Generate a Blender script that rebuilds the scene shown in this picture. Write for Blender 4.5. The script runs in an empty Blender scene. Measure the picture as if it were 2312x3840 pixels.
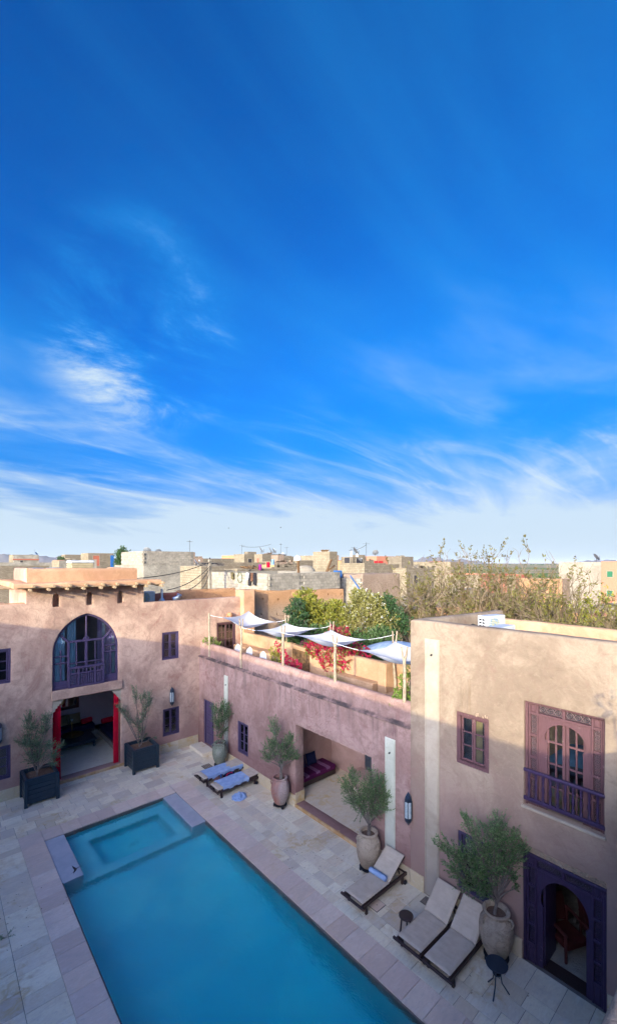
import bpy, bmesh, math, random
from mathutils import Vector, Matrix, noise
R = math.radians
random.seed(7)
scene = bpy.context.scene
col = scene.collection

# ------------------------------------------------------------------ camera
cam_d = bpy.data.cameras.new('camera')
cam = bpy.data.objects.new('camera', cam_d); col.objects.link(cam)
cam.location = (0, 0, 8.8)
cam.rotation_euler = (R(90), 0, R(-41.4))
cam_d.sensor_fit = 'HORIZONTAL'; cam_d.sensor_width = 36
cam_d.lens = 36 * 1612 / 2312
cam_d.shift_y = 192 / 2312
cam_d.clip_start = .05; cam_d.clip_end = 60000
scene.camera = cam

# ------------------------------------------------------------------ light: low sun from the west-south-west
SUN = Vector((1, .5, -.239)).normalized()          # the way the light travels
EL = math.asin(-SUN.z); AZ = math.atan2(-SUN.x, -SUN.y)
world = bpy.data.worlds.new('World'); scene.world = world; world.use_nodes = True
wn = world.node_tree.nodes; wl = world.node_tree.links
for n in list(wn): wn.remove(n)
def WN(t, **k):
    n = wn.new(t)
    for a, b in k.items(): setattr(n, a, b)
    return n
def wmath(op, a, b=None, c=None, clamp=False):
    n = WN('ShaderNodeMath', operation=op, use_clamp=clamp)
    for i, x in enumerate((a, b, c)):
        if x is None: continue
        if isinstance(x, (int, float)): n.inputs[i].default_value = x
        else: wl.new(x, n.inputs[i])
    return n.outputs[0]
sky = WN('ShaderNodeTexSky', sky_type='NISHITA', sun_disc=False, sun_elevation=EL, sun_rotation=AZ)
sky.air_density = .4; sky.dust_density = 10; sky.ozone_density = 3.0; sky.altitude = 300
hs = WN('ShaderNodeHueSaturation'); hs.inputs['Saturation'].default_value = 1.68; hs.inputs['Value'].default_value = 1.0; hs.inputs['Hue'].default_value = .504
gm = WN('ShaderNodeGamma'); gm.inputs[1].default_value = 1.29
gain = WN('ShaderNodeVectorMath', operation='SCALE'); gain.inputs['Scale'].default_value = 2.95
wl.new(sky.outputs[0], gm.inputs[0]); wl.new(gm.outputs[0], gain.inputs[0])
# thin high cirrus: streaked noise on a flat layer seen in perspective
tc = WN('ShaderNodeTexCoord'); sp = WN('ShaderNodeSeparateXYZ'); wl.new(tc.outputs['Generated'], sp.inputs[0])
zc = wmath('ADD', wmath('MAXIMUM', sp.outputs[2], 0.0), .16)
cx_ = wmath('DIVIDE', sp.outputs[0], zc); cy_ = wmath('DIVIDE', sp.outputs[1], zc)
def cloud_layer(rot, sx, sy, off, scale, detail, rough, dist, lo, hi):
    cb = WN('ShaderNodeCombineXYZ'); wl.new(cx_, cb.inputs[0]); wl.new(cy_, cb.inputs[1])
    mp = WN('ShaderNodeMapping'); mp.inputs['Rotation'].default_value = (0, 0, R(rot)); mp.inputs['Scale'].default_value = (sx, sy, 1); mp.inputs['Location'].default_value = off
    wl.new(cb.outputs[0], mp.inputs[0])
    nz = WN('ShaderNodeTexNoise'); nz.inputs['Scale'].default_value = scale; nz.inputs['Detail'].default_value = detail
    nz.inputs['Roughness'].default_value = rough; nz.inputs['Distortion'].default_value = dist
    wl.new(mp.outputs[0], nz.inputs['Vector'])
    mr = WN('ShaderNodeMapRange', interpolation_type='SMOOTHSTEP'); mr.inputs[1].default_value = lo; mr.inputs[2].default_value = hi
    wl.new(nz.outputs[0], mr.inputs[0]); return mr.outputs[0]
streak = cloud_layer(40, .5, .9, (3.1, 1.7, 0), 1.0, 8, .54, 1.2, .32, .80)
veil = cloud_layer(52, .5, 1.0, (6.3, 2.9, 0), .75, 7, .55, 1.2, .34, .74)
fine = cloud_layer(20, .5, 1.5, (1.0, 4.4, 0), 2.0, 10, .60, 1.8, .42, .82)
big = cloud_layer(18, .6, .8, (2.4, 1.2, 0), .7, 4, .5, .8, .34, .66)
wisp = cloud_layer(-15, .9, 1.6, (5.7, 3.4, 0), 1.7, 13, .66, .5, .40, .76)
el_ = sp.outputs[2]
def wrange(v, lo, hi, a, b):
    m = WN('ShaderNodeMapRange', interpolation_type='SMOOTHSTEP'); wl.new(v, m.inputs[0]); m.inputs[1].default_value = lo; m.inputs[2].default_value = hi; m.inputs[3].default_value = a; m.inputs[4].default_value = b
    return m.outputs[0]
haze_ = wmath('MULTIPLY', wrange(el_, .58, .0, 0, 1), wmath('ADD', wmath('MULTIPLY', wmath('MULTIPLY', streak, .34), wrange(el_, .03, .22, .10, 1)), wrange(el_, .24, .0, .48, .94)))     # milky veil thickening to the horizon
high = wmath('MULTIPLY', wmath('MULTIPLY', streak, big), wrange(el_, .85, .25, .24, .30))                     # faint streaks higher up
dp = WN('ShaderNodeVectorMath', operation='DOT_PRODUCT'); nv = WN('ShaderNodeVectorMath', operation='NORMALIZE'); wl.new(tc.outputs['Generated'], nv.inputs[0]); wl.new(nv.outputs[0], dp.inputs[0]); dp.inputs[1].default_value = (.315, .838, .446)
tuft = wmath('MULTIPLY', wmath('MULTIPLY', wisp, wrange(dp.outputs['Value'], .974, .995, 0, 1)), .70)                # one brighter tuft of cirrus
low_ = wmath('MULTIPLY', wmath('MULTIPLY', fine, wrange(el_, .5, .2, 0, .26)), wrange(el_, .05, .2, 0, 1))
high = wmath('ADD', high, wmath('MULTIPLY', veil, wrange(el_, .9, .3, .30, .34)))
cl = wmath('ADD', wmath('ADD', haze_, high), wmath('ADD', tuft, low_), clamp=True)
cl = wmath('MINIMUM', cl, .95)
mx = WN('ShaderNodeMix', data_type='RGBA'); wl.new(cl, mx.inputs[0]); wl.new(gain.outputs[0], hs.inputs['Color']); wl.new(hs.outputs[0], mx.inputs[6])
ccol = WN('ShaderNodeMix', data_type='RGBA'); wl.new(wrange(cl, .30, 1.04, 0, 1), ccol.inputs[0]); ccol.inputs[6].default_value = (.15, 2.3, 5.6, 1); ccol.inputs[7].default_value = (3.7, 4.55, 5.25, 1)      # thin cirrus lets the blue through
wl.new(ccol.outputs[2], mx.inputs[7])
bg = WN('ShaderNodeBackground'); bg.inputs['Strength'].default_value = .15
wl.new(mx.outputs[2], bg.inputs[0])
wo = WN('ShaderNodeOutputWorld'); wl.new(bg.outputs[0], wo.inputs[0])
sun_d = bpy.data.lights.new('sun', 'SUN'); sun_d.energy = 4.6; sun_d.angle = R(.4); sun_d.color = (1.0, .88, .58)
sun = bpy.data.objects.new('sun', sun_d); col.objects.link(sun); sun.location = (-30, -8, 30)
sun.rotation_euler = SUN.to_track_quat('-Z', 'Y').to_euler()
vs = scene.view_settings
vs.view_transform = 'Standard'; vs.look = 'None'; vs.gamma = 1; vs.use_curve_mapping = False; vs.exposure = .27
scene.render.engine = 'CYCLES'
cy = scene.cycles
cy.use_denoising = True; cy.max_bounces = 16; cy.diffuse_bounces = 7; cy.glossy_bounces = 3; cy.transmission_bounces = 12; cy.transparent_max_bounces = 16; cy.volume_bounces = 1
cy.caustics_reflective = False; cy.caustics_refractive = True; cy.sample_clamp_indirect = 8

# ------------------------------------------------------------------ helpers: objects
def tag(o, label=None, cat=None, group=None, kind=None):
    if label: o['label'] = label
    if cat: o['category'] = cat
    if group: o['group'] = group
    if kind: o['kind'] = kind
    return o
def thing(name, loc, label, cat, group=None, rz=0, scale=1):
    o = bpy.data.objects.new(name, None); col.objects.link(o)
    o.location = loc; o.rotation_euler = (0, 0, rz); o.scale = (scale,) * 3; o.empty_display_size = .1
    return tag(o, label, cat, group)
def link(name, mesh, mat, parent=None, loc=(0, 0, 0), rot=(0, 0, 0), scale=(1, 1, 1)):
    o = bpy.data.objects.new(name, mesh); col.objects.link(o)
    if mat is not None and len(mesh.materials) == 0: mesh.materials.append(mat)
    o.parent = parent; o.location = loc; o.rotation_euler = rot; o.scale = scale
    return o
def root_of(o):
    p = Vector((0, 0, 0))
    while o is not None: p += o.location; o = o.parent
    return p
def dup(root, loc, rz=None, label=None, scale=None):
    def cp(o, par):
        c = o.copy(); col.objects.link(c); c.parent = par
        for ch in o.children: cp(ch, c)
        return c
    r = cp(root, None); r.location = loc
    if rz is not None: r.rotation_euler = (0, 0, rz)
    if label: r['label'] = label
    if scale: r.scale = (scale,) * 3
    return r

class MB:
    """collects faces, build() links them as one mesh object"""
    def __init__(s): s.v = []; s.f = []
    def add(s, vs, fs):
        b = len(s.v); s.v += [tuple(v) for v in vs]; s.f += [tuple(b + i for i in f) for f in fs]; return s
    def box(s, x0, x1, y0, y1, z0, z1):
        return s.add([(x0,y0,z0),(x1,y0,z0),(x1,y1,z0),(x0,y1,z0),(x0,y0,z1),(x1,y0,z1),(x1,y1,z1),(x0,y1,z1)],
                     [(0,3,2,1),(4,5,6,7),(0,1,5,4),(1,2,6,5),(2,3,7,6),(3,0,4,7)])
    def obox(s, c, size, rot=None):
        b = len(s.v); h = [x / 2 for x in size]
        s.box(-h[0], h[0], -h[1], h[1], -h[2], h[2])
        m = (rot or Matrix.Identity(3)).to_3x3(); c = Vector(c)
        for i in range(b, b + 8): s.v[i] = tuple(m @ Vector(s.v[i]) + c)
        return s
    def bar(s, p, q, w, h=None):
        p = Vector(p); q = Vector(q); d = q - p
        if d.length < 1e-6: return s
        return s.obox((p + q) / 2, (w, h or w, d.length), d.to_track_quat('Z', 'Y').to_matrix())
    def prism(s, pts, axis, a0, a1):
        """2D outline extruded along axis ('x': pts are (y,z); 'y': (x,z); 'z': (x,y))"""
        n = len(pts)
        def P(p, a): return {'x': (a, p[0], p[1]), 'y': (p[0], a, p[1]), 'z': (p[0], p[1], a)}[axis]
        vs = [P(p, a0) for p in pts] + [P(p, a1) for p in pts]
        fs = [tuple(range(n)), tuple(range(2 * n - 1, n - 1, -1))] + [(i, (i + n), (i + 1) % n + n, (i + 1) % n) for i in range(n)]
        return s.add(vs, fs)
    def tube(s, pts, rad, n=6, caps=True):
        pts = [Vector(p) for p in pts]
        if isinstance(rad, (int, float)): rad = [rad] * len(pts)
        b = len(s.v); up = Vector((0, 0, 1))
        for i, p in enumerate(pts):
            d = (pts[min(i + 1, len(pts) - 1)] - pts[max(i - 1, 0)])
            if d.length < 1e-9: d = Vector((0, 0, 1))
            d.normalize()
            a = d.cross(Vector((.31, .95, .02)) if abs(d.y) < .9 else Vector((1, 0, .1))).normalized(); c = d.cross(a)
            for k in range(n):
                t = 2 * math.pi * k / n
                s.v.append(tuple(p + (a * math.cos(t) + c * math.sin(t)) * rad[i]))
        for i in range(len(pts) - 1):
            for k in range(n):
                s.f.append((b + i * n + k, b + i * n + (k + 1) % n, b + (i + 1) * n + (k + 1) % n, b + (i + 1) * n + k))
        if caps and n > 2:
            s.f.append(tuple(b + k for k in range(n - 1, -1, -1))); e = b + (len(pts) - 1) * n
            s.f.append(tuple(e + k for k in range(n)))
        return s
    def lathe(s, prof, c=(0, 0, 0), n=24, sx=1, sy=1, a0=0, a1=2 * math.pi):
        b = len(s.v); full = abs(a1 - a0 - 2 * math.pi) < 1e-6; m = n if full else n + 1
        for r, z in prof:
            for k in range(m):
                t = a0 + (a1 - a0) * k / n
                s.v.append((c[0] + r * sx * math.cos(t), c[1] + r * sy * math.sin(t), c[2] + z))
        for i in range(len(prof) - 1):
            for k in range(n):
                k2 = (k + 1) % m
                s.f.append((b + i * m + k, b + i * m + k2, b + (i + 1) * m + k2, b + (i + 1) * m + k))
        if full:
            if prof[0][0] > 1e-5: s.f.append(tuple(b + k for k in range(m - 1, -1, -1)))
            if prof[-1][0] > 1e-5: s.f.append(tuple(b + (len(prof) - 1) * m + k for k in range(m)))
        return s
    def grid(s, fn, nu, nv):
        b = len(s.v)
        for j in range(nv + 1):
            for i in range(nu + 1): s.v.append(tuple(fn(i / nu, j / nv)))
        for j in range(nv):
            for i in range(nu):
                a = b + j * (nu + 1) + i; s.f.append((a, a + 1, a + nu + 2, a + nu + 1))
        return s
    def xf(s, m):
        s.v = [tuple(m @ Vector(v)) for v in s.v]; return s
    def mesh(s, name, smooth=False, bevel=0, segs=1, fixn=False):
        me = bpy.data.meshes.new(name); me.from_pydata(s.v, [], s.f)
        if bevel or fixn:
            bm = bmesh.new(); bm.from_mesh(me)
            bmesh.ops.remove_doubles(bm, verts=bm.verts, dist=1e-5)
            bmesh.ops.recalc_face_normals(bm, faces=bm.faces)
            if bevel:
                ed = [e for e in bm.edges if len(e.link_faces) == 2 and e.calc_face_angle(0) > .5]
                bmesh.ops.bevel(bm, geom=ed, offset=bevel, segments=segs, affect='EDGES', profile=.5, clamp_overlap=True)
            bm.to_mesh(me); bm.free()
        if smooth:
            me.shade_smooth(); bm = bmesh.new(); bm.from_mesh(me)
            for e in bm.edges:
                if len(e.link_faces) == 2 and e.calc_face_angle(0) > .95: e.smooth = False
            bm.to_mesh(me); bm.free()
        me.update(); return me
    def build(s, name, mat, parent=None, smooth=False, bevel=0, segs=1, fixn=False, local=False):
        me = s.mesh(name, smooth, bevel, segs, fixn)
        loc = (0, 0, 0) if (parent is None or local) else tuple(-root_of(parent))
        return link(name, me, mat, parent, loc)

def cut(solid, cutters, name, mat, parent=None, bevel=0, uneven=0, top=()):
    """boolean difference, returned as one linked object"""
    a = bpy.data.objects.new('tmp_a', solid.mesh('tmp_a', fixn=True)); col.objects.link(a)
    c = MB()
    for k in cutters: c.add(k.v, k.f)
    b = bpy.data.objects.new('tmp_b', c.mesh('tmp_b', fixn=True)); col.objects.link(b)
    m = a.modifiers.new('b', 'BOOLEAN'); m.operation = 'DIFFERENCE'; m.solver = 'EXACT'; m.object = b; m.use_self = True
    dg = bpy.context.evaluated_depsgraph_get(); dg.update()
    me = bpy.data.meshes.new_from_object(a.evaluated_get(dg)); me.name = name
    bpy.data.objects.remove(a); bpy.data.objects.remove(b)
    if bevel or uneven:
        bm = bmesh.new(); bm.from_mesh(me)
        if top:      # the soft rounded top edge of an adobe wall
            ed = [e for e in bm.edges if len(e.link_faces) == 2 and e.calc_face_angle(0) > .6 and all(any(abs(v.co.z - t) < .002 for t in top) for v in e.verts) and e.calc_length() > .3]
            bmesh.ops.bevel(bm, geom=ed, offset=.07, segments=3, affect='EDGES', profile=.5, clamp_overlap=True)
        if bevel:
            ed = [e for e in bm.edges if len(e.link_faces) == 2 and e.calc_face_angle(0) > .6 and e.calc_length() > bevel * 4]
            bmesh.ops.bevel(bm, geom=ed, offset=bevel, segments=2, affect='EDGES', profile=.5, clamp_overlap=True)
        if uneven:   # hand-trowelled unevenness
            lo = [min(v.co[i] for v in bm.verts) for i in range(3)]; hi = [max(v.co[i] for v in bm.verts) for i in range(3)]
            for i in range(3):
                if hi[i] - lo[i] < 1: continue
                k = lo[i] + .4
                while k < hi[i] - .1:
                    bmesh.ops.bisect_plane(bm, geom=bm.verts[:] + bm.edges[:] + bm.faces[:], dist=1e-4, plane_co=[k if j == i else 0 for j in range(3)], plane_no=[1 if j == i else 0 for j in range(3)]); k += .4
            for v in bm.verts:
                if v.co.z < lo[2] + .01: continue
                q = noise.noise_vector(v.co * .9); v.co += Vector((q.x, q.y, q.z * (2.0 if v.co.z > hi[2] - .2 else .4))) * uneven
            for e in bm.edges: e.smooth = not (len(e.link_faces) == 2 and e.calc_face_angle(0) > .6)
        bm.to_mesh(me); bm.free()
        if uneven: me.shade_smooth() if False else [setattr(p, 'use_smooth', True) for p in me.polygons]
    me.materials.clear()
    loc = (0, 0, 0) if parent is None else tuple(-root_of(parent))
    return link(name, me, mat, parent, loc)

def rough_wall(p0, p1, thick, z0, z1a, z1b, name, mat, parent=None, amp=.02, rnd=.1, step=.25, wob=0.04, seed=0):
    """adobe wall run p0->p1 (its front face on that line), thickness to the left of the run, soft top edge"""
    p0 = Vector((p0[0], p0[1], 0)); p1 = Vector((p1[0], p1[1], 0)); d = p1 - p0; L = d.length; d.normalize(); nrm = Vector((-d.y, d.x, 0))
    if thick < 0: thick = -thick; nrm = -nrm
    n = max(2, int(L / step)); mb = MB(); ring = None
    for i in range(n + 1):
        t = i / n; z1 = z1a + (z1b - z1a) * t + wob * noise.noise((t * L * .55 + seed, seed, 0)); r = min(rnd, thick * .45)
        prof = [(0, z0)] + [(0, z0 + (z1 - r - z0) * k / 6) for k in range(1, 7)] + [(r * .3, z1 - r * .3), (r, z1), (thick - r, z1), (thick - r * .3, z1 - r * .3), (thick, z1 - r), (thick, z0)]
        b = len(mb.v)
        for (o, z) in prof:
            q = p0 + d * (L * t) + nrm * o + Vector((0, 0, z))
            nn = noise.noise_vector(q * 1.7 + Vector((seed, 0, 0)))
            k = max(0, min(1, (z - z0) / .12))
            mb.v.append(tuple(q + Vector((nn.x * nrm.x, nn.x * nrm.y, nn.z * .7)) * amp * k))
        m = len(prof)
        if i:
            for k in range(m - 1): mb.f.append((b - m + k, b + k, b + k + 1, b - m + k + 1))
        if i == 0 or i == n: mb.f.append(tuple(range(b, b + m)) if i == 0 else tuple(range(b + m - 1, b - 1, -1)))
    return mb.build(name, mat, parent, smooth=True, fixn=True)
# ------------------------------------------------------------------ helpers: materials
class NT:
    def __init__(s, name):
        s.m = bpy.data.materials.new(name); s.m.use_nodes = True; s.t = s.m.node_tree
        for n in list(s.t.nodes): s.t.nodes.remove(n)
        s.out = s.N('ShaderNodeOutputMaterial')
    def N(s, t, **k):
        n = s.t.nodes.new(t)
        for a, b in k.items(): setattr(n, a, b)
        return n
    def L(s, a, b): s.t.links.new(a, b)
    def set(s, sock, v):
        if isinstance(v, bpy.types.NodeSocket): s.L(v, sock)
        elif isinstance(v, tuple) and len(v) == 3 and sock.type == 'RGBA': sock.default_value = (*v, 1)
        else: sock.default_value = v
    def pos(s): return s.N('ShaderNodeNewGeometry').outputs['Position']
    def obj(s): return s.N('ShaderNodeTexCoord').outputs['Object']
    def math(s, op, a, b=None, c=None, clamp=False):
        n = s.N('ShaderNodeMath', operation=op, use_clamp=clamp)
        for i, x in enumerate((a, b, c)):
            if x is not None: s.set(n.inputs[i], x)
        return n.outputs[0]
    def sep(s, v):
        n = s.N('ShaderNodeSeparateXYZ'); s.L(v, n.inputs[0]); return n.outputs
    def comb(s, x, y, z):
        n = s.N('ShaderNodeCombineXYZ')
        for i, a in enumerate((x, y, z)): s.set(n.inputs[i], a)
        return n.outputs[0]
    def map(s, v, scale=(1, 1, 1), loc=(0, 0, 0), rot=(0, 0, 0)):
        n = s.N('ShaderNodeMapping'); s.L(v, n.inputs[0]); n.inputs['Scale'].default_value = scale; n.inputs['Location'].default_value = loc; n.inputs['Rotation'].default_value = rot
        return n.outputs[0]
    def noise(s, v, scale, detail=4, rough=.5, dist=0):
        n = s.N('ShaderNodeTexNoise'); s.L(v, n.inputs['Vector']); n.inputs['Scale'].default_value = scale; n.inputs['Detail'].default_value = detail
        n.inputs['Roughness'].default_value = rough; n.inputs['Distortion'].default_value = dist; return n.outputs[0]
    def rng(s, v, lo, hi, a=0., b=1., smooth=True):
        n = s.N('ShaderNodeMapRange', interpolation_type='SMOOTHSTEP' if smooth else 'LINEAR')
        s.L(v, n.inputs[0]); n.inputs[1].default_value = lo; n.inputs[2].default_value = hi; n.inputs[3].default_value = a; n.inputs[4].default_value = b
        return n.outputs[0]
    def mix(s, f, a, b, mode='MIX'):
        n = s.N('ShaderNodeMix', data_type='RGBA', blend_type=mode); s.set(n.inputs[0], f); s.set(n.inputs[6], a); s.set(n.inputs[7], b); return n.outputs[2]
    def bump(s, h, strength, dist=.02, nrm=None):
        n = s.N('ShaderNodeBump'); n.inputs['Strength'].default_value = strength; n.inputs['Distance'].default_value = dist; s.L(h, n.inputs['Height'])
        if nrm is not None: s.L(nrm, n.inputs['Normal'])
        return n.outputs[0]
    def bsdf(s, colr, rough=.8, nrm=None, spec=.3, metal=0., trans=0.):
        p = s.N('ShaderNodeBsdfPrincipled'); s.set(p.inputs['Base Color'], colr); s.set(p.inputs['Roughness'], rough); p.inputs['Specular IOR Level'].default_value = spec
        s.set(p.inputs['Metallic'], metal); p.inputs['Transmission Weight'].default_value = trans
        if nrm is not None: s.L(nrm, p.inputs['Normal'])
        return p
    def end(s, sh): s.L(sh.outputs[0], s.out.inputs[0]); return s.m

def plaster(name, c1, c2, stain, damp_shade, ledge_z=None, patch=1.0, grain=1.0, crack=.12, damp_shade_top=2.0, damp_shade_amt=.62):
    n = NT(name); P = n.pos(); x, y, z = n.sep(P); k1, k2 = 1 + .10 * patch, 1 - .16 * patch
    c1 = tuple(v * k1 for v in c1); c2 = tuple(v * k2 for v in c2)
    a = n.noise(P, .55, 9, .66, .8); b = n.noise(P, 2.1, 8, .65, 1.8); c = n.noise(P, 7, 6, .6, 1.0)
    colr = n.mix(n.rng(a, .38, .62), c1, c2)
    colr = n.mix(n.math('MULTIPLY', n.rng(b, .46, .70), .55 * patch), colr, tuple(v * .74 for v in c2))
    colr = n.mix(n.math('MULTIPLY', n.rng(c, .5, .75), .25), colr, tuple(min(1, v * 1.14) for v in c1))
    # trowel swirls and hairline marks
    w = n.N('ShaderNodeTexNoise'); n.L(P, w.inputs['Vector']); w.inputs['Scale'].default_value = 1.3; w.inputs['Detail'].default_value = 10; w.inputs['Distortion'].default_value = 3.2
    line = n.rng(n.math('ABSOLUTE', n.math('SUBTRACT', w.outputs[0], .5)), .0, .022, 1, 0)
    colr = n.mix(n.math('MULTIPLY', line, .26 * patch), colr, stain)
    # wandering damp patches of older, redder plaster
    pm = n.rng(n.noise(n.map(P, (1, 1, .8), (7, 3, 1)), .62, 7, .66, 2.2), .54, .70)
    colr = n.mix(n.math('MULTIPLY', pm, .70 * patch), colr, stain)
    dr = n.math('MULTIPLY', n.rng(n.noise(n.map(P, (3.2, 3.2, .22)), 1.7, 7, .62, .4), .52, .76), n.rng(n.noise(P, .5, 3, .5), .42, .62))
    colr = n.mix(n.math('MULTIPLY', dr, .42 * patch), colr, stain)
    cw = n.noise(n.map(P, (1, 1, 1.2), (3, 8, 2)), .75, 6, .55, 2.6)
    rep = n.math('MULTIPLY', n.rng(n.math('ABSOLUTE', n.math('SUBTRACT', cw, .5)), .006, .016, 1, 0), n.rng(n.noise(P, .33, 3, .5), .52, .62))
    colr = n.mix(n.math('MULTIPLY', rep, crack), colr, tuple(v * .9 for v in stain))
    # rising damp along the foot of the wall, on the block also its pink shade tone
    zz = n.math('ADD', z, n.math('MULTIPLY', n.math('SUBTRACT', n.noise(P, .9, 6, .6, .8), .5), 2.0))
    colr = n.mix(n.math('MULTIPLY', n.rng(zz, damp_shade_top, damp_shade_top * .15), damp_shade_amt), colr, damp_shade)
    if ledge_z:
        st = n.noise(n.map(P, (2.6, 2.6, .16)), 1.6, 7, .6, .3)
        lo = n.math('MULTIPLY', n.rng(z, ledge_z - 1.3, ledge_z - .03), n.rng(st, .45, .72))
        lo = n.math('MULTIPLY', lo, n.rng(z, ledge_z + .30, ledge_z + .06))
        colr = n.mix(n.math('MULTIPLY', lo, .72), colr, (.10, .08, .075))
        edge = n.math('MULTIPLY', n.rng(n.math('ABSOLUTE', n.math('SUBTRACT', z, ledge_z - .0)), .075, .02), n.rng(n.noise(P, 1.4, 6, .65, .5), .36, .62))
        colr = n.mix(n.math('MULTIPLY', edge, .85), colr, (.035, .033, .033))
    h = n.math('ADD', n.math('MULTIPLY', n.noise(P, 3.2, 8, .6, 1.2), 1.0), n.math('MULTIPLY', n.noise(P, 38, 4, .6), .16 * grain))
    return n.end(n.bsdf(colr, .92, n.bump(h, .75, .035), .15))

def simple(name, c1, c2=None, scale=6, rough=.7, spec=.3, metal=0., bump=0., bscale=40, objspace=False, rnd=0.):
    n = NT(name); P = n.obj() if objspace else n.pos()
    c2 = c2 or tuple(v * .8 for v in c1)
    colr = n.mix(n.rng(n.noise(P, scale, 6, .6, .5), .32, .68), c1, c2)
    if rnd:
        o = n.N('ShaderNodeObjectInfo').outputs['Random']
        h = n.N('ShaderNodeHueSaturation'); n.L(colr, h.inputs['Color']); n.L(n.math('ADD', n.math('MULTIPLY', o, rnd * 2), 1 - rnd), h.inputs['Value']); colr = h.outputs[0]
    nr = n.bump(n.noise(P, bscale, 5, .6), bump, .02) if bump else None
    return n.end(n.bsdf(colr, rough, nr, spec, metal))

def wood_paint(name, c, worn, rough=.42, wear=.28):
    n = NT(name); P = n.pos(); x, y, z = n.sep(P)
    g = n.noise(n.map(P, (9, 9, 1.3)), 5, 8, .65, .4)
    colr = n.mix(n.rng(g, .4, .7), c, tuple(v * .72 for v in c))
    w = n.math('MULTIPLY', n.rng(n.noise(P, 11, 9, .72, .8), .60, .66), n.rng(n.noise(P, 1.3, 4, .6), .42, .6))
    colr = n.mix(n.math('MULTIPLY', w, wear), colr, worn)
    return n.end(n.bsdf(colr, n.rng(g, .3, .7, rough - .08, rough + .12), n.bump(g, .25, .01), .4))

def travertine(name, cols, attr=None, stainy=1.0):
    n = NT(name); P = n.pos()
    if attr:
        t = n.N('ShaderNodeAttribute', attribute_name=attr).outputs['Fac']
    else: t = n.N('ShaderNodeObjectInfo').outputs['Random']
    cr = n.N('ShaderNodeValToRGB'); cr.color_ramp.interpolation = 'LINEAR'
    while len(cr.color_ramp.elements) < len(cols): cr.color_ramp.elements.new(.5)
    for i, c in enumerate(cols): e = cr.color_ramp.elements[i]; e.position = i / (len(cols) - 1); e.color = (*c, 1)
    n.L(t, cr.inputs[0]); colr = cr.outputs[0]
    off = n.comb(n.math('MULTIPLY', t, 37.0), n.math('MULTIPLY', t, 91.0), 0.)
    va = n.N('ShaderNodeVectorMath', operation='ADD'); n.L(P, va.inputs[0]); n.L(off, va.inputs[1]); Q = va.outputs[0]
    v1 = n.noise(n.map(Q, (1.5, 5, 3)), 2.6, 10, .68, 1.2); v2 = n.noise(Q, 13, 6, .65, .6)
    colr = n.mix(n.math('MULTIPLY', n.rng(v1, .40, .74), .45), colr, (.56, .46, .35))
    colr = n.mix(n.math('MULTIPLY', n.rng(v1, .5, .24), .45), colr, (.78, .74, .66))
    colr = n.mix(n.math('MULTIPLY', n.rng(v2, .56, .70), .4), colr, (.45, .39, .33))
    # iron and damp stains lie across the joints
    s1 = n.math('MULTIPLY', n.rng(n.noise(P, .55, 7, .62, .9), .48, .66), n.rng(n.noise(P, 3.4, 6, .65, 1.), .38, .62))
    colr = n.mix(n.math('MULTIPLY', s1, .80 * stainy), colr, (.56, .38, .15))
    s2 = n.rng(n.noise(n.map(P, (1, 1, 1), (5, 9, 0)), .8, 6, .6, .8), .50, .70)
    colr = n.mix(n.math('MULTIPLY', s2, .30), colr, (.44, .38, .31))
    h = n.math('ADD', n.math('MULTIPLY', v2, .5), v1)
    return n.end(n.bsdf(colr, n.rng(v1, .3, .7, .5, .75), n.bump(h, .35, .006), .35))

def leaf_mat(name, c1, c2, c3=None, scale=5, gloss=.45, trans=.35):
    n = NT(name); P = n.pos()
    colr = n.mix(n.rng(n.noise(P, scale, 4, .6), .36, .64), c1, c2)
    w = n.N('ShaderNodeTexWhiteNoise', noise_dimensions='3D'); sn = n.N('ShaderNodeVectorMath', operation='SNAP'); n.L(P, sn.inputs[0]); sn.inputs[1].default_value = (.04, .04, .04); n.L(sn.outputs[0], w.inputs['Vector'])
    colr = n.mix(n.math('MULTIPLY', n.rng(w.outputs['Value'], .55, 1.), .7), colr, c3 or tuple(min(1, v * 1.7) for v in c1))
    p = n.bsdf(colr, gloss, None, .4); t = n.N('ShaderNodeBsdfTranslucent'); n.L(colr, t.inputs[0])
    m = n.N('ShaderNodeMixShader'); m.inputs[0].default_value = trans; n.L(p.outputs[0], m.inputs[1]); n.L(t.outputs[0], m.inputs[2])
    return n.end(m)

def block_mat(name, c1, c2, mortar, bw=.42, bh=.21, earth=None):
    n = NT(name); P = n.pos(); x, y, z = n.sep(P)
    b = n.N('ShaderNodeTexBrick'); n.L(n.comb(n.math('ADD', x, y), z, 0.), b.inputs['Vector'])
    b.inputs['Scale'].default_value = 1; b.inputs['Brick Width'].default_value = bw; b.inputs['Row Height'].default_value = bh; b.inputs['Mortar Size'].default_value = .014; b.inputs['Mortar Smooth'].default_value = .3
    n.set(b.inputs['Color1'], c1); n.set(b.inputs['Color2'], c2); n.set(b.inputs['Mortar'], mortar)
    colr = n.mix(n.math('MULTIPLY', n.rng(n.noise(P, .7, 8, .66, .6), .42, .68), .5), b.outputs[0], earth or tuple(v * .6 for v in c2))
    colr = n.mix(n.math('MULTIPLY', n.rng(n.noise(P, 9, 6, .6), .5, .75), .3), colr, tuple(v * .55 for v in c1))
    h = n.math('ADD', n.math('MULTIPLY', b.outputs[1], -1.), n.math('MULTIPLY', n.noise(P, 18, 5, .6), .3))
    return n.end(n.bsdf(colr, .95, n.bump(h, .8, .02), .1))

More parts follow.
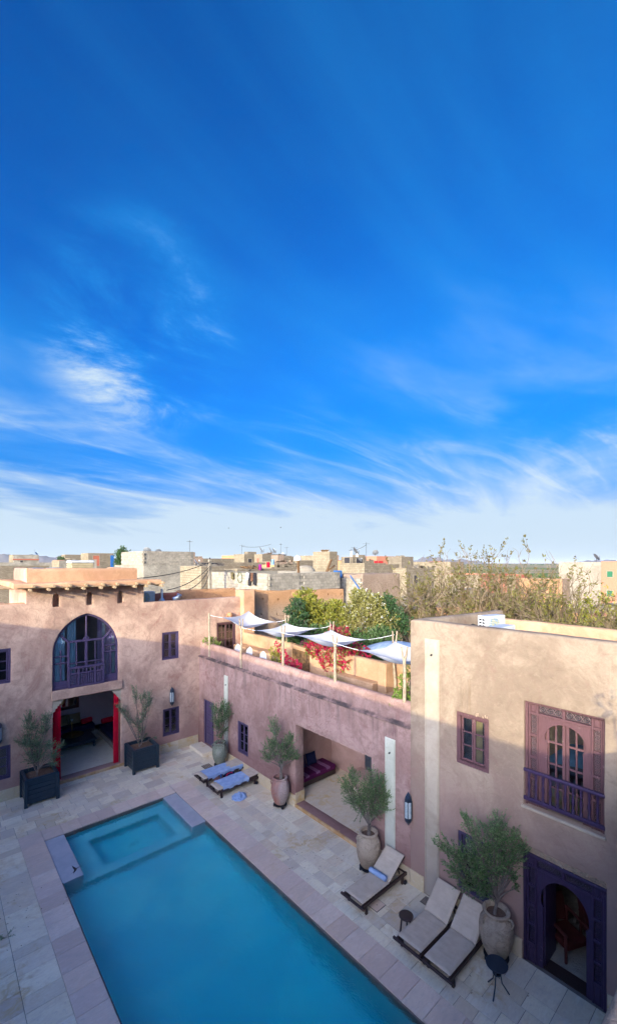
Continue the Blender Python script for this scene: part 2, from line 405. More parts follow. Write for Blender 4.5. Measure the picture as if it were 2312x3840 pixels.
def earth_mat(name, c1, c2, top=None, ztop=7, rough_scale=7):
    n = NT(name); P = n.pos(); x, y, z = n.sep(P)
    a = n.noise(P, .5, 7, .62, .5); b = n.noise(n.map(P, (1, 1, 1.5)), rough_scale, 8, .7, .8)
    colr = n.mix(n.rng(a, .35, .65), c1, c2); colr = n.mix(n.math('MULTIPLY', n.rng(b, .45, .7), .5), colr, tuple(v * .6 for v in c2))
    if top: colr = n.mix(n.math('MULTIPLY', n.rng(n.math('ADD', z, n.math('MULTIPLY', a, .8)), ztop - .6, ztop + .3), .8), colr, top)
    return n.end(n.bsdf(colr, .97, n.bump(n.math('ADD', b, n.math('MULTIPLY', n.noise(P, 30, 4, .6), .25)), 1.0, .09), .05))

def glass_mat(name, tint=(.9, .95, 1), refl=1.0):
    n = NT(name); g = n.N('ShaderNodeBsdfGlossy'); g.inputs['Roughness'].default_value = .02
    t = n.N('ShaderNodeBsdfTransparent'); n.set(t.inputs[0], tint)
    f = n.N('ShaderNodeFresnel'); f.inputs[0].default_value = 1.5
    m = n.N('ShaderNodeMixShader'); n.L(n.math('ADD', n.math('MULTIPLY', f.outputs[0], refl), .04, clamp=True), m.inputs[0]); n.L(t.outputs[0], m.inputs[1]); n.L(g.outputs[0], m.inputs[2])
    return n.end(m)

def cloth_mat(name, c1, c2=None, trans=0., weave=120, rough=.9):
    n = NT(name); P = n.pos(); c2 = c2 or tuple(v * .8 for v in c1)
    colr = n.mix(n.rng(n.noise(P, 5, 6, .6), .35, .65), c1, c2)
    p = n.bsdf(colr, rough, n.bump(n.noise(P, weave, 3, .6), .35, .006), .1)
    if not trans: return n.end(p)
    t = n.N('ShaderNodeBsdfTranslucent'); n.L(colr, t.inputs[0]); m = n.N('ShaderNodeMixShader'); m.inputs[0].default_value = trans
    n.L(p.outputs[0], m.inputs[1]); n.L(t.outputs[0], m.inputs[2]); return n.end(m)

M = {}
M['facade'] = plaster('facade_plaster', (.52, .355, .253), (.45, .288, .208), (.31, .165, .122), (.36, .20, .167))
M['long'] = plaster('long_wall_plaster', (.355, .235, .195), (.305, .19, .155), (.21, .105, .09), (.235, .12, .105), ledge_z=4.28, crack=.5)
M['block'] = plaster('block_plaster', (.305, .238, .165), (.26, .192, .132), (.215, .125, .095), (.335, .215, .178), patch=.8, damp_shade_top=5.0, damp_shade_amt=.85)  # besides damp, the pink of the shaded lower wall is painted in here
M['terrace'] = plaster('terrace_plaster', (.47, .30, .175), (.41, .25, .14), (.32, .18, .10), (.40, .24, .14), patch=.6)
M['ochre'] = plaster('orange_plaster', (.58, .34, .19), (.50, .28, .15), (.40, .21, .12), (.52, .30, .17), patch=.6)
M['room'] = plaster('room_plaster', (.66, .56, .58), (.60, .50, .53), (.5, .4, .44), (.6, .5, .53), patch=.4)
M['patio'] = plaster('patio_room_plaster', (.46, .31, .26), (.40, .26, .21), (.33, .19, .17), (.40, .25, .21), patch=.6)
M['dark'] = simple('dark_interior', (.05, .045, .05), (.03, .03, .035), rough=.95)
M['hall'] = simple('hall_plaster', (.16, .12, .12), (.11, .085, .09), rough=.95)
M['dim'] = simple('bedroom_wall', (.75, .60, .30), (.68, .52, .24), rough=.9)
M['purple'] = wood_paint('purple_painted_wood', (.042, .024, .062), (.26, .20, .24))
M['purpleR'] = wood_paint('aubergine_painted_wood', (.125, .062, .064), (.50, .38, .33), wear=.4)
M['purpleG'] = wood_paint('grey_violet_painted_wood', (.070, .050, .105), (.30, .26, .31))
M['cream'] = plaster('cream_plaster', (.42, .355, .26), (.375, .31, .225), (.31, .25, .18), (.35, .30, .25), patch=.35, grain=.4)
M['green'] = plaster('greenish_cream_plaster', (.54, .55, .44), (.48, .49, .38), (.40, .39, .29), (.38, .39, .36), patch=.4, grain=.4)
TC = [(.78, .68, .46), (.88, .78, .54), (.64, .53, .35), (.80, .72, .53), (.70, .55, .36), (.88, .80, .57), (.57, .47, .34), (.78, .69, .50)]
M['tile'] = travertine('travertine_tile', TC); M['tile_far'] = travertine('travertine_tile_small', TC, 'tint')
M['coping'] = travertine('pink_travertine', [(.76, .58, .43), (.66, .49, .36), (.80, .64, .48), (.72, .56, .44), (.62, .46, .35), (.78, .63, .48)], stainy=.35)
M['skirt'] = travertine('golden_travertine', [(.60, .49, .30), (.54, .42, .24), (.64, .54, .36), (.56, .43, .22)], stainy=1.6)
M['mortar'] = simple('tile_mortar', (.20, .165, .135), (.15, .12, .10), rough=.95)
M['rust'] = simple('rust_stained_stone_edge', (.40, .22, .08), (.50, .36, .20), scale=3, rough=.8)
M['black_wood'] = wood_paint('blue_black_planter_paint', (.016, .036, .052), (.10, .12, .13), rough=.38, wear=.15)
M['dark_wood'] = wood_paint('dark_lounger_wood', (.045, .026, .022), (.13, .09, .07), rough=.5)
M['cushion'] = cloth_mat('beige_cushion_canvas', (.54, .45, .335), (.48, .395, .29))
M['towel'] = cloth_mat('blue_towel', (.34, .45, .62), (.26, .37, .55), weave=60)
M['metal'] = simple('dark_blue_metal', (.02, .035, .055), (.03, .045, .065), rough=.35, spec=.5, metal=.3)
M['iron'] = simple('dark_iron', (.045, .045, .05), rough=.5, metal=.6)
M['rubber'] = simple('black_rubber', (.02, .02, .025), rough=.6)
M['frost'] = simple('frosted_lantern_glass', (.42, .48, .47), (.30, .36, .37), scale=20, rough=.25, spec=.5)
M['soil'] = simple('potting_soil', (.20, .12, .075), (.11, .065, .042), scale=25, rough=1, bump=1, bscale=60)
M['jar_grey'] = earth_mat('weathered_grey_clay', (.52, .42, .30), (.34, .255, .18), rough_scale=6)
M['jar_red'] = earth_mat('weathered_red_clay', (.36, .15, .105), (.50, .42, .37), rough_scale=4)
M['jar_moss'] = earth_mat('mossy_grey_clay', (.40, .38, .30), (.22, .24, .17), rough_scale=5)
M['bark'] = simple('olive_bark', (.20, .165, .135), (.12, .10, .085), scale=14, rough=.95, bump=.6, bscale=40)
M['pole'] = simple('weathered_pole_wood', (.40, .32, .22), (.26, .20, .135), scale=9, rough=.95, bump=.5, bscale=30)
M['twig'] = simple('bare_twig', (.24, .175, .105), (.16, .115, .065), scale=3, rough=.95)
M['olive'] = leaf_mat('olive_leaves', (.055, .145, .04), (.11, .21, .06), (.32, .44, .20))
M['olive_blue'] = leaf_mat('blue_green_olive_leaves', (.06, .145, .06), (.12, .21, .09), (.34, .44, .26))
M['dark_leaf'] = leaf_mat('dark_evergreen_leaves', (.035, .085, .03), (.055, .12, .04), (.08, .17, .05))
M['yellow_leaf'] = leaf_mat('yellow_green_leaves', (.30, .27, .03), (.20, .24, .03), (.50, .46, .10))
M['white_leaf'] = leaf_mat('variegated_leaves', (.21, .21, .035), (.28, .26, .06), (.62, .57, .30))
M['green_leaf'] = leaf_mat('fresh_green_leaves', (.13, .23, .03), (.18, .27, .045), (.32, .40, .07))
M['mid_leaf'] = leaf_mat('mid_green_leaves', (.055, .125, .03), (.08, .16, .04), (.16, .24, .09))
M['boug'] = leaf_mat('red_bougainvillea_bracts', (.55, .012, .06), (.45, .01, .09), (.70, .03, .11))
M['pink_flower'] = leaf_mat('purple_bougainvillea_bracts', (.42, .03, .26), (.34, .02, .22))
M['sail'] = cloth_mat('white_sail_canvas', (.88, .88, .85), (.84, .84, .82), trans=.4, weave=90)
M['sail_blue'] = cloth_mat('faded_blue_sail', (.50, .60, .70), (.32, .45, .60), trans=.3)
M['red_cloth'] = cloth_mat('red_curtain', (.68, .010, .045), (.55, .008, .038))
M['blue_cloth'] = cloth_mat('light_blue_curtain', (.70, .86, .92), (.62, .82, .90), trans=.1)
M['lilac_cloth'] = cloth_mat('lilac_curtain', (.68, .48, .66), (.60, .42, .60), trans=.1)
M['white_cloth'] = cloth_mat('white_curtain', (.86, .88, .86), trans=.1)
M['navy'] = cloth_mat('navy_upholstery', (.018, .022, .065), (.012, .016, .045))
M['tan_cloth'] = cloth_mat('olive_tan_cushion', (.26, .215, .12), (.21, .17, .095))
M['magenta'] = cloth_mat('magenta_striped_cloth', (.085, .010, .05), (.06, .009, .048))
M['lilac_dark'] = cloth_mat('dusty_purple_cloth', (.20, .09, .17), (.15, .06, .13))
M['bed_blue'] = cloth_mat('blue_bedspread', (.28, .52, .78), (.20, .42, .66))
M['yellow_cloth'] = cloth_mat('yellow_curtain', (.62, .43, .04), (.55, .36, .03))
M['brass'] = simple('brass', (.55, .40, .15), (.40, .28, .10), rough=.3, metal=1.)
M['mirror'] = simple('mirror_glass', (.35, .42, .48), rough=.04, metal=1.)
M['mahogany'] = wood_paint('red_brown_wood', (.085, .02, .016), (.12, .06, .05))
M['chair_red'] = cloth_mat('red_brown_chair_weave', (.075, .016, .013), (.05, .012, .010))
M['glass'] = glass_mat('window_glass', (.93, .96, .97))
M['white_paint'] = simple('white_paint', (.78, .78, .76), (.70, .70, .68), rough=.45)
M['ac_white'] = simple('white_ac_casing', (.58, .59, .58), (.50, .51, .50), rough=.4)
M['ac_fin'] = simple('blue_cooling_fins', (.05, .20, .42), (.45, .40, .12), scale=14, rough=.5)
M['cooler'] = simple('tan_cooler_plastic', (.46, .38, .23), (.38, .31, .18), rough=.6)
M['zinc'] = simple('galvanised_metal', (.55, .57, .58), (.45, .47, .49), rough=.35, metal=.7)
M['blue_paint'] = simple('blue_paint', (.03, .14, .38), (.02, .10, .28), rough=.5)
M['red_paint'] = simple('red_paint', (.55, .03, .035), (.42, .025, .03), rough=.6)
M['cable'] = simple('black_cable', (.02, .02, .022), rough=.6)
M['block_pale'] = block_mat('pale_block_wall', (.37, .305, .20), (.28, .23, .15), (.17, .135, .085))
M['block_shade_grey'] = block_mat('shade_grey_block_wall', (.30, .25, .175), (.22, .18, .125), (.14, .11, .075))  # darker copy of the pale blocks, puts the shade of south faces into colour
M['block_piece'] = simple('concrete_block', (.40, .35, .265), (.32, .275, .205), scale=5, rough=.95, bump=.5, bscale=25, rnd=.14)
M['block_piece_shade_grey'] = simple('shade_grey_concrete_block', (.34, .30, .235), (.26, .23, .175), scale=5, rough=.95, bump=.5, bscale=25, rnd=.16)  # shaded copy of the single block, for faces turned from the sun
M['mortar_pale'] = simple('pale_block_mortar', (.26, .235, .19), (.21, .19, .15), rough=.98, bump=.5)
M['stained'] = earth_mat('stained_cement_render', (.40, .36, .28), (.24, .215, .17), rough_scale=2.5)
M['render'] = earth_mat('grey_cement_render', (.38, .33, .25), (.29, .25, .185), rough_scale=3)
M['earth'] = earth_mat('rammed_earth', (.50, .36, .24), (.43, .30, .20), (.52, .27, .12), 7.0)
M['earth_brown'] = earth_mat('brown_rammed_earth', (.36, .265, .19), (.31, .22, .155))
M['earth_orange'] = earth_mat('orange_earth', (.50, .28, .14), (.42, .22, .11))
M['pink_wall'] = simple('salmon_pink_wall', (.50, .22, .13), (.44, .185, .11), rough=.9)
M['brick_red'] = simple('red_brick_trim', (.42, .13, .075), (.34, .10, .06), rough=.9)
M['rafter'] = simple('peeled_rafter_wood', (.42, .30, .17), (.32, .22, .12), scale=12, rough=.95)
M['clay_ball'] = simple('pierced_clay', (.50, .26, .12), (.40, .20, .09), rough=.9)
M['old_wood'] = simple('old_carved_wood', (.20, .115, .05), (.11, .06, .03), scale=9, rough=.9, bump=.6, bscale=25)
M['stone_rough'] = earth_mat('rough_sunlit_coping', (.58, .42, .30), (.50, .36, .25), rough_scale=14)
# ------------------------------------------------------------------ the plain, the hills
PX0, PX1, PY0, PY1 = 2.75, 7.10, 2.2, 15.75          # pool water
CX0, CX1, CY0, CY1 = 2.12, 7.80, 1.5, 16.40          # coping outside
WX, FY, X0, Y0 = 9.9, 19.35, -10.0, .82               # courtyard faces: long wall, facade, west wing, south wing
def plain_mat():
    n = NT('plain_earth'); P = n.pos()
    a = n.noise(P, .004, 6, .6, .4); b = n.noise(P, .05, 7, .65, .5); c = n.noise(n.map(P, (.25, 1, 1), rot=(0, 0, R(40))), .012, 5, .6, .3)
    colr = n.mix(n.rng(b, .35, .65), (.44, .33, .22), (.37, .27, .175))
    colr = n.mix(n.rng(a, .42, .62), colr, (.33, .30, .15))
    x, y, z = n.sep(P)
    d = n.math('POWER', n.math('ADD', n.math('MULTIPLY', x, x), n.math('MULTIPLY', y, y)), .5)
    fld = n.math('MULTIPLY', n.rng(c, .44, .56), n.math('MULTIPLY', n.rng(d, 140, 220), n.rng(d, 1500, 600)))
    colr = n.mix(n.math('MULTIPLY', fld, .9), colr, (.10, .19, .035))
    return n.end(n.bsdf(colr, 1, n.bump(n.noise(P, .6, 8, .65), .6, .3), .05))
gm_ = MB(); S = 28000; HX0, HX1, HY0, HY1 = -10.2, 9.95, .2, 19.5     # hole where the courtyard is laid
xs = [-S, HX0, HX1, S]; ys = [-S, HY0, HY1, S]
for i in range(3):
    for j in range(3):
        if i == 1 and j == 1: continue
        gm_.add([(xs[i], ys[j], -.02), (xs[i+1], ys[j], -.02), (xs[i+1], ys[j+1], -.02), (xs[i], ys[j+1], -.02)], [(0, 1, 2, 3)])
tag(gm_.build('ground', plain_mat(), fixn=True), kind='structure')
M['hill'] = simple('hill_rock', (.22, .19, .17), (.16, .15, .13), scale=.001, rough=1)
def ridge(az0, az1, dist, h, seed, name):
    def fn(u, v):
        az = R(az0 + (az1 - az0) * u); d = dist * (1 + .35 * v)
        e = math.sin(math.pi * u) ** .6 * math.sin(math.pi * min(1, v * 1.0)) if v < 1 else 0
        q = Vector((u * 9 + seed, v * 3, seed))
        z = h * e * (.55 + .55 * noise.noise(q) + .25 * noise.noise(q * 2.7) + .1 * noise.noise(q * 6))
        return (d * math.sin(az), d * math.cos(az), max(-5, z) - 4 * (v in (0, 1)))
    o = MB().grid(fn, 160, 14).build(name, M['hill'], smooth=True); return tag(o, kind='structure')
# azimuth measured clockwise from +y
ridge(-8, 24, 5000, 165, 3.1, 'hills'); ridge(52, 64, 5600, 118, 8.4, 'hills'); ridge(24, 46, 6200, 85, 5.7, 'hills'); ridge(72, 84, 6400, 80, 1.3, 'hills')

# ------------------------------------------------------------------ courtyard paving, tile by tile
court = MB()
for a in ((X0, CX0, Y0, FY), (CX1, WX + .4, Y0, FY), (CX0, CX1, CY1, FY), (CX0, CX1, Y0, CY0)):
    court.add([(a[0], a[2], -.012), (a[1], a[2], -.012), (a[1], a[3], -.012), (a[0], a[3], -.012)], [(0, 1, 2, 3)])
court_o = tag(court.build('courtyard_floor', M['mortar'], fixn=True), kind='structure')
_tm = {}
def tile_mesh(w, l, t=.03, ch=.005):
    k = (round(w, 3), round(l, 3), t)
    if k not in _tm:
        a, b = w / 2 - .0045, l / 2 - .0045; m = MB()
        vs = [(-a,-b,-t),(a,-b,-t),(a,b,-t),(-a,b,-t),(-a,-b,-ch),(a,-b,-ch),(a,b,-ch),(-a,b,-ch),(-a+ch,-b+ch,0),(a-ch,-b+ch,0),(a-ch,b-ch,0),(-a+ch,b-ch,0)]
        fs = [(8,9,10,11)] + [(i, (i+1) % 4, (i+1) % 4 + 4, i + 4) for i in range(4)] + [(i+4, (i+1) % 4 + 4, (i+1) % 4 + 8, i + 8) for i in range(4)]
        _tm[k] = m.add(vs, fs)
    return _tm[k]
rt = random.Random(11); tiles = []
def lay(x0, x1, y0, y1, along):
    """random-length courses of stone; `along` is the direction of the courses"""
    a0, a1, b0, b1 = (x0, x1, y0, y1) if along == 'y' else (y0, y1, x0, x1)
    a = a0
    while a < a1 - .01:
        w = rt.choice((.3, .4, .4, .5))
        if a1 - a - w < .22: w = a1 - a
        b = b0 - rt.choice((0, .1, .2, .3))
        while b < b1 - .01:
            l = rt.choice((.3, .4, .5, .6, .6, .7))
            s, e = max(b, b0), min(b + l, b1)
            if b1 - e < .15: e = b1
            if e - s > .05:
                cxx, cyy = (a + w / 2, (s + e) / 2) if along == 'y' else ((s + e) / 2, a + w / 2)
                tiles.append((cxx, cyy, w if along == 'y' else e - s, e - s if along == 'y' else w))
            b = max(b + l, e)
        a += w
lay(X0, CX0, Y0, CY1, 'y'); lay(CX1, WX, Y0, CY1, 'y'); lay(X0, WX, CY1, FY, 'x'); lay(CX0, CX1, Y0, CY0, 'x')
ct, st = math.cos(R(41.4)), math.sin(R(41.4))
def in_view(x, y, z=0, m=.03):
    d = x * st + y * ct
    if d < .5: return 0
    u = .5 + 1612 / 2312 * (x * ct - y * st) / d; v = .55 + 1612 / 3840 * (8.8 - z) / d
    return d if -m < u < 1 + m and v < 1 + m else 0
vis = sorted([(in_view(*t[:2]), t) for t in tiles if in_view(*t[:2])], key=lambda q: -(q[1][2] * q[1][3]) / q[0] ** 3)
chosen = set(id(t) for _, t in vis[:300]); meshes = {}
rest = MB(); tint = []
for t in tiles:
    tm = tile_mesh(t[2], t[3]); dz = rt.uniform(-.0015, .002); tl = (rt.uniform(-.003, .003), rt.uniform(-.003, .003), 0)
    if id(t) in chosen:
        k = (round(t[2], 3), round(t[3], 3))
        if k not in meshes: meshes[k] = tm.mesh('tile')
        link('tile', meshes[k], M['tile'], court_o, (t[0], t[1], dz), tl)
    else:
        rest.add([(v[0] + t[0], v[1] + t[1], v[2] + dz) for v in tm.v], tm.f); tint += [rt.random()] * 9
ro = rest.build('small_tiles', M['tile_far'], court_o); tag(ro, kind='stuff')
at = ro.data.attributes.new('tint', 'FLOAT', 'FACE')
at.data.foreach_set('value', tint)
# pool coping
cop = MB(); cop.box(CX0, PX0 + .02, CY0, CY1, -.25, -.035); cop.box(PX1 - .02, CX1, CY0, CY1, -.25, -.035); cop.box(PX0 + .02, PX1 - .02, PY1 - .02, CY1, -.25, -.035); cop.box(PX0 + .02, PX1 - .02, CY0, PY0 + .02, -.25, -.035)
cop_o = tag(cop.build('pool_coping', M['mortar']), kind='structure')
def cope(x, y, w, l):
    k = ('c', round(w, 3), round(l, 3))
    if k not in meshes: meshes[k] = tile_mesh(w, l, .035, .006).mesh('coping_stone')
    link('coping_stone', meshes[k], M['coping'], cop_o, (x, y, .004 + rt.uniform(-.0015, .0015)), (rt.uniform(-.002, .002), rt.uniform(-.002, .002), 0))
for xa, xb in ((CX0, PX0 - .01), (PX1 + .01, CX1)):
    y = CY0 + .05
    while y < CY1 - .01:
        l = rt.choice((.5, .54, .54, .58)); l = min(l, CY1 - y)
        if CY1 - y - l < .3: l = CY1 - y
        cope((xa + xb) / 2, y + l / 2, xb - xa, l); y += l
x = PX0 - .01
while x < PX1:
    l = min(.545, PX1 + .01 - x); cope(x + l / 2, (PY1 + CY1) / 2 + .005, l, CY1 - PY1 - .01); x += l
# pool basin: shelves, bench, hot-tub well, sloping floor
def pool_mat():
    n = NT('pool_plaster'); P = n.pos()
    colr = n.mix(n.rng(n.noise(P, 1.2, 7, .65, .8), .35, .68), (.84, .99, .94), (.78, .97, .93))
    colr = n.mix(n.math('MULTIPLY', n.rng(n.noise(P, .30, 4, .5, .5), .40, .62), .8), colr, (.40, .82, .88))
    return n.end(n.bsdf(colr, .7, None, .3))
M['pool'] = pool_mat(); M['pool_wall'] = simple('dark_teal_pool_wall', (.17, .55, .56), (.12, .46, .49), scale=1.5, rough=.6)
M['shelf'] = simple('grey_pool_shelf', (.46, .47, .47), (.38, .40, .41), scale=2.5, rough=.6, bump=.3)
B = MB(); q = lambda *p: B.add(p, [tuple(range(len(p)))])
WL = -.05; YS = 13.36
fz = lambda y: -.82 + (y - YS) * .085
q((PX0, PY0, fz(PY0)), (PX1, PY0, fz(PY0)), (PX1, YS, fz(YS)), (PX0, YS, fz(YS)))
q((PX0, PY0, fz(PY0)), (PX0, YS, fz(YS)), (PX0, YS, -.035), (PX0, PY0, -.035)); q((PX1, PY0, fz(PY0)), (PX1, YS, fz(YS)), (PX1, YS, -.035), (PX1, PY0, -.035))
q((PX0, PY0, fz(PY0)), (PX1, PY0, fz(PY0)), (PX1, PY0, -.035), (PX0, PY0, -.035))
bx0, bx1, by1 = 3.29, 6.59, PY1; ix0, ix1, iy0, iy1 = 3.90, 6.20, 13.72, 15.27; bz, iz, fz0 = -.50, -.92, fz(YS)
q((bx0, YS, fz0), (bx1, YS, fz0), (bx1, YS, bz), (bx0, YS, bz))
for a in ((bx0, ix0, YS, by1), (ix1, bx1, YS, by1), (ix0, ix1, YS, iy0), (ix0, ix1, iy1, by1)): q((a[0], a[2], bz), (a[1], a[2], bz), (a[1], a[3], bz), (a[0], a[3], bz))
q((ix0, iy0, iz), (ix1, iy0, iz), (ix1, iy1, iz), (ix0, iy1, iz))
for a, b in (((ix0, iy0), (ix1, iy0)), ((ix1, iy0), (ix1, iy1)), ((ix1, iy1), (ix0, iy1)), ((ix0, iy1), (ix0, iy0))): q((*a, iz), (*b, iz), (*b, bz), (*a, bz))
q((bx0, by1, bz), (bx1, by1, bz), (bx1, by1, -.035), (bx0, by1, -.035))
pool = tag(B.build('pool_basin', M['pool'], fixn=False), kind='structure')
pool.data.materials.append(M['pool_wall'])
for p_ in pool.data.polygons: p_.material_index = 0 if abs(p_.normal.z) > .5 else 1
for xa, xb in ((PX0 - .015, bx0), (bx1, PX1 + .015)): MB().box(xa, xb, YS, PY1 + .015, fz0 - .1, -.034).build('shelf', M['shelf'], pool, bevel=.012)
dr = MB().lathe([(0, .004), (.055, .004), (.06, 0)], (5.1, 14.5, iz + .002), 16).build('drain', M['iron'], pool)
def water_mat():
    n = NT('pool_water'); P = n.pos()
    h = n.math('ADD', n.noise(n.map(P, (1, .55, 1), rot=(0, 0, R(35))), 9, 5, .6, .6), n.math('MULTIPLY', n.noise(n.map(P, (1.2, .5, 1), rot=(0, 0, R(20))), 24, 4, .6, .3), .45))
    nr = n.bump(h, 1.0, .028)
    g = n.N('ShaderNodeBsdfGlass'); g.inputs['Roughness'].default_value = .0; g.inputs['IOR'].default_value = 1.33; n.L(nr, g.inputs['Normal'])
    v = n.N('ShaderNodeVolumeAbsorption'); v.inputs[0].default_value = (.0, .965, .992, 1); v.inputs['Density'].default_value = 1.3
    n.L(v.outputs[0], n.out.inputs['Volume']); return n.end(g)
W = MB(); e = .004
W.prism([(PX0 - e, PY0 - e), (PX1 + e, PY0 - e), (PX1 + e, YS + e), (bx1 + e, YS + e), (bx1 + e, PY1 + e), (bx0 - e, PY1 + e), (bx0 - e, YS + e), (PX0 - e, YS + e)], 'z', -2.2, WL)
tag(W.build('pool_water', water_mat(), fixn=True), kind='structure')

# ------------------------------------------------------------------ wall-plane helpers
class Face:
    """maps (a along the wall, d into the wall, z) to the world; kind 'y' = facade, 'x' = long wall"""
    def __init__(s, kind, base): s.k = kind; s.b = base
    def p(s, a, d, z): return (a, s.b + d, z) if s.k == 'y' else (s.b + d, a, z)
    def box(s, mb, a0, a1, d0, d1, z0, z1):
        A = s.p(a0, d0, z0); C = s.p(a1, d1, z1)
        return mb.box(min(A[0], C[0]), max(A[0], C[0]), min(A[1], C[1]), max(A[1], C[1]), z0, z1)
    def prism(s, mb, pts, d0, d1): return mb.prism(pts, s.k, s.b + d0, s.b + d1)
FA, LW = Face('y', FY), Face('x', WX)
def recess(face, parent, a0, a1, z0, z1, d0, d1, mat, name='room'):
    """an open-fronted box of a room behind an opening"""
    m = MB(); P = lambda a, d, z: face.p(a, d, z)
    for f in (((a0,d0,z0),(a0,d1,z0),(a0,d1,z1),(a0,d0,z1)), ((a1,d0,z0),(a1,d1,z0),(a1,d1,z1),(a1,d0,z1)), ((a0,d1,z0),(a1,d1,z0),(a1,d1,z1),(a0,d1,z1)), ((a0,d0,z0),(a1,d0,z0),(a1,d1,z0),(a0,d1,z0)), ((a0,d0,z1),(a1,d0,z1),(a1,d1,z1),(a0,d1,z1))):
        m.add([P(*v) for v in f], [(0, 1, 2, 3)])
    return m.build(name, mat, parent)
def window(face, parent, a0, a1, z0, z1, mat, cols=2, rows=3, d=.07, fw=.075, pane=True, back=.9, name='window'):
    """casement window: moulded frame, mullions, panes; the room behind is dark"""
    f = MB(); B = lambda *k: face.box(f, *k)
    B(a0, a1, d - .05, d + .06, z0, z0 + fw); B(a0, a1, d - .05, d + .06, z1 - fw, z1); B(a0, a0 + fw, d - .05, d + .06, z0 + fw, z1 - fw); B(a1 - fw, a1, d - .05, d + .06, z0 + fw, z1 - fw)
    o = f.build(name, mat, parent, bevel=.008)
    s = MB(); B2 = lambda *k: face.box(s, *k); i0, i1, k0, k1 = a0 + fw + .012, a1 - fw - .012, z0 + fw + .012, z1 - fw - .012; sw = .045
    mid = (i0 + i1) / 2
    for l, r in ((i0, mid - .004), (mid + .004, i1)):
        B2(l, l + sw, d, d + .045, k0, k1); B2(r - sw, r, d, d + .045, k0, k1); B2(l + sw, r - sw, d + .002, d + .043, k0, k0 + sw); B2(l + sw, r - sw, d + .002, d + .043, k1 - sw, k1)
        hs_ = (k1 - k0 - 2 * sw) / rows
        for q_ in range(1, rows): zz = k0 + sw + hs_ * q_; B2(l + sw, r - sw, d + .004, d + .041, zz - .017, zz + .017)
        cs = (r - l - 2 * sw) / (cols // 2)
        for q_ in range(1, cols // 2): aa = l + sw + cs * q_; B2(aa - .014, aa + .014, d + .006, d + .039, k0 + sw, k1 - sw)
        if pane:
            for q_ in range(rows):
                g = MB(); face.box(g, l + sw - .005, r - sw + .005, d + .02, d + .026, k0 + sw + hs_ * q_ + .005, k0 + sw + hs_ * (q_ + 1) - .005); loc = g.build('pane', M['glass'], o)
                loc.location = -root_of(o)
    so = s.build('sash', mat, o, bevel=.005); so.location = -root_of(o)
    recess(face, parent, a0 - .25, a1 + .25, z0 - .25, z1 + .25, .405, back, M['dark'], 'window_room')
    return o
def arch_pts(a0, a1, zs, zt, n=20, p=1.0, point=0.):
    c = (a0 + a1) / 2; w = (a1 - a0) / 2
    out = []
    for i in range(n + 1):
        t = math.pi * i / n; x = math.cos(t); z = math.sin(t)
        out.append((c + w * x, zs + (zt - zs) * (z * (1 - point) + point * (1 - abs(x)))))
    return out      # from a1 round to a0
# ------------------------------------------------------------------ the salon wing (facade with the arched window)
wing = thing('courtyard_wing', (6, FY, 0), 'orange pink plastered wing with big arched window over an open curtained salon', 'building')
sol = FA.prism(MB(), [(X0, 0), (12.3, 0), (12.3, 7.03), (7.22, 7.03), (7.22, 7.86), (2.75, 7.86), (2.75, 7.26), (X0, 7.26)], 0, .4)
AR = arch_pts(3.63, 6.13, 5.22, 6.73, 28, point=.16)
cuts = [FA.prism(MB(), [(3.63, 3.72), (6.13, 3.72)] + AR, -.5, 1)]
cuts.append(FA.box(MB(), 3.64, 6.25, -.5, 1, .12, 3.36))
for a in (3.765, 4.985, 6.21):
    cuts.append(FA.prism(MB(), [(a - .12, 7.07), (a + .12, 7.07)] + arch_pts(a - .12, a + .12, 7.45, 7.6, 10), -.5, .34))
FW = [(8.06, 8.88, 4.30, 5.58), (8.10, 8.90, .75, 2.02), (1.46, 2.28, 4.34, 5.63), (1.46, 2.28, .80, 2.04)]
for w_ in FW: cuts.append(FA.box(MB(), w_[0], w_[1], -.5, 1, w_[2], w_[3]))
cuts.append(FA.box(MB(), 10.89, 12.0, -.5, 1, 3.97, 5.78))
cut(sol, cuts, 'wall', M['facade'], wing, bevel=.022, uneven=.012, top=(7.03, 7.26))
for w_ in FW: window(FA, wing, *w_, M['purpleG'])
# niche backs are cut only part-way; roof slabs and the stub of the flat roof
MB().box(X0, 2.75, FY + .4, 26, 6.75, 6.85).build('roof', M['ochre'], wing); MB().box(7.22, 13.0, FY + .4, 26, 6.7, 6.8).build('roof', M['ochre'], wing)
rough_wall((X0, FY + .02), (2.7, FY + .02), .5, 7.2, 7.30, 7.28, 'parapet', M['ochre'], wing, seed=4)
rough_wall((13.0, 21.0), (9.6, 21.0), -.3, 6.7, 7.42, 7.38, 'parapet', M['earth_orange'], wing, amp=.05, seed=9)
rough_wall((9.6, 20.9), (7.6, 20.9), -.3, 6.7, 7.30, 7.25, 'parapet', M['brick_red'], wing, amp=.05, seed=12)
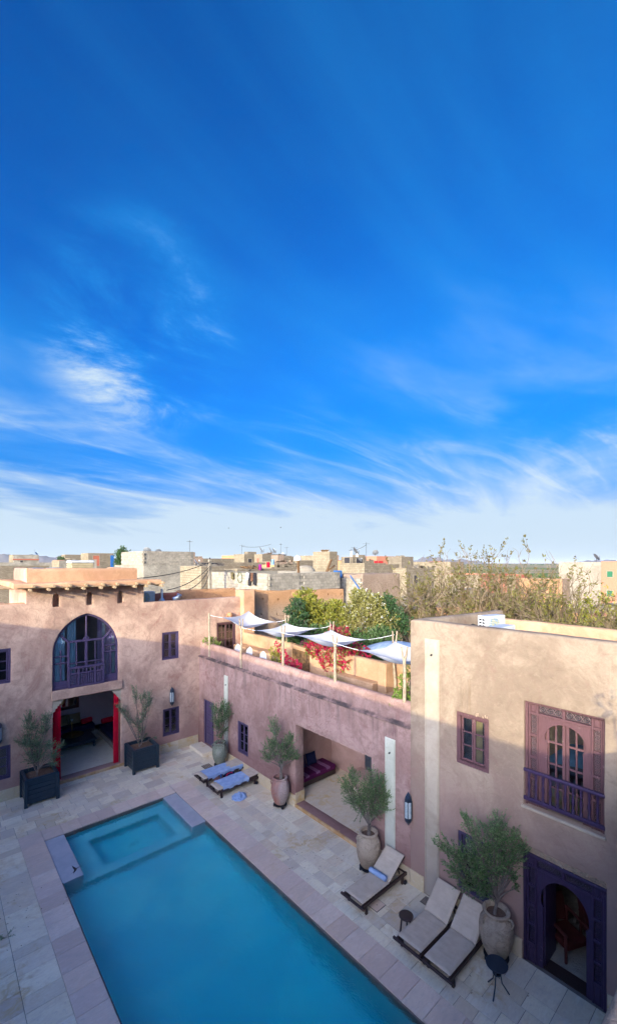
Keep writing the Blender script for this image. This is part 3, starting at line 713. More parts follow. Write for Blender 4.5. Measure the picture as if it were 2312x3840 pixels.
# tower: canopy of earth on rafters, upper parapet box
cano = MB().box(2.32, 7.78, FY - .52, 24.0, 7.88, 8.0)
rough_wall((2.3, FY - .55), (7.8, FY - .55), .5, 7.86, 8.06, 8.08, 'canopy_edge', M['ochre'], wing, amp=.03, rnd=.08, seed=2)
cano.build('canopy', M['ochre'], wing)
rough_wall((2.3, 24.0), (2.3, FY - .5), .6, 7.87, 8.06, 8.06, 'canopy_edge', M['ochre'], wing, amp=.03, rnd=.08, seed=3)
rough_wall((2.86, 19.85), (7.1, 19.85), .3, 7.98, 8.60, 8.58, 'upper_parapet', M['ochre'], wing, amp=.02, seed=5)
rough_wall((2.86, 23.4), (2.86, 19.87), .3, 7.98, 8.60, 8.60, 'upper_parapet', M['facade'], wing, amp=.02, seed=6)
rough_wall((7.1, 19.87), (7.1, 23.4), .3, 7.98, 8.58, 8.58, 'upper_parapet', M['ochre'], wing, amp=.02, seed=7)
MB().box(2.76, 2.80, FY + .4, 24, 6.8, 7.86).build('tower_wall', M['facade'], wing); MB().box(7.17, 7.21, FY + .4, 24, 6.8, 7.86).build('tower_wall', M['facade'], wing)
rr = random.Random(5)
for i in range(9):
    x = 2.75 + i * .62 + rr.uniform(-.06, .06)
    for k in range(2):
        z = 7.82 + .13 * k; xo = x + .10 * k + rr.uniform(-.05, .05)
        MB().tube([(xo, FY - .84 + .10 * k + rr.uniform(-.06, .06), z - .02), (xo + .02, FY + .3, z + .02)], [.052, .058], 8).build('rafter', M['rafter'], wing)
for i in range(5):
    MB().tube([(2.4, FY - .60 - .012 * i, 7.865 + .006 * i), (5.0, FY - .6, 7.862 + rr.uniform(-.01, .02)), (7.7, FY - .59 + .01 * i, 7.87 + rr.uniform(-.01, .02))], .013, 5).build('cane', M['rafter'], wing)
for i in range(5):
    yy = 19.5 + i * .5; MB().tube([(1.7 + rr.uniform(-.1, .1), yy, 7.84), (2.6, yy + .02, 7.85)], .04, 7).build('rafter', M['rafter'], wing)
# lintel beam under the arched window, carved corbels
lb = MB().box(3.60, 6.29, FY - .07, FY + .42, 3.37, 3.735); lb.build('lintel', M['facade'], wing, bevel=.03, segs=2)
for s_, a in ((1, 3.645), (-1, 6.245)):
    pr = [(0, 3.37), (.36, 3.37), (.36, 3.27), (.31, 3.27), (.31, 3.20), (.25, 3.20), (.23, 3.13), (.17, 3.12), (.16, 3.04), (.10, 3.02), (.09, 2.94), (.03, 2.9), (0, 2.82)]
    FA.prism(MB(), [(a + s_ * p, z) for p, z in pr], .02, .33).build('corbel', M['cream'], wing, fixn=True)
MB().box(3.5, 6.4, FY - .03, FY + .4, -.01, .115).build('threshold', M['rust'], wing, bevel=.01)
FW_ = Face('y', FY - .11)
# arched window joinery
aw = FW_.prism(MB(), [(3.635, 3.74), (6.125, 3.74)] + arch_pts(3.635, 6.125, 5.22, 6.725, 28, point=.16), .20, .30)
inn = FW_.prism(MB(), [(3.72, 3.84), (6.04, 3.84)] + arch_pts(3.72, 6.04, 5.20, 6.64, 28, point=.16), .1, .4)
awo = cut(aw, [inn], 'arched_window', M['purpleG'], wing)
jo = MB(); Bj = lambda *k: FW_.box(jo, *k)
for a in (4.22, 5.54): Bj(a - .045, a + .045, .20, .30, 3.84, 5.60)
Bj(4.26, 5.50, .205, .295, 5.56, 5.64); Bj(4.85, 4.91, .207, .293, 5.64, 6.66); Bj(4.83, 4.93, .204, .296, 3.84, 5.56)
for (p, q_) in (((4.22, 5.60), (3.86, 5.98)), ((5.54, 5.60), (5.90, 5.98))): jo.bar(FW_.p(p[0], .25, p[1]), FW_.p(q_[0], .25, q_[1]), .06, .085)
for z in (4.78, 5.05): Bj(3.70, 4.18, .213, .287, z - .025, z + .025); Bj(5.58, 6.06, .213, .287, z + .22, z + .27)
for z in (4.72,): Bj(4.26, 4.83, .215, .285, z - .02, z + .02); Bj(4.93, 5.50, .215, .285, z - .02, z + .02)
for a in (4.52, 5.23): Bj(a - .02, a + .02, .217, .283, 3.84, 5.56)
for a in (3.95, 5.83): Bj(a - .022, a + .022, .219, .281, 3.84, 5.30)
for a0, a1 in ((3.70, 4.18), (5.58, 6.06)): Bj(a0, a1, .209, .291, 3.84, 4.06)
o_ = jo.build('glazing_bar', M['purpleG'], awo, bevel=.006); o_.location = -root_of(awo)
MB().lathe([(.055, -.03), (.115, -.03), (.115, .03), (.055, .03), (.055, -.03)], (0, 0, 0), 20).xf(Matrix.Translation(FW_.p(4.88, .25, 5.66)) @ Matrix.Rotation(R(90), 4, 'X')).build('ring', M['purpleG'], awo).location = -root_of(awo)
for k, (a0, a1, z0, z1) in enumerate(((3.72, 4.18, 3.84, 5.6), (4.26, 4.83, 3.84, 5.56), (4.93, 5.50, 3.84, 5.56), (5.58, 6.04, 3.84, 5.6))):
    FW_.box(MB(), a0, a1, .245, .25, z0, z1).build('pane', M['glass'], awo).location = -root_of(awo)
FW_.prism(MB(), [(4.0, 5.66), (5.76, 5.66)] + [p for p in arch_pts(3.74, 6.02, 5.20, 6.62, 28, point=.16) if p[1] > 5.9], .245, .25).build('pane', M['glass'], awo).location = -root_of(awo)
# little balcony front: balusters over lattice panels
bal = thing('balcony_panel', FW_.p(4.88, .13, 3.74), None, None); bal.parent = wing; bal.location = Vector(FW_.p(4.88, .13, 3.74)) - wing.location
def bpart(mb, name, mat=M['purpleG'], bev=.005): o = mb.build(name, mat, bal, bevel=bev); o.location = -root_of(bal); return o
m_ = MB(); b_ = lambda *k: FW_.box(m_, *k)
b_(4.20, 5.56, .10, .17, 3.75, 3.83); b_(4.20, 5.56, .08, .18, 4.50, 4.58); b_(4.20, 5.56, .10, .17, 4.27, 4.33)
for a in (4.20, 4.54, 5.16, 5.49): b_(a, a + .07, .102, .168, 3.83, 4.50)
bpart(m_, 'frame')
for i in range(9):
    a = 4.31 + i * .143
    bpart(MB().lathe([(.018, 0), (.026, .03), (.014, .06), (.028, .10), (.016, .14), (.02, .17)], FW_.p(a, .135, 4.33), 8), 'baluster', bev=0)
for a0, a1, nc in ((4.27, 4.54, 4), (4.61, 5.16, 8), (5.23, 5.49, 4)):
    l_ = MB()
    for i in range(1, nc): x_ = a0 + (a1 - a0) * i / nc; FW_.box(l_, x_ - .013, x_ + .013, .118, .138, 3.83, 4.27)
    for i in range(1, 7): z_ = 3.83 + .44 * i / 7; FW_.box(l_, a0, a1, .126, .146, z_ - .013, z_ + .013)
    bpart(l_, 'lattice', bev=0)
# curtains behind the arch
def curtain(name, label, a0, a1, d, z0, z1, mat, folds=6, amp=.028, taper=0., group=None, face=FW_):
    def fn(u, v):
        w = 1 - taper * v; a = (a0 + a1) / 2 + (a1 - a0) * (u - .5) * w
        return face.p(a, d + amp * math.sin(u * folds * 2 * math.pi + .6 * math.sin(5 * v)) + .01 * noise.noise((u * 4, v * 3, d)), z0 + (z1 - z0) * v)
    o = MB().grid(fn, folds * 8, 16).build(name, mat, None, smooth=True); return tag(o, label, 'curtain', group)
curtain('curtain', 'pale blue curtain at the far left of the arched window', 3.72, 4.12, .335, 3.8, 6.1, M['blue_cloth'], 5)
curtain('curtain', 'pale blue curtain left of the casements in the arched window', 4.20, 4.52, .345, 3.8, 6.5, M['blue_cloth'], 4)
curtain('curtain', 'lilac curtain right of the casements in the arched window', 5.34, 5.52, .345, 3.8, 6.5, M['lilac_cloth'], 3)
curtain('curtain', 'narrow white curtain strip beside the lilac curtain', 5.52, 5.66, .36, 3.8, 6.4, M['white_cloth'], 2)
curtain('curtain', 'wide lilac curtain in the right side light of the arched window', 5.68, 5.92, .34, 3.8, 6.2, M['lilac_cloth'], 4)
curtain('curtain', 'white curtain at the far right edge of the arched window', 5.93, 6.10, .35, 3.8, 6.0, M['white_cloth'], 3)
recess(FA, wing, 2.6, 7.2, 3.5, 6.9, .41, 4.2, M['room'], 'upper_room')
# salon behind the opening
recess(FA, wing, 2.4, 7.45, .10, 3.45, .41, 5.0, M['room'], 'salon_room')
MB().box(2.4, 7.45, FY + .405, FY + 5, .10, .118).build('salon_floor', M['tile'], wing)
MB().box(6.42, 7.44, FY + .5, FY + 4.99, .119, .30).build('platform', M['cream'], wing, bevel=.01)
MB().box(2.41, 7.44, FY + 4.2, FY + 4.99, .119, .30).build('platform', M['cream'], wing, bevel=.01)
curtain('curtain', 'red curtain at the left jamb of the open salon', 3.67, 3.96, .16, .14, 3.3, M['red_cloth'], 5, .05, .1, face=FA)
curtain('curtain', 'red curtain at the right jamb of the open salon', 5.97, 6.17, .16, .14, 3.3, M['red_cloth'], 4, .05, face=FA)
def cushion(mb, c, sx, sy, sz, rot=None):
    m = (rot or Matrix.Identity(3)).to_3x3()
    b = len(mb.v)
    def fn(side):
        def g(u, v):
            x, y = u * 2 - 1, v * 2 - 1; e = max(0, (1 - x ** 4)) * max(0, (1 - y ** 4))
            k = 1 - .08 * (1 - abs(x)) * 0
            return (x * sx / 2 * (1 - .06 * (1 - y * y) * abs(x)), y * sy / 2 * (1 - .06 * (1 - x * x) * abs(y)), side * sz / 2 * e ** .5)
        return g
    mb.grid(fn(1), 10, 10); mb.grid(fn(-1), 10, 10)
    for i in range(b, len(mb.v)): mb.v[i] = tuple(m @ Vector(mb.v[i]) + Vector(c))
    return mb
def place(mb, name, mat, label, cat, group=None, smooth=True, bevel=0):
    return tag(mb.build(name, mat, None, smooth=smooth, bevel=bevel), label, cat, group)
sofa = thing('sofa', (4.6, 23.9, .3), 'navy banquette along the back wall of the salon', 'sofa')
MB().box(2.6, 6.3, 23.55, 24.3, .301, .45).build('base', M['dark_wood'], sofa); MB().box(2.6, 6.3, 23.5, 24.3, .452, .68).build('seat', M['navy'], sofa, bevel=.05, segs=3)
sofa2 = thing('sofa', (6.9, 21.8, .3), 'navy banquette along the right wall of the salon', 'sofa')
MB().box(6.5, 7.3, 20.2, 23.4, .301, .42).build('base', M['dark_wood'], sofa2); MB().box(6.45, 7.3, 20.15, 23.4, .422, .62).build('seat', M['navy'], sofa2, bevel=.05, segs=3)
lean = Matrix.Rotation(R(72), 3, 'X')
for x, t_ in ((4.4, 'left'), (4.95, 'middle'), (5.5, 'right')):
    place(cushion(MB(), (x, 24.1, .95), .56, .52, .2, lean), 'cushion', M['tan_cloth'], t_ + ' tan back cushion in the row of three on the navy back sofa', 'cushion', 'tan back cushions in the salon')
place(MB().tube([(5.75, 23.8, .80), (6.25, 23.9, .80)], [.13, .13], 14), 'bolster', M['red_cloth'], 'red bolster at the right end of the back sofa', 'cushion', smooth=False, bevel=.03)
place(MB().tube([(6.55, 23.25, .78), (7.1, 23.3, .78)], [.13, .13], 14), 'bolster', M['red_cloth'], 'red bolster at the far end of the right hand sofa', 'cushion', smooth=False, bevel=.03)
for y_, t_ in ((22.9, 'far'), (22.5, 'near')):
    place(cushion(MB(), (7.18, y_, .85), .5, .5, .18, Matrix.Rotation(R(-70), 3, 'Y')), 'cushion', M['tan_cloth'], t_ + ' tan cushion leaning on the right wall of the salon', 'cushion')
tb = thing('low_table', (5.2, 22.7, .12), 'large dark square low table in the middle of the salon', 'table')
MB().box(4.25, 5.98, 21.95, 23.42, .42, .5).build('table_top', M['black_wood'], tb, bevel=.015); MB().box(4.32, 5.91, 22.02, 23.35, .33, .42).build('apron', M['black_wood'], tb)
for x in (4.36, 5.88):
    for y in (22.06, 23.3): MB().lathe([(.05, 0), (.065, .05), (.035, .1), (.06, .15), (.06, .21)], (x, y, .12), 10).build('leg', M['black_wood'], tb, smooth=True)
place(MB().lathe([(0, .01), (.40, .01), (.46, .035), (.47, .03), (.41, 0), (0, 0)], (5.2, 23.05, .502), 36), 'tray', M['brass'], 'round brass tray on the low salon table', 'tray')
cs = thing('candle_stand', (4.95, 22.3, .5), 'tall brass rod stand with white shade on the salon table', 'stand')
MB().tube([(5.1, 22.75, .53), (5.08, 22.75, 1.28)], .015, 8).build('rod', M['brass'], cs); MB().lathe([(.05, 0), (.09, 0), (.09, .015), (0, .02)], (5.1, 22.75, .52), 14).build('base', M['brass'], cs); MB().lathe([(.01, 0), (.05, .08), (.06, .1), (0, .11)], (5.08, 22.75, 1.27), 12).build('shade', M['white_paint'], cs)
mi = thing('mirror', (4.7, 24.33, 1.5), 'large wall mirror in a red brown frame on the back wall of the salon', 'mirror')
f_ = MB(); f_.box(3.7, 5.75, 24.27, 24.34, 1.42, 1.56).box(3.7, 5.75, 24.27, 24.34, 3.0, 3.12).box(3.7, 3.82, 24.272, 24.338, 1.56, 3.0).box(5.62, 5.75, 24.272, 24.338, 1.56, 3.0)
f_.build('frame', M['mahogany'], mi); MB().box(3.82, 5.62, 24.3, 24.31, 1.56, 3.0).build('mirror_glass', M['mirror'], mi)
place(MB().lathe([(0, .0), (.2, .0), (.26, .03), (.24, .05), (.18, .02), (0, .02)], (0, 0, 0), 24).xf(Matrix.Translation((4.85, 24.22, 1.95)) @ Matrix.Rotation(R(90), 4, 'X')), 'plate', M['brass'], 'round brass plate hung in front of the salon mirror', 'plate')
# terrace door at the end of the facade
dr_ = window(FA, wing, 10.89, 12.0, 3.97, 5.78, M['purpleR'], cols=4, rows=4, fw=.09, name='terrace_door')
# ------------------------------------------------------------------ skirting stones
def skirting(face, parent, a0, a1, h=.42, w=.8):
    a = a0
    while a < a1 - .02:
        e_ = min(a + w * rt.uniform(.8, 1.2), a1)
        if a1 - e_ < .25: e_ = a1
        m = MB(); face.box(m, a + .003, e_ - .003, -.035 - rt.uniform(0, .004), .0, .002, h); m.build('skirting_stone', M['skirt'], parent, bevel=.006); a = e_
skirting(FA, wing, 6.42, WX - .04); skirting(FA, wing, X0, 3.62)
# ------------------------------------------------------------------ the long wall with the terrace on top
TZ = 3.97                                                       # terrace floor
lw = thing('terrace_wing', (WX, 13, 0), 'low pink plastered wing with dark stained ledge and shaded roof terrace', 'building')
sol = LW.prism(MB(), [(7.0, 0), (FY - .001, 0), (FY - .001, 4.27), (7.0, 4.27)], 0, .4)
cuts = [LW.box(MB(), 17.88, 18.84, -.5, 1, .16, 2.27), LW.box(MB(), 15.02, 15.82, -.5, 1, .74, 2.06), LW.box(MB(), 8.41, 11.94, -.5, 1, .12, 3.0)]
cut(sol, cuts, 'wall', M['long'], lw, bevel=.02, uneven=.010)
rough_wall((WX + .09, 7.0), (WX + .09, FY), -.28, 4.2, 4.90, 4.95, 'parapet', M['long'], lw, amp=.015, rnd=.1, wob=.02, seed=15)
lg = MB(); nseg = 50
def ledge(u, v):
    y = 7.0 + (FY - 7.0) * u; k = noise.noise((y * 2.1, 3, 0)) * .014; pr = [(.0, 4.20), (-.035 - k, 4.215), (-.05 - k, 4.25), (-.03, 4.285 + k), (.095, 4.30)]
    o, z = pr[int(round(v * 4))]; return (WX + o, y, z)
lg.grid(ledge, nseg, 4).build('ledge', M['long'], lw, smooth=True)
window(LW, lw, 15.02, 15.82, .74, 2.06, M['purpleG'])
# arched plank door in the far corner
dd = MB(); LW.box(dd, 17.88, 17.96, .03, .14, .16, 2.27); LW.box(dd, 18.76, 18.84, .03, .14, .16, 2.27); LW.box(dd, 17.96, 18.76, .03, .14, 2.19, 2.27)
cd_ = dd.build('corner_door', M['purpleG'], lw, bevel=.008)
leaf = MB(); LW.box(leaf, 17.965, 18.755, .08, .12, .17, 2.185); LW.prism(leaf, [(18.04, .26), (18.68, .26)] + arch_pts(18.04, 18.68, 1.65, 2.0, 14), .055, .082)
for z in (.5, .8, 1.1, 1.4): LW.box(leaf, 18.06, 18.66, .04, .056, z, z + .22)
leaf.build('door_leaf', M['purpleG'], cd_, bevel=.006); MB().tube([LW.p(18.02, .03, 1.1), LW.p(18.02, .03, 1.22)], .012, 6).build('handle', M['iron'], cd_)
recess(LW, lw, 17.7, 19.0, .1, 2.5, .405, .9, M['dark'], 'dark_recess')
stp = MB().box(WX - .62, WX - .001, 17.75, 19.05, .003, .155).build('door_step', M['tile'], lw, bevel=.012)
skirting(LW, lw, 7.0, 7.48); skirting(LW, lw, 7.9, 8.41); skirting(LW, lw, 11.94, 17.72)
MB().box(WX - .012, WX + .4, 11.905, 11.942, .122, .5).build('skirting_stone', M['skirt'], lw)
# plaster rain chutes with pointed heads
def chute(parent, a0, a1, z0, z1, mat, spout=True):
    c = (a0 + a1) / 2; w = a1 - a0; n_ = 12
    o = LW.box(MB(), a0, a1, -.022, -.001, z0, z1).build('rain_chute', mat, parent, bevel=.006)
    e = MB(); LW.box(e, a0 + .02, a0 + .05, -.045, -.02, z0, z1 - .02); LW.box(e, a1 - .05, a1 - .02, -.045, -.02, z0, z1 - .02); e.build('rib', mat, o, bevel=.008)
    hd = LW.prism(MB(), [(a0 + .05, z1 - .5), (a0 + .05, z1 - .02), (a1 - .05, z1 - .02), (a1 - .05, z1 - .5)] + [(c + (w / 2 - .09) * math.cos(math.pi * i / n_), z1 - .42 + (.30 if 0 < i < n_ else 0) * math.sin(math.pi * i / n_) ** .8) for i in range(n_ + 1)], -.04, -.02)
    hd.build('pointed_head', mat, o, fixn=True)
    if spout: MB().tube([LW.p(c, -.06, z1 - .42), LW.p(c, .0, z1 - .40)], .025, 10).build('spout', M['iron'], o)
    return o
chute(lw, 16.60, 16.90, 0.02, 3.80, M['green']); chute(lw, 7.51, 7.87, .02, 3.78, M['green'])
# ragged plaster edge along the lintel of the wide opening
fr = MB(); y = 8.42
while y < 11.92:
    l = rt.uniform(.02, .06); h_ = rt.uniform(.015, .05); fr.add([(WX + .012, y, 3.0), (WX + .012, y + l, 3.0), (WX + .012, y + l * .6, 3.0 - h_), (WX + .05, y + l * .5, 3.0)], [(0, 1, 2), (0, 2, 3), (1, 3, 2)]); y += l * .9
tag(fr.build('ragged_edge', M['patio'], lw), kind='stuff')
MB().box(WX - .03, WX + .4, 8.30, 12.0, .001, .118).build('threshold', M['rust'], lw, bevel=.01)
# garden room behind the wide opening
R0, R1, RD = 8.1, 13.25, 13.0
gr = MB()
for f in (((WX+.4,R1,.1),(RD,R1,.1),(RD,R1,3.2),(WX+.4,R1,3.2)), ((WX+.4,R0,.1),(RD,R0,.1),(RD,R0,3.2),(WX+.4,R0,3.2)), ((WX+.4,R0,3.2),(RD,R0,3.2),(RD,R1,3.2),(WX+.4,R1,3.2)),
          ((RD,11.35,.1),(RD,R1,.1),(RD,R1,3.2),(RD,11.35,3.2)), ((RD,R0,.1),(RD,10.3,.1),(RD,10.3,3.2),(RD,R0,3.2)), ((RD,10.3,2.3),(RD,11.35,2.3),(RD,11.35,3.2),(RD,10.3,3.2))):
    gr.add(f, [(0, 1, 2, 3)])
gr.build('garden_room', M['patio'], lw)
MB().box(WX + .401, RD + 2.5, R0, R1, .09, .119).build('garden_room_floor', M['tile'], lw)
MB().box(12.3, 13.0, 10.4, 11.6, .12, .62).build('plaster_bench', M['patio'], lw, bevel=.04, segs=2)
db = thing('daybed', (11.7, 12.8, .12), 'daybed with magenta striped cover in the open garden room', 'daybed')
MB().box(10.5, 12.45, 12.45, 13.2, .2, .4).build('base', M['dark_wood'], db, bevel=.01); mt = MB().box(10.48, 12.42, 12.4, 13.2, .402, .62).build('mattress', M['magenta'], db, bevel=.05, segs=3)
for x in (10.8, 11.35, 11.9): MB().box(x, x + .18, 12.385, 13.19, .55, .629).build('stripe', M['lilac_dark'], mt, bevel=.004).location = -root_of(mt)
for x, t_ in ((11.1, 'left'), (11.65, 'right')):
    place(cushion(MB(), (x, 13.05, .85), .52, .48, .18, Matrix.Rotation(R(75), 3, 'X')), 'cushion', M['navy'], t_ + ' navy cushion on the magenta daybed', 'cushion')
# terrace slab and its back wall
MB().box(WX + .3, 15.2, 7.05, FY - .01, 3.7, TZ).build('terrace_floor', M['terrace'], lw)
def tw(p0, p1, th, z0, za, zb, name='terrace_wall', mat='terrace', seed=1, rnd=.08): return rough_wall(p0, p1, th, z0, za, zb, name, M[mat], lw, amp=.012, rnd=rnd, wob=.02, seed=seed)
tw((12.2, 15.75), (12.2, 18.9), -.28, TZ, 5.22, 5.22, seed=21); tw((12.2, 14.95), (12.2, 15.72), -.26, TZ, 5.18, 5.2, seed=22)
tw((12.2, 9.55), (12.2, 13.75), -.30, TZ, 5.22, 5.24, seed=23); tw((12.5, 7.1), (12.5, 9.57), -.3, TZ, 5.25, 5.22, seed=24)
MB().box(12.0, 12.56, 9.52, 9.9, TZ, 5.27).build('terrace_pier', M['terrace'], lw, bevel=.04, segs=2)
MB().box(11.62, 12.19, 15.8, 19.0, TZ, 4.66).build('terrace_bench', M['terrace'], lw, bevel=.06, segs=3); MB().box(11.78, 12.19, 9.95, 11.9, TZ, 4.52).build('terrace_bench', M['terrace'], lw, bevel=.05, segs=3)
MB().box(11.6, 12.5, 7.3, 9.3, TZ, 4.35).build('terrace_bench', M['terrace'], lw, bevel=.05, segs=3)
tw((12.1, 13.75), (12.2, 14.95), -.3, 4.98, 5.14, 5.14, 'gate_lintel', 'terrace', 27, .05)
MB().box(12.28, 13.0, FY - .3, FY + .5, 3.9, 7.38).build('pillar', M['ochre'], lw, bevel=.04, segs=2)
gt = thing('wooden_gate', (12.25, 14.35, TZ), 'old brown carved wooden double gate in the terrace wall', 'gate')
MB().box(12.22, 12.27, 13.8, 14.36, TZ + .01, 4.97).build('gate_leaf', M['old_wood'], gt, bevel=.006); MB().box(12.22, 12.27, 14.37, 14.94, TZ + .01, 4.97).build('gate_leaf', M['old_wood'], gt, bevel=.006)
for y in (13.84, 14.12, 14.41, 14.69):
    for z in (4.05, 4.36, 4.67): MB().box(12.195, 12.225, y, y + .21, z, z + .25).build('gate_panel', M['old_wood'], gt, bevel=.01)
pb = thing('pierced_lamp', (11.5, FY - .12, 6.1), 'round pierced clay ball lamp on the wall over the terrace door', 'lamp')
MB().lathe([(.03, -.16), (.1, -.13), (.155, -.05), (.16, .03), (.12, .11), (.05, .155), (0, .16)], (11.55, FY - .14, 6.12), 18).build('shade', M['clay_ball'], pb, smooth=True)
hl = MB(); 
for i in range(34):
    t_ = i * 2.4; z_ = -.11 + .22 * i / 34; r_ = math.sqrt(max(.001, .162 ** 2 - z_ ** 2)); p_ = Vector((11.55 + r_ * math.cos(t_), FY - .14 + r_ * math.sin(t_), 6.12 + z_)); n_ = (p_ - Vector((11.55, FY - .14, 6.12))).normalized()
    hl.tube([p_ - n_ * .002, p_ + n_ * .003], .013, 6)
tag(hl.build('pierced_holes', M['dark'], pb), kind='stuff')
MB().box(11.53, 11.57, FY - .06, FY + .02, 6.10, 6.14).build('bracket', M['iron'], pb)

# ------------------------------------------------------------------ the tall block on the right
bk = thing('bedroom_block', (WX, 4, 0), 'tall beige plastered block with carved purple window and door', 'building')
sol = LW.prism(MB(), [(-2.5, 0), (6.999, 0), (6.999, 7.26), (-2.5, 7.26)], 0, .34)
WR = (4.80, 5.63, 3.81, 5.10); WB = (2.48, 4.0, 3.44, 5.75); WH = (4.73, 5.59, .70, 2.14); DB = (2.45, 4.01, .0, 2.40)
cuts = [LW.box(MB(), a, b, -.5, 1, max(c, -.5), d) for a, b, c, d in (WR, WB, WH, (2.45, 4.01, -.5, 2.55))]
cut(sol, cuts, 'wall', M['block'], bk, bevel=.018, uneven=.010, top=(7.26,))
rough_wall((WX + .3, 7.0), (14.85, 7.0), -.32, 3.9, 7.26, 7.16, 'parapet', M['block'], bk, amp=.012, rnd=.09, wob=.02, seed=42)
rough_wall((14.85, 6.98), (14.85, -2.5), -.30, 6.4, 6.92, 6.88, 'parapet', M['terrace'], bk, amp=.02, rnd=.08, wob=.03, seed=43)
MB().box(WX + .3, 14.8, -2.5, 6.8, 6.2, 6.35).build('roof', M['stained'], bk)
window(LW, bk, *WR, M['purpleR'], fw=.09)
window(LW, bk, *WH, M['purpleG'], fw=.08)
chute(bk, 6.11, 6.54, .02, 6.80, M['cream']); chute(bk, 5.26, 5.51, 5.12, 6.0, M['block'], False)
skirting(LW, bk, 6.56, 7.0); skirting(LW, bk, 4.03, 6.09); skirting(LW, bk, -1.5, 2.43)
MB().box(WX - .05, WX + .2, 2.45, 4.05, 3.38, 3.435).build('sill', M['cream'], bk, bevel=.012)
# rough broken plaster above the big window and the door, and a patch above the small window
def rubble(parent, a0, a1, z0, z1, d, mat, n_, name='broken_plaster'):
    m = MB()
    for i in range(n_):
        a = rt.uniform(a0, a1); z = rt.uniform(z0, z1); s_ = rt.uniform(.018, .045)
        m.obox(LW.p(a, d + rt.uniform(-.01, .02), z), (s_, s_ * rt.uniform(.8, 1.6), s_ * .8), Matrix.Rotation(rt.uniform(0, 3), 3, 'X'))
    o = m.build(name, mat, parent, bevel=.006); tag(o, kind='stuff'); return o
LW.box(MB(), 2.452, 4.008, .06, .3, 2.40, 2.549).build('plaster_lintel', M['stone_rough'], bk); rubble(bk, 2.48, 3.98, 2.42, 2.53, .05, M['jar_grey'], 150)
rubble(bk, 4.82, 5.12, 5.115, 5.17, .0, M['stone_rough'], 16)

def carve(mb, face, a0, a1, z0, z1, d, horiz=False):
    """interlaced arabesque in a rectangular panel"""
    L_ = (a1 - a0) if horiz else (z1 - z0); Wd = ((z1 - z0) if horiz else (a1 - a0)) * .42; k = max(2, round(L_ / (Wd * 2.1)))
    def P(t, s): return face.p(a0 + t, d, (z0 + z1) / 2 + s) if horiz else face.p((a0 + a1) / 2 + s, d, z0 + t)
    r = .007
    for sg in (1, -1): mb.tube([P(L_ * i / (k * 10), sg * Wd * math.sin(math.pi * k * i / (k * 10))) for i in range(k * 10 + 1)], r, 4)
    for j in range(k):
        c = L_ * (j + .5) / k
        mb.tube([P(c + Wd * .42 * math.cos(t * .7), Wd * .42 * math.sin(t * .7)) for t in range(10)], r * .9, 4)
        for sg in (1, -1):
            for dr__ in (1, -1): mb.tube([P(c + dr__ * (L_ / k * .5), sg * Wd * .95), P(c + dr__ * L_ / k * .30, sg * Wd * .62), P(c + dr__ * L_ / k * .34, sg * Wd * .34), P(c + dr__ * L_ / k * .44, sg * Wd * .42)], r * .9, 4)
    return mb
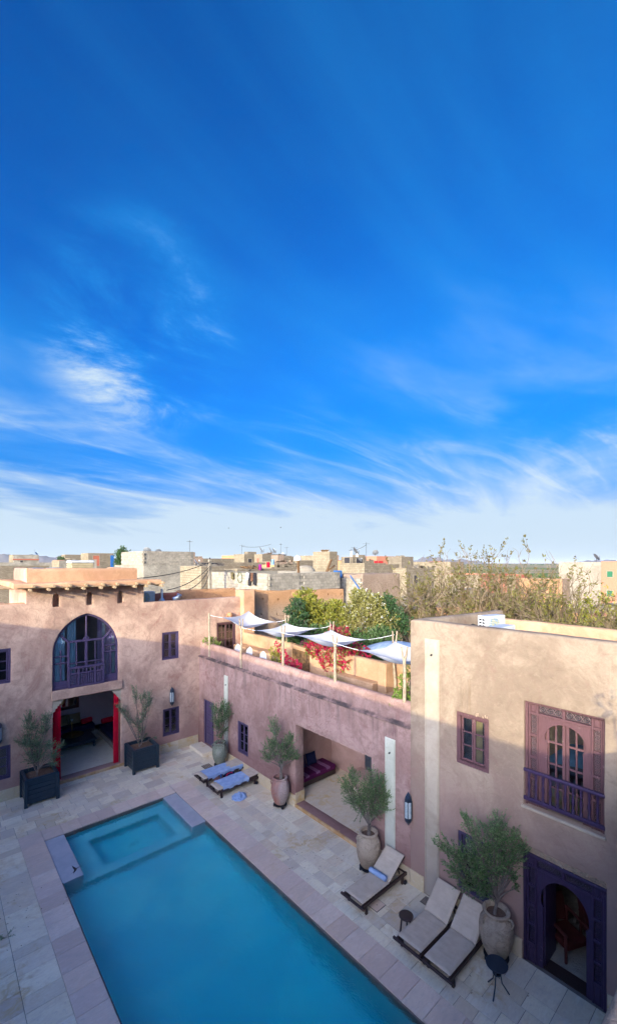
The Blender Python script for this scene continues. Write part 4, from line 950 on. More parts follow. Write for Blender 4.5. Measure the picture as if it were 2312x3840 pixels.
def ornate(parent, a0, a1, z0, z1, ia0, ia1, zs, zt, mat, d, nside, name, botz):
    """carved frame: two pierced side columns, a pierced top strip, an inner board with a round arch"""
    o = thing(name, (0, 0, 0), None, None); o.parent = parent; o.location = -parent.location
    def part(mb, nm, bev=.006, mt=None): return mb.build(nm, mt or mat, o, bevel=bev)
    f = MB(); b = lambda *k: LW.box(f, *k)
    fw = .055; sc = .26; tp = .27       # frame, side column, top strip
    b(a0, a1, d - .04, d + .12, z1 - fw, z1); b(a0, a0 + fw, d - .04, d + .12, z0, z1 - fw); b(a1 - fw, a1, d - .04, d + .12, z0, z1 - fw)
    part(f, 'outer_frame', .012)
    for s0, s1 in ((a0 + fw, a0 + sc), (a1 - sc, a1 - fw)):
        st_ = MB(); LW.box(st_, s0 + .002, s0 + .04, d, d + .08, z0, z1 - fw); LW.box(st_, s1 - .04, s1 - .002, d, d + .08, z0, z1 - fw)
        ph = (z1 - tp - botz) / nside
        for i in range(nside + 1): zz = botz + ph * i; LW.box(st_, s0 + .04, s1 - .04, d - .012, d + .085, zz - .028, zz + .028)
        part(st_, 'side_post', .006)
        for i in range(nside):
            c = carve(MB(), LW, s0 + .045, s1 - .045, botz + ph * i + .03, botz + ph * (i + 1) - .03, d + .03); part(c, 'carved_panel', 0)
            part(LW.box(MB(), s0 + .04, s1 - .04, d + .07, d + .078, botz + ph * i + .028, botz + ph * (i + 1) - .028), 'panel_back', 0, M['dark'])
        q = MB(); LW.box(q, s0 + .04, s1 - .04, d + .01, d + .07, z1 - tp + .028, z1 - fw); LW.box(q, s0 + .06, s1 - .06, d - .005, d + .02, z1 - tp + .06, z1 - fw - .03); part(q, 'corner_block')
        if botz > z0 + .1:
            q = MB(); LW.box(q, s0 + .04, s1 - .04, d + .01, d + .07, z0, botz - .028); LW.box(q, s0 + .06, s1 - .06, d - .005, d + .02, z0 + .06, botz - .07); part(q, 'foot_panel')
    m2 = (a0 + a1) / 2; q = MB(); LW.box(q, a0 + sc, a1 - sc, d - .002, d + .082, z1 - tp - .02, z1 - tp + .025); LW.box(q, m2 - .03, m2 + .03, d, d + .08, z1 - tp + .025, z1 - fw); part(q, 'top_rail')
    for s0, s1 in ((a0 + sc, m2 - .03), (m2 + .03, a1 - sc)):
        part(carve(MB(), LW, s0 + .01, s1 - .01, z1 - tp + .03, z1 - fw - .01, d + .03, True), 'carved_panel', 0)
        part(LW.box(MB(), s0, s1, d + .07, d + .078, z1 - tp + .025, z1 - fw), 'panel_back', 0, M['dark'])
    bd = LW.box(MB(), a0 + sc, a1 - sc, d + .03, d + .075, z0 + .002, z1 - tp - .021)
    c_ = (ia0 + ia1) / 2; w_ = (ia1 - ia0) / 2
    hole = LW.prism(MB(), [(ia0 + .05, z0 - .5), (ia1 - .05, z0 - .5), (ia1 - .05, zs - .16), (ia1 - .06, zs - .08)] + [(c_ + w_ * math.cos(math.pi * (i / 20) * 1.10 - math.pi * .05), zs + .06 + (zt - zs - .06) * math.sin(math.pi * (i / 20) * 1.10 - math.pi * .05)) for i in range(21)] + [(ia0 + .06, zs - .08), (ia0 + .05, zs - .16)], d - .2, d + .3)
    cut(bd, [hole], 'arched_board', mat, o)
    return o
owin = ornate(bk, *WB, 2.84, 3.62, 4.95, 5.36, M['purpleR'], .11, 4, 'carved_window', 3.55)
# casements with panes inside the arch
cs_ = MB(); k_ = lambda *q: LW.box(cs_, *q); dd_ = .20
for a in (2.87, 3.195, 3.265, 3.585): k_(a - .03, a + .03, dd_, dd_ + .045, 3.45, 5.4)
for a in (3.03, 3.42): k_(a - .017, a + .017, dd_ + .004, dd_ + .041, 3.45, 5.4)
for z in (3.5, 3.95, 4.45, 4.92): k_(2.84, 3.20, dd_ + .002, dd_ + .043, z - .022, z + .022); k_(3.26, 3.62, dd_ + .002, dd_ + .043, z - .022, z + .022)
cso = cs_.build('casement', M['purpleR'], owin, bevel=.004)
for a0, a1 in ((2.86, 3.2), (3.26, 3.6)):
    for z0, z1 in ((3.5, 3.95), (3.95, 4.45), (4.45, 4.92), (4.92, 5.38)): LW.box(MB(), a0, a1, dd_ + .02, dd_ + .024, z0 + .01, z1 - .01).build('pane', M['glass'], owin)
bl = thing('balustrade', (0, 0, 0), None, None); bl.parent = bk; bl.location = -bk.location
r_ = MB(); LW.box(r_, 2.47, 4.01, -.02, .06, 4.19, 4.26); r_.build('hand_rail', M['purple'], bl, bevel=.018, segs=2); LW.box(MB(), 2.47, 4.01, -.015, .055, 3.56, 3.64).build('bottom_rail', M['purple'], bl, bevel=.01)
for i in range(10):
    a = 2.60 + i * 1.30 / 9
    LW_p = LW.p(a, .02, 3.64)
    MB().lathe([(.03, 0), (.03, .07), (.018, .085), (.026, .11), (.018, .13), (.022, .16), (.033, .24), (.03, .29), (.016, .36), (.022, .375), (.017, .39), (.028, .42), (.018, .445), (.03, .47), (.03, .55)], LW_p, 8).build('baluster', M['purple'], bl, smooth=True)
# bedroom behind the carved window
recess(LW, bk, 1.2, 5.4, 3.3, 6.1, .41, 4.4, M['dim'], 'bedroom')
bed = thing('bed', (12.0, 3.2, 3.3), 'bed with blue cover seen through the carved purple window', 'bed')
MB().box(11.1, 13.2, 2.3, 4.1, 3.5, 3.72).build('frame', M['dark_wood'], bed); MB().grid(lambda u, v: (11.05 + 2.2 * u, 2.2 + 2.0 * v, 3.72 + .42 * (max(0, math.sin(math.pi * v)) ** .35) * (max(0, math.sin(math.pi * min(.5 + u * .5, .98))) ** .3) + .02 * noise.noise((u * 5, v * 5, 1))), 24, 24).build('cover', M['bed_blue'], bed, smooth=True)
place(MB().grid(lambda u, v: (14.0 + .05 * math.sin(u * 40), 3.2 - 1.6 * u, 3.4 + 2.5 * v), 60, 4), 'curtain', M['yellow_cloth'], 'yellow curtain deep in the bedroom behind the carved window', 'curtain')
# carved doorway
odoor = ornate(bk, *DB, 2.76, 3.68, 1.42, 2.03, M['purple'], .04, 4, 'carved_doorway', .42)
MB().box(WX + .08, WX + .4, 2.5, 3.95, .0, .02).build('door_sill', M['dark_wood'], odoor)
MB().box(WX + .13, WX + .75, 3.60, 3.65, .03, 2.0).build('door_leaf', M['purple'], odoor, bevel=.01)
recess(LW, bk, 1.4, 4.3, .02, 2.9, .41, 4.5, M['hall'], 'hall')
MB().box(WX + .41, WX + 4.4, 1.42, 4.28, .021, .03).build('hall_floor', M['stained'], bk)
def armchair(loc, rz, label):
    t = thing('armchair', loc, label, 'armchair', 'armchairs in the dark hall', rz)
    MB().box(-.3, .3, -.3, .3, .25, .40).build('seat', M['chair_red'], t, bevel=.04, segs=2, local=True)
    MB().grid(lambda u, v: ((u - .5) * .62, .28 + .10 * v + .06 * (1 - (2 * u - 1) ** 2), .38 + .62 * v * (1 - .18 * (2 * u - 1) ** 2)), 10, 8).build('backrest', M['chair_red'], t, smooth=True, local=True)
    MB().obox((0, .36, .7), (.6, .05, .6), Matrix.Rotation(R(-9), 3, 'X')).build('back_frame', M['mahogany'], t, bevel=.02, local=True)
    for s in (-1, 1):
        MB().bar((s * .33, -.32, .60), (s * .33, .34, .66), .06, .05).build('arm', M['mahogany'], t, bevel=.01, local=True)
        for y in (-.28, .30): MB().bar((s * .32, y, 0), (s * .33, y, .62), .05).build('leg', M['mahogany'], t, bevel=.006, local=True)
    return t
armchair((10.85, 3.45, .03), R(-25), 'red brown armchair nearest the carved doorway'); armchair((11.5, 2.9, .03), R(60), 'dark armchair farther inside the carved doorway')
# roof things on the block
def ac_unit(loc, rz, label):
    t = thing('ac_unit', loc, label, 'air conditioner', None, rz)
    MB().box(-.42, .42, -.16, .16, .06, .64).build('casing', M['ac_white'], t, bevel=.015, segs=2, local=True)
    MB().lathe([(0, 0), (.235, 0), (.245, .012), (.215, .02), (.0, .02)], (0, 0, 0), 24).xf(Matrix.Translation((-.10, -.163, .35)) @ Matrix.Rotation(R(90), 4, 'X')).build('fan_grille', M['ac_fin'], t, local=True)
    g = MB()
    for k in range(9): g.box(-.33, .13, -.192, -.186, .14 + k * .052, .150 + k * .052)
    g.build('grille_bars', M['ac_white'], t, local=True)
    for i in range(5): MB().box(-.4205, -.424, -.09, -.01, .14 + i * .09, .19 + i * .09).build('side_slot', M['iron'], t, local=True); MB().box(-.4205, -.424, .02, .10, .14 + i * .09, .19 + i * .09).build('side_slot', M['iron'], t, local=True)
    for x in (-.3, .3): MB().box(x - .03, x + .03, -.18, .18, 0, .06).build('foot', M['iron'], t, local=True)
    return t
ac_unit((12.65, 6.05, 6.60), R(-12), 'white air conditioner with blue fan grille on the flat roof of the tall block')
MB_ = MB().tube([(12.2, 6.1, 6.9), (12.0, 6.3, 7.0), (11.7, 6.5, 6.85), (11.5, 6.62, 6.45)], .018, 6)
place(MB_, 'pipe', M['cable'], 'black pipe curling from the roof air conditioner', 'pipe')
MB().box(12.2, 13.1, 5.8, 6.3, 6.35, 6.6).build('ac_plinth', M['render'], bk)
ac2 = thing('ac_unit', (11.5, 5.2, 6.5), 'flat white air conditioner top just above the parapet of the tall block', 'air conditioner'); MB().box(11.0, 11.95, 5.05, 5.4, 6.5, 7.12).build('casing', M['ac_white'], ac2, bevel=.02); MB().box(11.05, 11.9, 5.06, 5.39, 6.352, 6.5).build('foot', M['iron'], ac2)

# ------------------------------------------------------------------ west and south wings (they cast the courtyard shade)
ww = thing('west_wing', (X0, 10, 0), 'plastered wing closing the courtyard on its left side', 'building')
sol = Face('x', X0).prism(MB(), [(-14, 0), (FY - .002, 0), (FY - .002, 9.3), (-14, 9.3)], -.45, 0)
cuts = [MB().box(X0 - 1, X0 + 1, y, y + .85, z, z + 1.3) for y in (4, 8, 12, 16) for z in (.75, 4.3)]
cut(sol, cuts, 'wall', M['long'], ww)
MB().box(X0 - 7, X0 - .44, -14, FY - .01, 8.8, 9.0).build('roof', M['ochre'], ww); MB().box(X0 - 7, X0 - 6.9, -14, FY - .01, 0, 8.8).build('wall', M['long'], ww)
rough_wall((X0 - .3, -14), (X0 - .3, FY - .01), -.28, 9.25, 9.49, 9.49, 'parapet', M['block'], ww, amp=.012, wob=.02, seed=51)
for y in (4, 8, 12, 16):
    for z in (.75, 4.3): MB().box(X0 - .3, X0 - .25, y - .02, y + .87, z - .02, z + 1.32).build('shutter', M['purpleG'], ww)
sw_ = thing('south_wing', (4, 0, 0), 'plastered wing whose sunlit parapet corner shows at the bottom right', 'building')
MB().box(-.5, WX - .002, Y0 - .35, Y0 - .002, 0, 5.6).build('wall', M['long'], sw_)
MB().box(-.5, WX - .002, -6, Y0 - .36, 5.1, 5.25).build('roof', M['ochre'], sw_)
MB().box(X0 + .01, -.501, Y0 - .45, Y0 - .05, 0, 4.2).build('low_wall', M['long'], sw_)
rough_wall((WX - .01, Y0), (-.5, Y0), .36, 5.55, 5.90, 5.92, 'parapet', M['stone_rough'], sw_, amp=.03, rnd=.07, wob=.03, seed=52, step=.08)
# ------------------------------------------------------------------ wall lanterns
def lantern(p, face, label):
    """half-hexagonal lantern with pointed ends, dark metal and pale panes"""
    t = thing('wall_lantern', p, label, 'lantern', 'pointed wall lanterns')
    h, w = .95, .105
    def ring(r, z): return [(r * math.cos(math.pi * k / 3), r * math.sin(math.pi * k / 3), z) for k in range(6)]
    rot = Matrix.Rotation(0 if face.k == 'y' else R(90), 4, 'Z')
    off = Vector(face.p(0, -.105, 0)) - Vector(face.p(0, 0, 0))
    def put(mb, nm, mat, **k):
        mb.xf(Matrix.Translation(off) @ rot); return mb.build(nm, mat, t, local=True, **k)
    put(MB().lathe([(.0, .47), (.012, .44), (.05, .38), (.09, .32), (w, .27), (w, .20), (0, .20)], (0, 0, 0), 6), 'cap', M['metal'])
    put(MB().lathe([(.0, -.47), (.012, -.44), (.05, -.39), (.09, -.34), (w, -.29), (w, -.24), (0, -.24)][::-1], (0, 0, 0), 6), 'base', M['metal'])
    b = MB()
    for k in range(6): a = math.pi * k / 3; b.bar((w * .97 * math.cos(a), w * .97 * math.sin(a), -.24), (w * .97 * math.cos(a), w * .97 * math.sin(a), .2), .016)
    put(b, 'bars', M['metal'])
    for k in range(6):
        a0, a1 = math.pi * k / 3 + .08, math.pi * (k + 1) / 3 - .08; r = w * .94
        put(MB().add([(r * math.cos(a0), r * math.sin(a0), -.238), (r * math.cos(a1), r * math.sin(a1), -.238), (r * math.cos(a1), r * math.sin(a1), .198), (r * math.cos(a0), r * math.sin(a0), .198)], [(0, 1, 2, 3)]), 'pane', M['frost'])
    return t
lantern(FA.p(8.49, 0, 2.58), FA, 'pointed wall lantern on the facade above the lower right window')
lantern(FA.p(1.90, 0, 2.58), FA, 'pointed wall lantern cut off by the left edge of the picture')
lantern(LW.p(7.0, 0, 2.10), LW, 'pointed wall lantern between two pale rain chutes')

# ------------------------------------------------------------------ foliage helpers
RGT = Vector((ct, -st, 0)); FWD = Vector((st, ct, 0))          # sideways and depth, as one stands looking over the court
def leaf_add(mb, p, d, l, w, rng):
    d = d.normalized(); s = d.cross(Vector((rng.uniform(-1, 1), rng.uniform(-1, 1), rng.uniform(-.3, 1)))).normalized() * w * .5
    b = len(mb.v); m = p + d * l * .5
    mb.v += [tuple(p), tuple(m + s), tuple(p + d * l), tuple(m - s)]; mb.f.append((b, b + 1, b + 2, b + 3))
def rvec(r): 
    while True:
        v = Vector((r.uniform(-1, 1), r.uniform(-1, 1), r.uniform(-1, 1)))
        if .01 < v.length < 1: return v
def olive(base, clumps, seed, label, group, mat, leaf=(.056, .015), dens=1.0, stems=2, r0=.028, sc=(1, 1, 1)):
    """clumps: (side, height, radius[, depth]) from the foot of the trunk"""
    clumps = [(c[0] * sc[0], c[1] * sc[1], c[2] * sc[2]) for c in clumps]
    r = random.Random(seed); base = Vector(base); t = thing('olive_tree', base, label, 'tree', group)
    wood, lv = MB(), MB()
    feet = [Vector((r.uniform(-.06, .06), r.uniform(-.06, .06), 0)) for _ in range(stems)]
    forks = [f + Vector((r.uniform(-.08, .08), r.uniform(-.08, .08), 0)) + Vector((0, 0, 1)) * min(c[1] for c in clumps) * .55 for f in feet]
    for f, k in zip(feet, forks): wood.tube([f, f.lerp(k, .35) + rvec(r) * .02, f.lerp(k, .7) + rvec(r) * .03, k], [r0 * 1.15, r0, r0 * .9, r0 * .78], 7)
    for ci, c in enumerate(clumps):
        C = RGT * c[0] + FWD * (c[3] if len(c) > 3 else r.uniform(-.12, .12)) + Vector((0, 0, c[1])); R_ = c[2]
        k = min(forks, key=lambda q: (q - C).length + r.uniform(0, .15)); dirv = C - k
        limb = [k, k + dirv * .3 + rvec(r) * .05 + Vector((0, 0, .03)), k + dirv * .65 + rvec(r) * .06, C]
        wood.tube(limb, [r0 * .7, r0 * .5, r0 * .34, r0 * .2], 6)
        n = int(46 * dens * (R_ / .3) ** 2) + 6
        for i in range(n):
            s = limb[2].lerp(C, r.random()) + rvec(r) * R_ * .45
            o = rvec(r); o.z = o.z * .8 + .28; e = C + o.normalized() * R_ * r.uniform(.5, 1.45)
            if (e - s).length > .42: s = e + (s - e).normalized() * .42
            m = s.lerp(e, .5) + Vector((0, 0, r.uniform(0, .03))); wood.tube([s, m, e], [.004, .003, .0015], 3, False)
            nl = int((e - s).length / .021) + 2
            for j in range(nl):
                q = s.lerp(e, .15 + .85 * (j + r.random()) / nl); d = (e - s).normalized() * .75 + rvec(r) * .8
                leaf_add(lv, q, d, leaf[0] * r.uniform(.7, 1.25), leaf[1] * r.uniform(.8, 1.3), r)
    wood.build('trunk', M['bark'], t, smooth=True, local=True); lv.build('crown', mat, t, local=True); return t
def planter(cx, cy, label, rz=0):
    t = thing('planter_box', (cx, cy, 0), label, 'planter', 'blue black planter boxes', rz); w, h = .5, 1.0
    for s, ax in ((1, 0), (-1, 0), (1, 1), (-1, 1)):
        for k in range(5):
            z0 = .10 + k * .166; b = (s * (w - .045), s * w) if s > 0 else (s * w, s * (w - .045)); e = rt.uniform(-.003, .003)
            m = MB()
            if ax == 0: m.box(b[0] + e, b[1] + e, -w + .05, w - .05, z0 + .003, z0 + .163)
            else: m.box(-w + .05, w - .05, b[0] + e, b[1] + e, z0 + .003, z0 + .163)
            m.build('plank', M['black_wood'], t, bevel=.006, local=True)
    for x in (-1, 1):
        for y in (-1, 1): MB().box(x * w - .055, x * w + .055, y * w - .055, y * w + .055, .0, h - .03).build('corner_post', M['black_wood'], t, bevel=.008, local=True)
    rim = MB(); e = w + .035
    rim.box(-e, e, -e, -e + .10, h - .06, h).box(-e, e, e - .10, e, h - .06, h).box(-e, -e + .10, -e + .10, e - .10, h - .06, h).box(e - .10, e, -e + .10, e - .10, h - .06, h)
    rim.build('rim', M['black_wood'], t, bevel=.01, local=True)
    MB().grid(lambda u, v: (-w + .05 + (2 * w - .1) * u, -w + .05 + (2 * w - .1) * v, h - .13 + .03 * noise.noise((u * 6, v * 6, cx))), 14, 14).build('soil', M['soil'], t, smooth=True, local=True)
    return t
planter(3.10, 18.76, 'blue black square planter box left of the salon opening'); planter(6.88, 18.70, 'blue black square planter box right of the salon opening')
olive((3.05, 18.75, .86), [(-.30, .55, .30), (.0, .60, .34), (-.45, 1.15, .30), (-.10, 1.05, .34), (-.25, 1.65, .28), (.22, 1.55, .26), (.38, 1.0, .20), (-.3, 2.0, .2), (.35, 1.95, .2), (.72, .68, .22), (.55, .38, .18), (.85, 1.0, .14)], 3, 'leafy olive tree growing in the left planter box', 'olive trees', M['olive_blue'], sc=(1.0, 1.12, 1.05))
olive((6.85, 18.7, .86), [(-.02, .35, .22), (.0, .75, .22), (-.12, 1.1, .24), (.14, 1.45, .22), (.18, 1.85, .2), (.32, 2.25, .2), (-.2, 2.2, .18), (-.3, 2.55, .14), (.1, 2.3, .15), (-.55, 1.2, .18), (-.75, 1.55, .18), (-.95, 1.75, .15), (.38, 2.0, .14), (.62, .38, .1)], 8, 'tall sparse olive tree growing in the right planter box', 'olive trees', M['olive_blue'], dens=.9)
# clay jars on wheeled stands
def jar(x, y, h, r, label, mat, lean=0):
    t = thing('clay_jar', (x, y, 0), label, 'jar', 'clay jars with olive trees along the wall'); z0 = .13
    P = [(.0, 0), (.50, .0), (.62, .05), (.86, .25), (.98, .45), (1.0, .58), (.95, .72), (.82, .82), (.70, .87), (.66, .90), (.74, .93), (.80, .955), (.79, .985), (.74, 1.0), (.62, .99), (.58, .95), (.56, .88), (0, .87)]
    b = MB().lathe([(p * r, z0 + z * (h - z0)) for p, z in P[:15]] + [(.57 * r, h - .06), (.56 * r, h - .14)], (0, 0, 0), 36)
    b.v = [tuple(Vector(v) + noise.noise_vector(Vector(v) * 4 + Vector((x, y, 0))) * .008) for v in b.v]
    b.build('body', mat, t, smooth=True, local=True)
    MB().lathe([(0, .01), (.3 * r, .015), (.57 * r, 0)], (0, 0, h - .10), 20).build('soil', M['soil'], t, smooth=True, local=True)
    for k in range(3):
        a = .6 + k * 2.09; c = Vector((math.cos(a), math.sin(a), 0)); q = Vector((-c.y, c.x, 0)); zc = z0 + .80 * (h - z0)
        MB().tube([c * r * .72 + q * .0 + Vector((0, 0, zc + .10 * h)), c * r * .92 + Vector((0, 0, zc + .11 * h)), c * r * 1.02 + Vector((0, 0, zc + .05 * h)), c * r * .93 + Vector((0, 0, zc - .04 * h))], [.022, .025, .025, .022], 8).build('handle', mat, t, smooth=True, local=True)
    MB().lathe([(r * .72, .0), (r * .74, .02), (r * .66, .03), (r * .5, .03)], (0, 0, z0 - .035), 20).build('stand', M['iron'], t, local=True)
    for k in range(3):
        a = .3 + k * 2.09; c = Vector((math.cos(a), math.sin(a), 0)) * r * .62
        w = MB().lathe([(.0, -.025), (.05, -.025), (.058, -.015), (.058, .015), (.05, .025), (0, .025)], (0, 0, 0), 16).xf(Matrix.Translation(c + Vector((0, 0, .059))) @ Matrix.Rotation(a + 1, 4, 'Z') @ Matrix.Rotation(R(90), 4, 'X'))
        w.build('wheel', M['rubber'], t, smooth=False, local=True)
    return t
jar(9.45, 16.52, 1.05, .33, 'mossy grey clay jar beside the corner door', M['jar_moss']); jar(9.50, 12.32, 1.09, .335, 'flaking red clay jar left of the wide garden room opening', M['jar_red'])
jar(9.42, 8.10, 1.13, .345, 'pale weathered clay jar beside the lounger with the rolled towel', M['jar_grey']); jar(9.42, 4.40, 1.13, .36, 'big pale clay jar between the loungers and the carved doorway', M['jar_grey'])
olive((9.45, 16.52, .96), [(.0, .35, .2), (-.05, .75, .24), (.12, .55, .2), (.05, 1.1, .28), (-.15, 1.0, .22), (.25, 1.3, .26), (-.05, 1.5, .26), (-.2, 1.4, .18), (.1, 1.75, .2), (.35, 1.65, .18), (.4, 1.3, .16), (-.3, 1.65, .14)], 21, 'slender olive tree in the mossy jar by the corner door', 'olive trees', M['olive'])
olive((9.50, 12.32, 1.0), [(-.25, .75, .26), (-.45, .65, .22), (-.2, 1.1, .30), (-.42, 1.0, .22), (-.22, 1.5, .24), (-.25, 1.8, .17), (.22, .7, .27), (.42, .85, .26), (.3, 1.15, .26), (.45, 1.3, .18), (.1, 1.0, .2), (.6, .7, .16), (-.62, .8, .13)], 34, 'olive tree with two crowns in the flaking red jar', 'olive trees', M['olive'], stems=3, sc=(1.0, 1.18, 1.02))
olive((9.42, 8.10, 1.03), [(-.15, .5, .26), (.1, .55, .28), (-.35, .75, .28), (.35, .62, .26), (-.1, .9, .32), (.2, .95, .30), (-.5, 1.05, .24), (.5, .9, .24), (-.38, 1.25, .2), (.3, 1.25, .2), (.0, 1.2, .24), (-.62, 1.15, .16), (.68, .75, .17), (.1, 1.42, .14), (-.42, 1.45, .13)], 44, 'wide leafy olive tree in the jar beside the rolled towel lounger', 'olive trees', M['olive'], dens=1.15, stems=3, sc=(1.12, 1.25, 1.08))
olive((9.42, 4.40, 1.03), [(-.2, .45, .25), (-.38, .6, .28), (-.1, .75, .28), (.1, .85, .26), (-.5, .9, .27), (-.25, 1.05, .3), (.05, 1.15, .28), (-.68, .72, .2), (-.72, 1.05, .18), (-.92, 1.22, .14), (-.1, 1.42, .22), (.1, 1.55, .16), (-.42, 1.52, .14), (-.55, 1.68, .1), (.32, .95, .2), (.42, 1.15, .16), (.28, .6, .14), (-.55, .42, .16), (.3, 1.35, .12), (.38, .38, .08)], 57, 'biggest olive tree with pale glossy leaves in the jar nearest the doorway', 'olive trees', M['olive'], leaf=(.062, .015), dens=1.1, stems=2, sc=(1.38, 1.33, 1.15), r0=.032)

# ------------------------------------------------------------------ loungers, tables, towels
def pad(x0, x1, y0, y1, z0, z1, seed):
    """filled mattress pad: soft edges, slightly uneven top with creases"""
    m = MB(); c = ((x0 + x1) / 2, (y0 + y1) / 2, (z0 + z1) / 2); h = ((x1 - x0) / 2, (y1 - y0) / 2, (z1 - z0) / 2)
    def side(sg):
        def fn(u, v):
            a, b = u * 2 - 1, v * 2 - 1; e = ((1 - abs(a) ** 14) * (1 - abs(b) ** 9)); e = max(0, e) ** .45; q = Vector((a * 3.2, b * 1.4, seed))
            wr = (.006 * noise.noise(q * 1.3) + .0035 * noise.noise(Vector((a * 11 + .6 * b, b * .8, seed)))) if sg > 0 else 0
            return (c[0] + a * h[0] * (1 - .006 * (1 - e)), c[1] + b * h[1], c[2] + sg * h[2] * e + wr * e)
        return fn
    m.grid(side(1), 44, 22); m.grid(side(-1), 20, 10); return m
def lounger(x, y, label, back=35, rz=0, length=1.95):
    """foot at local -x, head at +x against the wall"""
    t = thing('sun_lounger', (x, y, 0), label, 'sun lounger', 'sun loungers beside the pool', rz); w = .30; hx = .16
    for s in (-1, 1):
        MB().box(-.95, .98, s * w - .03, s * w + .03, .20, .285).build('side_rail', M['dark_wood'], t, bevel=.008, local=True)
        MB().obox((-.78, s * (w - .005), .11), (.075, .06, .22), Matrix.Rotation(R(-8), 3, 'Y')).build('leg', M['dark_wood'], t, bevel=.006, local=True)
        MB().obox((.72, s * (w - .005), .12), (.075, .06, .20)).build('leg', M['dark_wood'], t, bevel=.006, local=True)
        MB().lathe([(0, -.02), (.05, -.02), (.06, -.012), (.06, .012), (.05, .02), (0, .02)], (0, 0, 0), 18).xf(Matrix.Translation((.78, s * (w + .045), .061)) @ Matrix.Rotation(R(90), 4, 'X')).build('wheel', M['rubber'], t, local=True)
    MB().box(-.99, -.93, -w - .1, w + .1, .215, .275).build('foot_rail', M['dark_wood'], t, bevel=.012, local=True); MB().box(.86, .92, -w + .03, w - .03, .22, .27).build('head_rail', M['dark_wood'], t, bevel=.006, local=True)
    for k in range(9): MB().box(-.88 + k * .115, -.80 + k * .115, -w + .03, w - .03, .268, .290).build('slat', M['dark_wood'], t, local=True)
    a = R(back); L = .78
    m = Matrix.Translation((hx, 0, .29)) @ Matrix.Rotation(-a, 4, 'Y')
    bf = MB().box(0, L, -w + .01, -w + .06, -.02, .02).box(0, L, w - .06, w - .01, -.02, .02)
    for k in range(5): bf.box(.08 + k * .15, .14 + k * .15, -w + .06, w - .06, -.012, .018)
    bf.xf(m).build('back_frame', M['dark_wood'], t, bevel=.004, local=True)
    if back > 5:
        e = m @ Vector((.5, 0, -.02))
        for s in (-1, 1): MB().bar((e.x, s * .2, e.z), (e.x + .12, s * .2, .25), .03).build('prop', M['dark_wood'], t, local=True)
    pad(-.93, hx - .006, -w - .01, w + .01, .292, .372, x + y).build('seat_cushion', M['cushion'], t, smooth=True, local=True)
    pad(.012, L + .02, -w - .01, w + .01, .022, .100, x - y).xf(m).build('back_cushion', M['cushion'], t, smooth=True, local=True)
    return t
lounger(8.98, 7.42, 'beige lounger with a rolled blue towel', 33); lounger(8.92, 5.70, 'beige lounger beside the small dark stool', 38); lounger(8.92, 5.00, 'beige lounger next to the big pale clay jar', 38)
lounger(8.98, 15.62, 'flat lounger under a smooth blue towel, farther of the far pair', 3); lounger(8.98, 14.52, 'flat lounger under a crumpled blue towel, nearer of the far pair', 3)
# rolled towel
tw_ = MB(); sp_ = []
for k in range(70):
    a = k * .30; sp_.append((.02 + .0035 * a, a))
def spiral(u, v):
    a = u * 20; r = .018 + .0030 * a; return (r * math.cos(a), (v - .5) * .52, r * math.sin(a))
rt_o = thing('rolled_towel', (9.02, 7.42, .455), 'rolled blue towel lying on the beige lounger', 'towel', rz=R(3)); MB().grid(spiral, 130, 8).build('roll', M['towel'], rt_o, smooth=True, local=True)
def drape(x0, x1, yc, w, seed, label, z=.385, side=.16, crumple=0.):
    """towel spread over a lounger, its long edges hanging down"""
    def fn(u, v):
        s = (v - .5) * (w + side * 2); x = x0 + (x1 - x0) * u; half = w / 2; q = Vector((x * 3.1, s * 3.1, seed))
        wr = .010 * noise.noise(q * 2) + crumple * (.05 * abs(noise.noise(q * 1.7)) + .03 * abs(noise.noise(q * 4)))
        if abs(s) <= half: return (x + .02 * noise.noise(q), yc + s, z + wr + .012)
        over = abs(s) - half; g = math.copysign(1, s)
        return (x + .02 * noise.noise(q), yc + g * (half + .02 + .03 * abs(noise.noise(q * 1.4)) + .012 * math.sin(x * 16 + seed)), z + .012 + wr - over * (1.0 + .25 * noise.noise((x * 2.2, seed, g))))
    return place(MB().grid(fn, 60, 34), 'draped_towel', M['towel'], label, 'towel')
drape(8.22, 9.86, 15.62, .60, 3, 'smooth blue towel spread over the farther flat lounger'); drape(8.25, 9.42, 14.52, .60, 9, 'crumpled blue towel spread over the nearer flat lounger', crumple=.6)
def heap(u, v):
    a = u * 2 * math.pi; r = .30 * v * (1 + .25 * noise.noise((math.cos(a) * 1.3, math.sin(a) * 1.3, 2)))
    q = Vector((math.cos(a) * r * 9, math.sin(a) * r * 9, 4)); return (8.72 + r * math.cos(a) * 1.05, 13.80 + r * math.sin(a) * .9, .008 + max(0, .16 * (1 - v ** 1.6) + .075 * noise.noise(q) * (1 - v * .7) + .04 * abs(noise.noise(q * 2.3))))
place(MB().grid(heap, 70, 26), 'towel_heap', M['towel'], 'crumpled blue towel heaped on the paving', 'towel')
pf = thing('pouf', (8.66, 15.05, 0), 'round brown leather pouf between the two towel covered loungers', 'pouf')
MB().lathe([(0, 0), (.17, 0), (.215, .06), (.225, .16), (.20, .26), (.15, .30), (0, .31)], (8.60, 15.08, .003), 24).build('body', simple('brown_leather', (.16, .075, .06), (.11, .05, .045), rough=.5), pf, smooth=True)
bt = thing('bottle', (8.63, 15.04, .31), 'small blue bottle standing on the brown pouf', 'bottle')
MB().lathe([(0, 0), (.03, 0), (.033, .02), (.033, .10), (.014, .13), (.014, .15)], (8.66, 15.06, .313), 14).build('body', M['blue_paint'], bt, smooth=True); MB().lathe([(.016, 0), (.016, .025), (0, .027)], (8.66, 15.06, .464), 12).build('cap', M['white_paint'], bt)
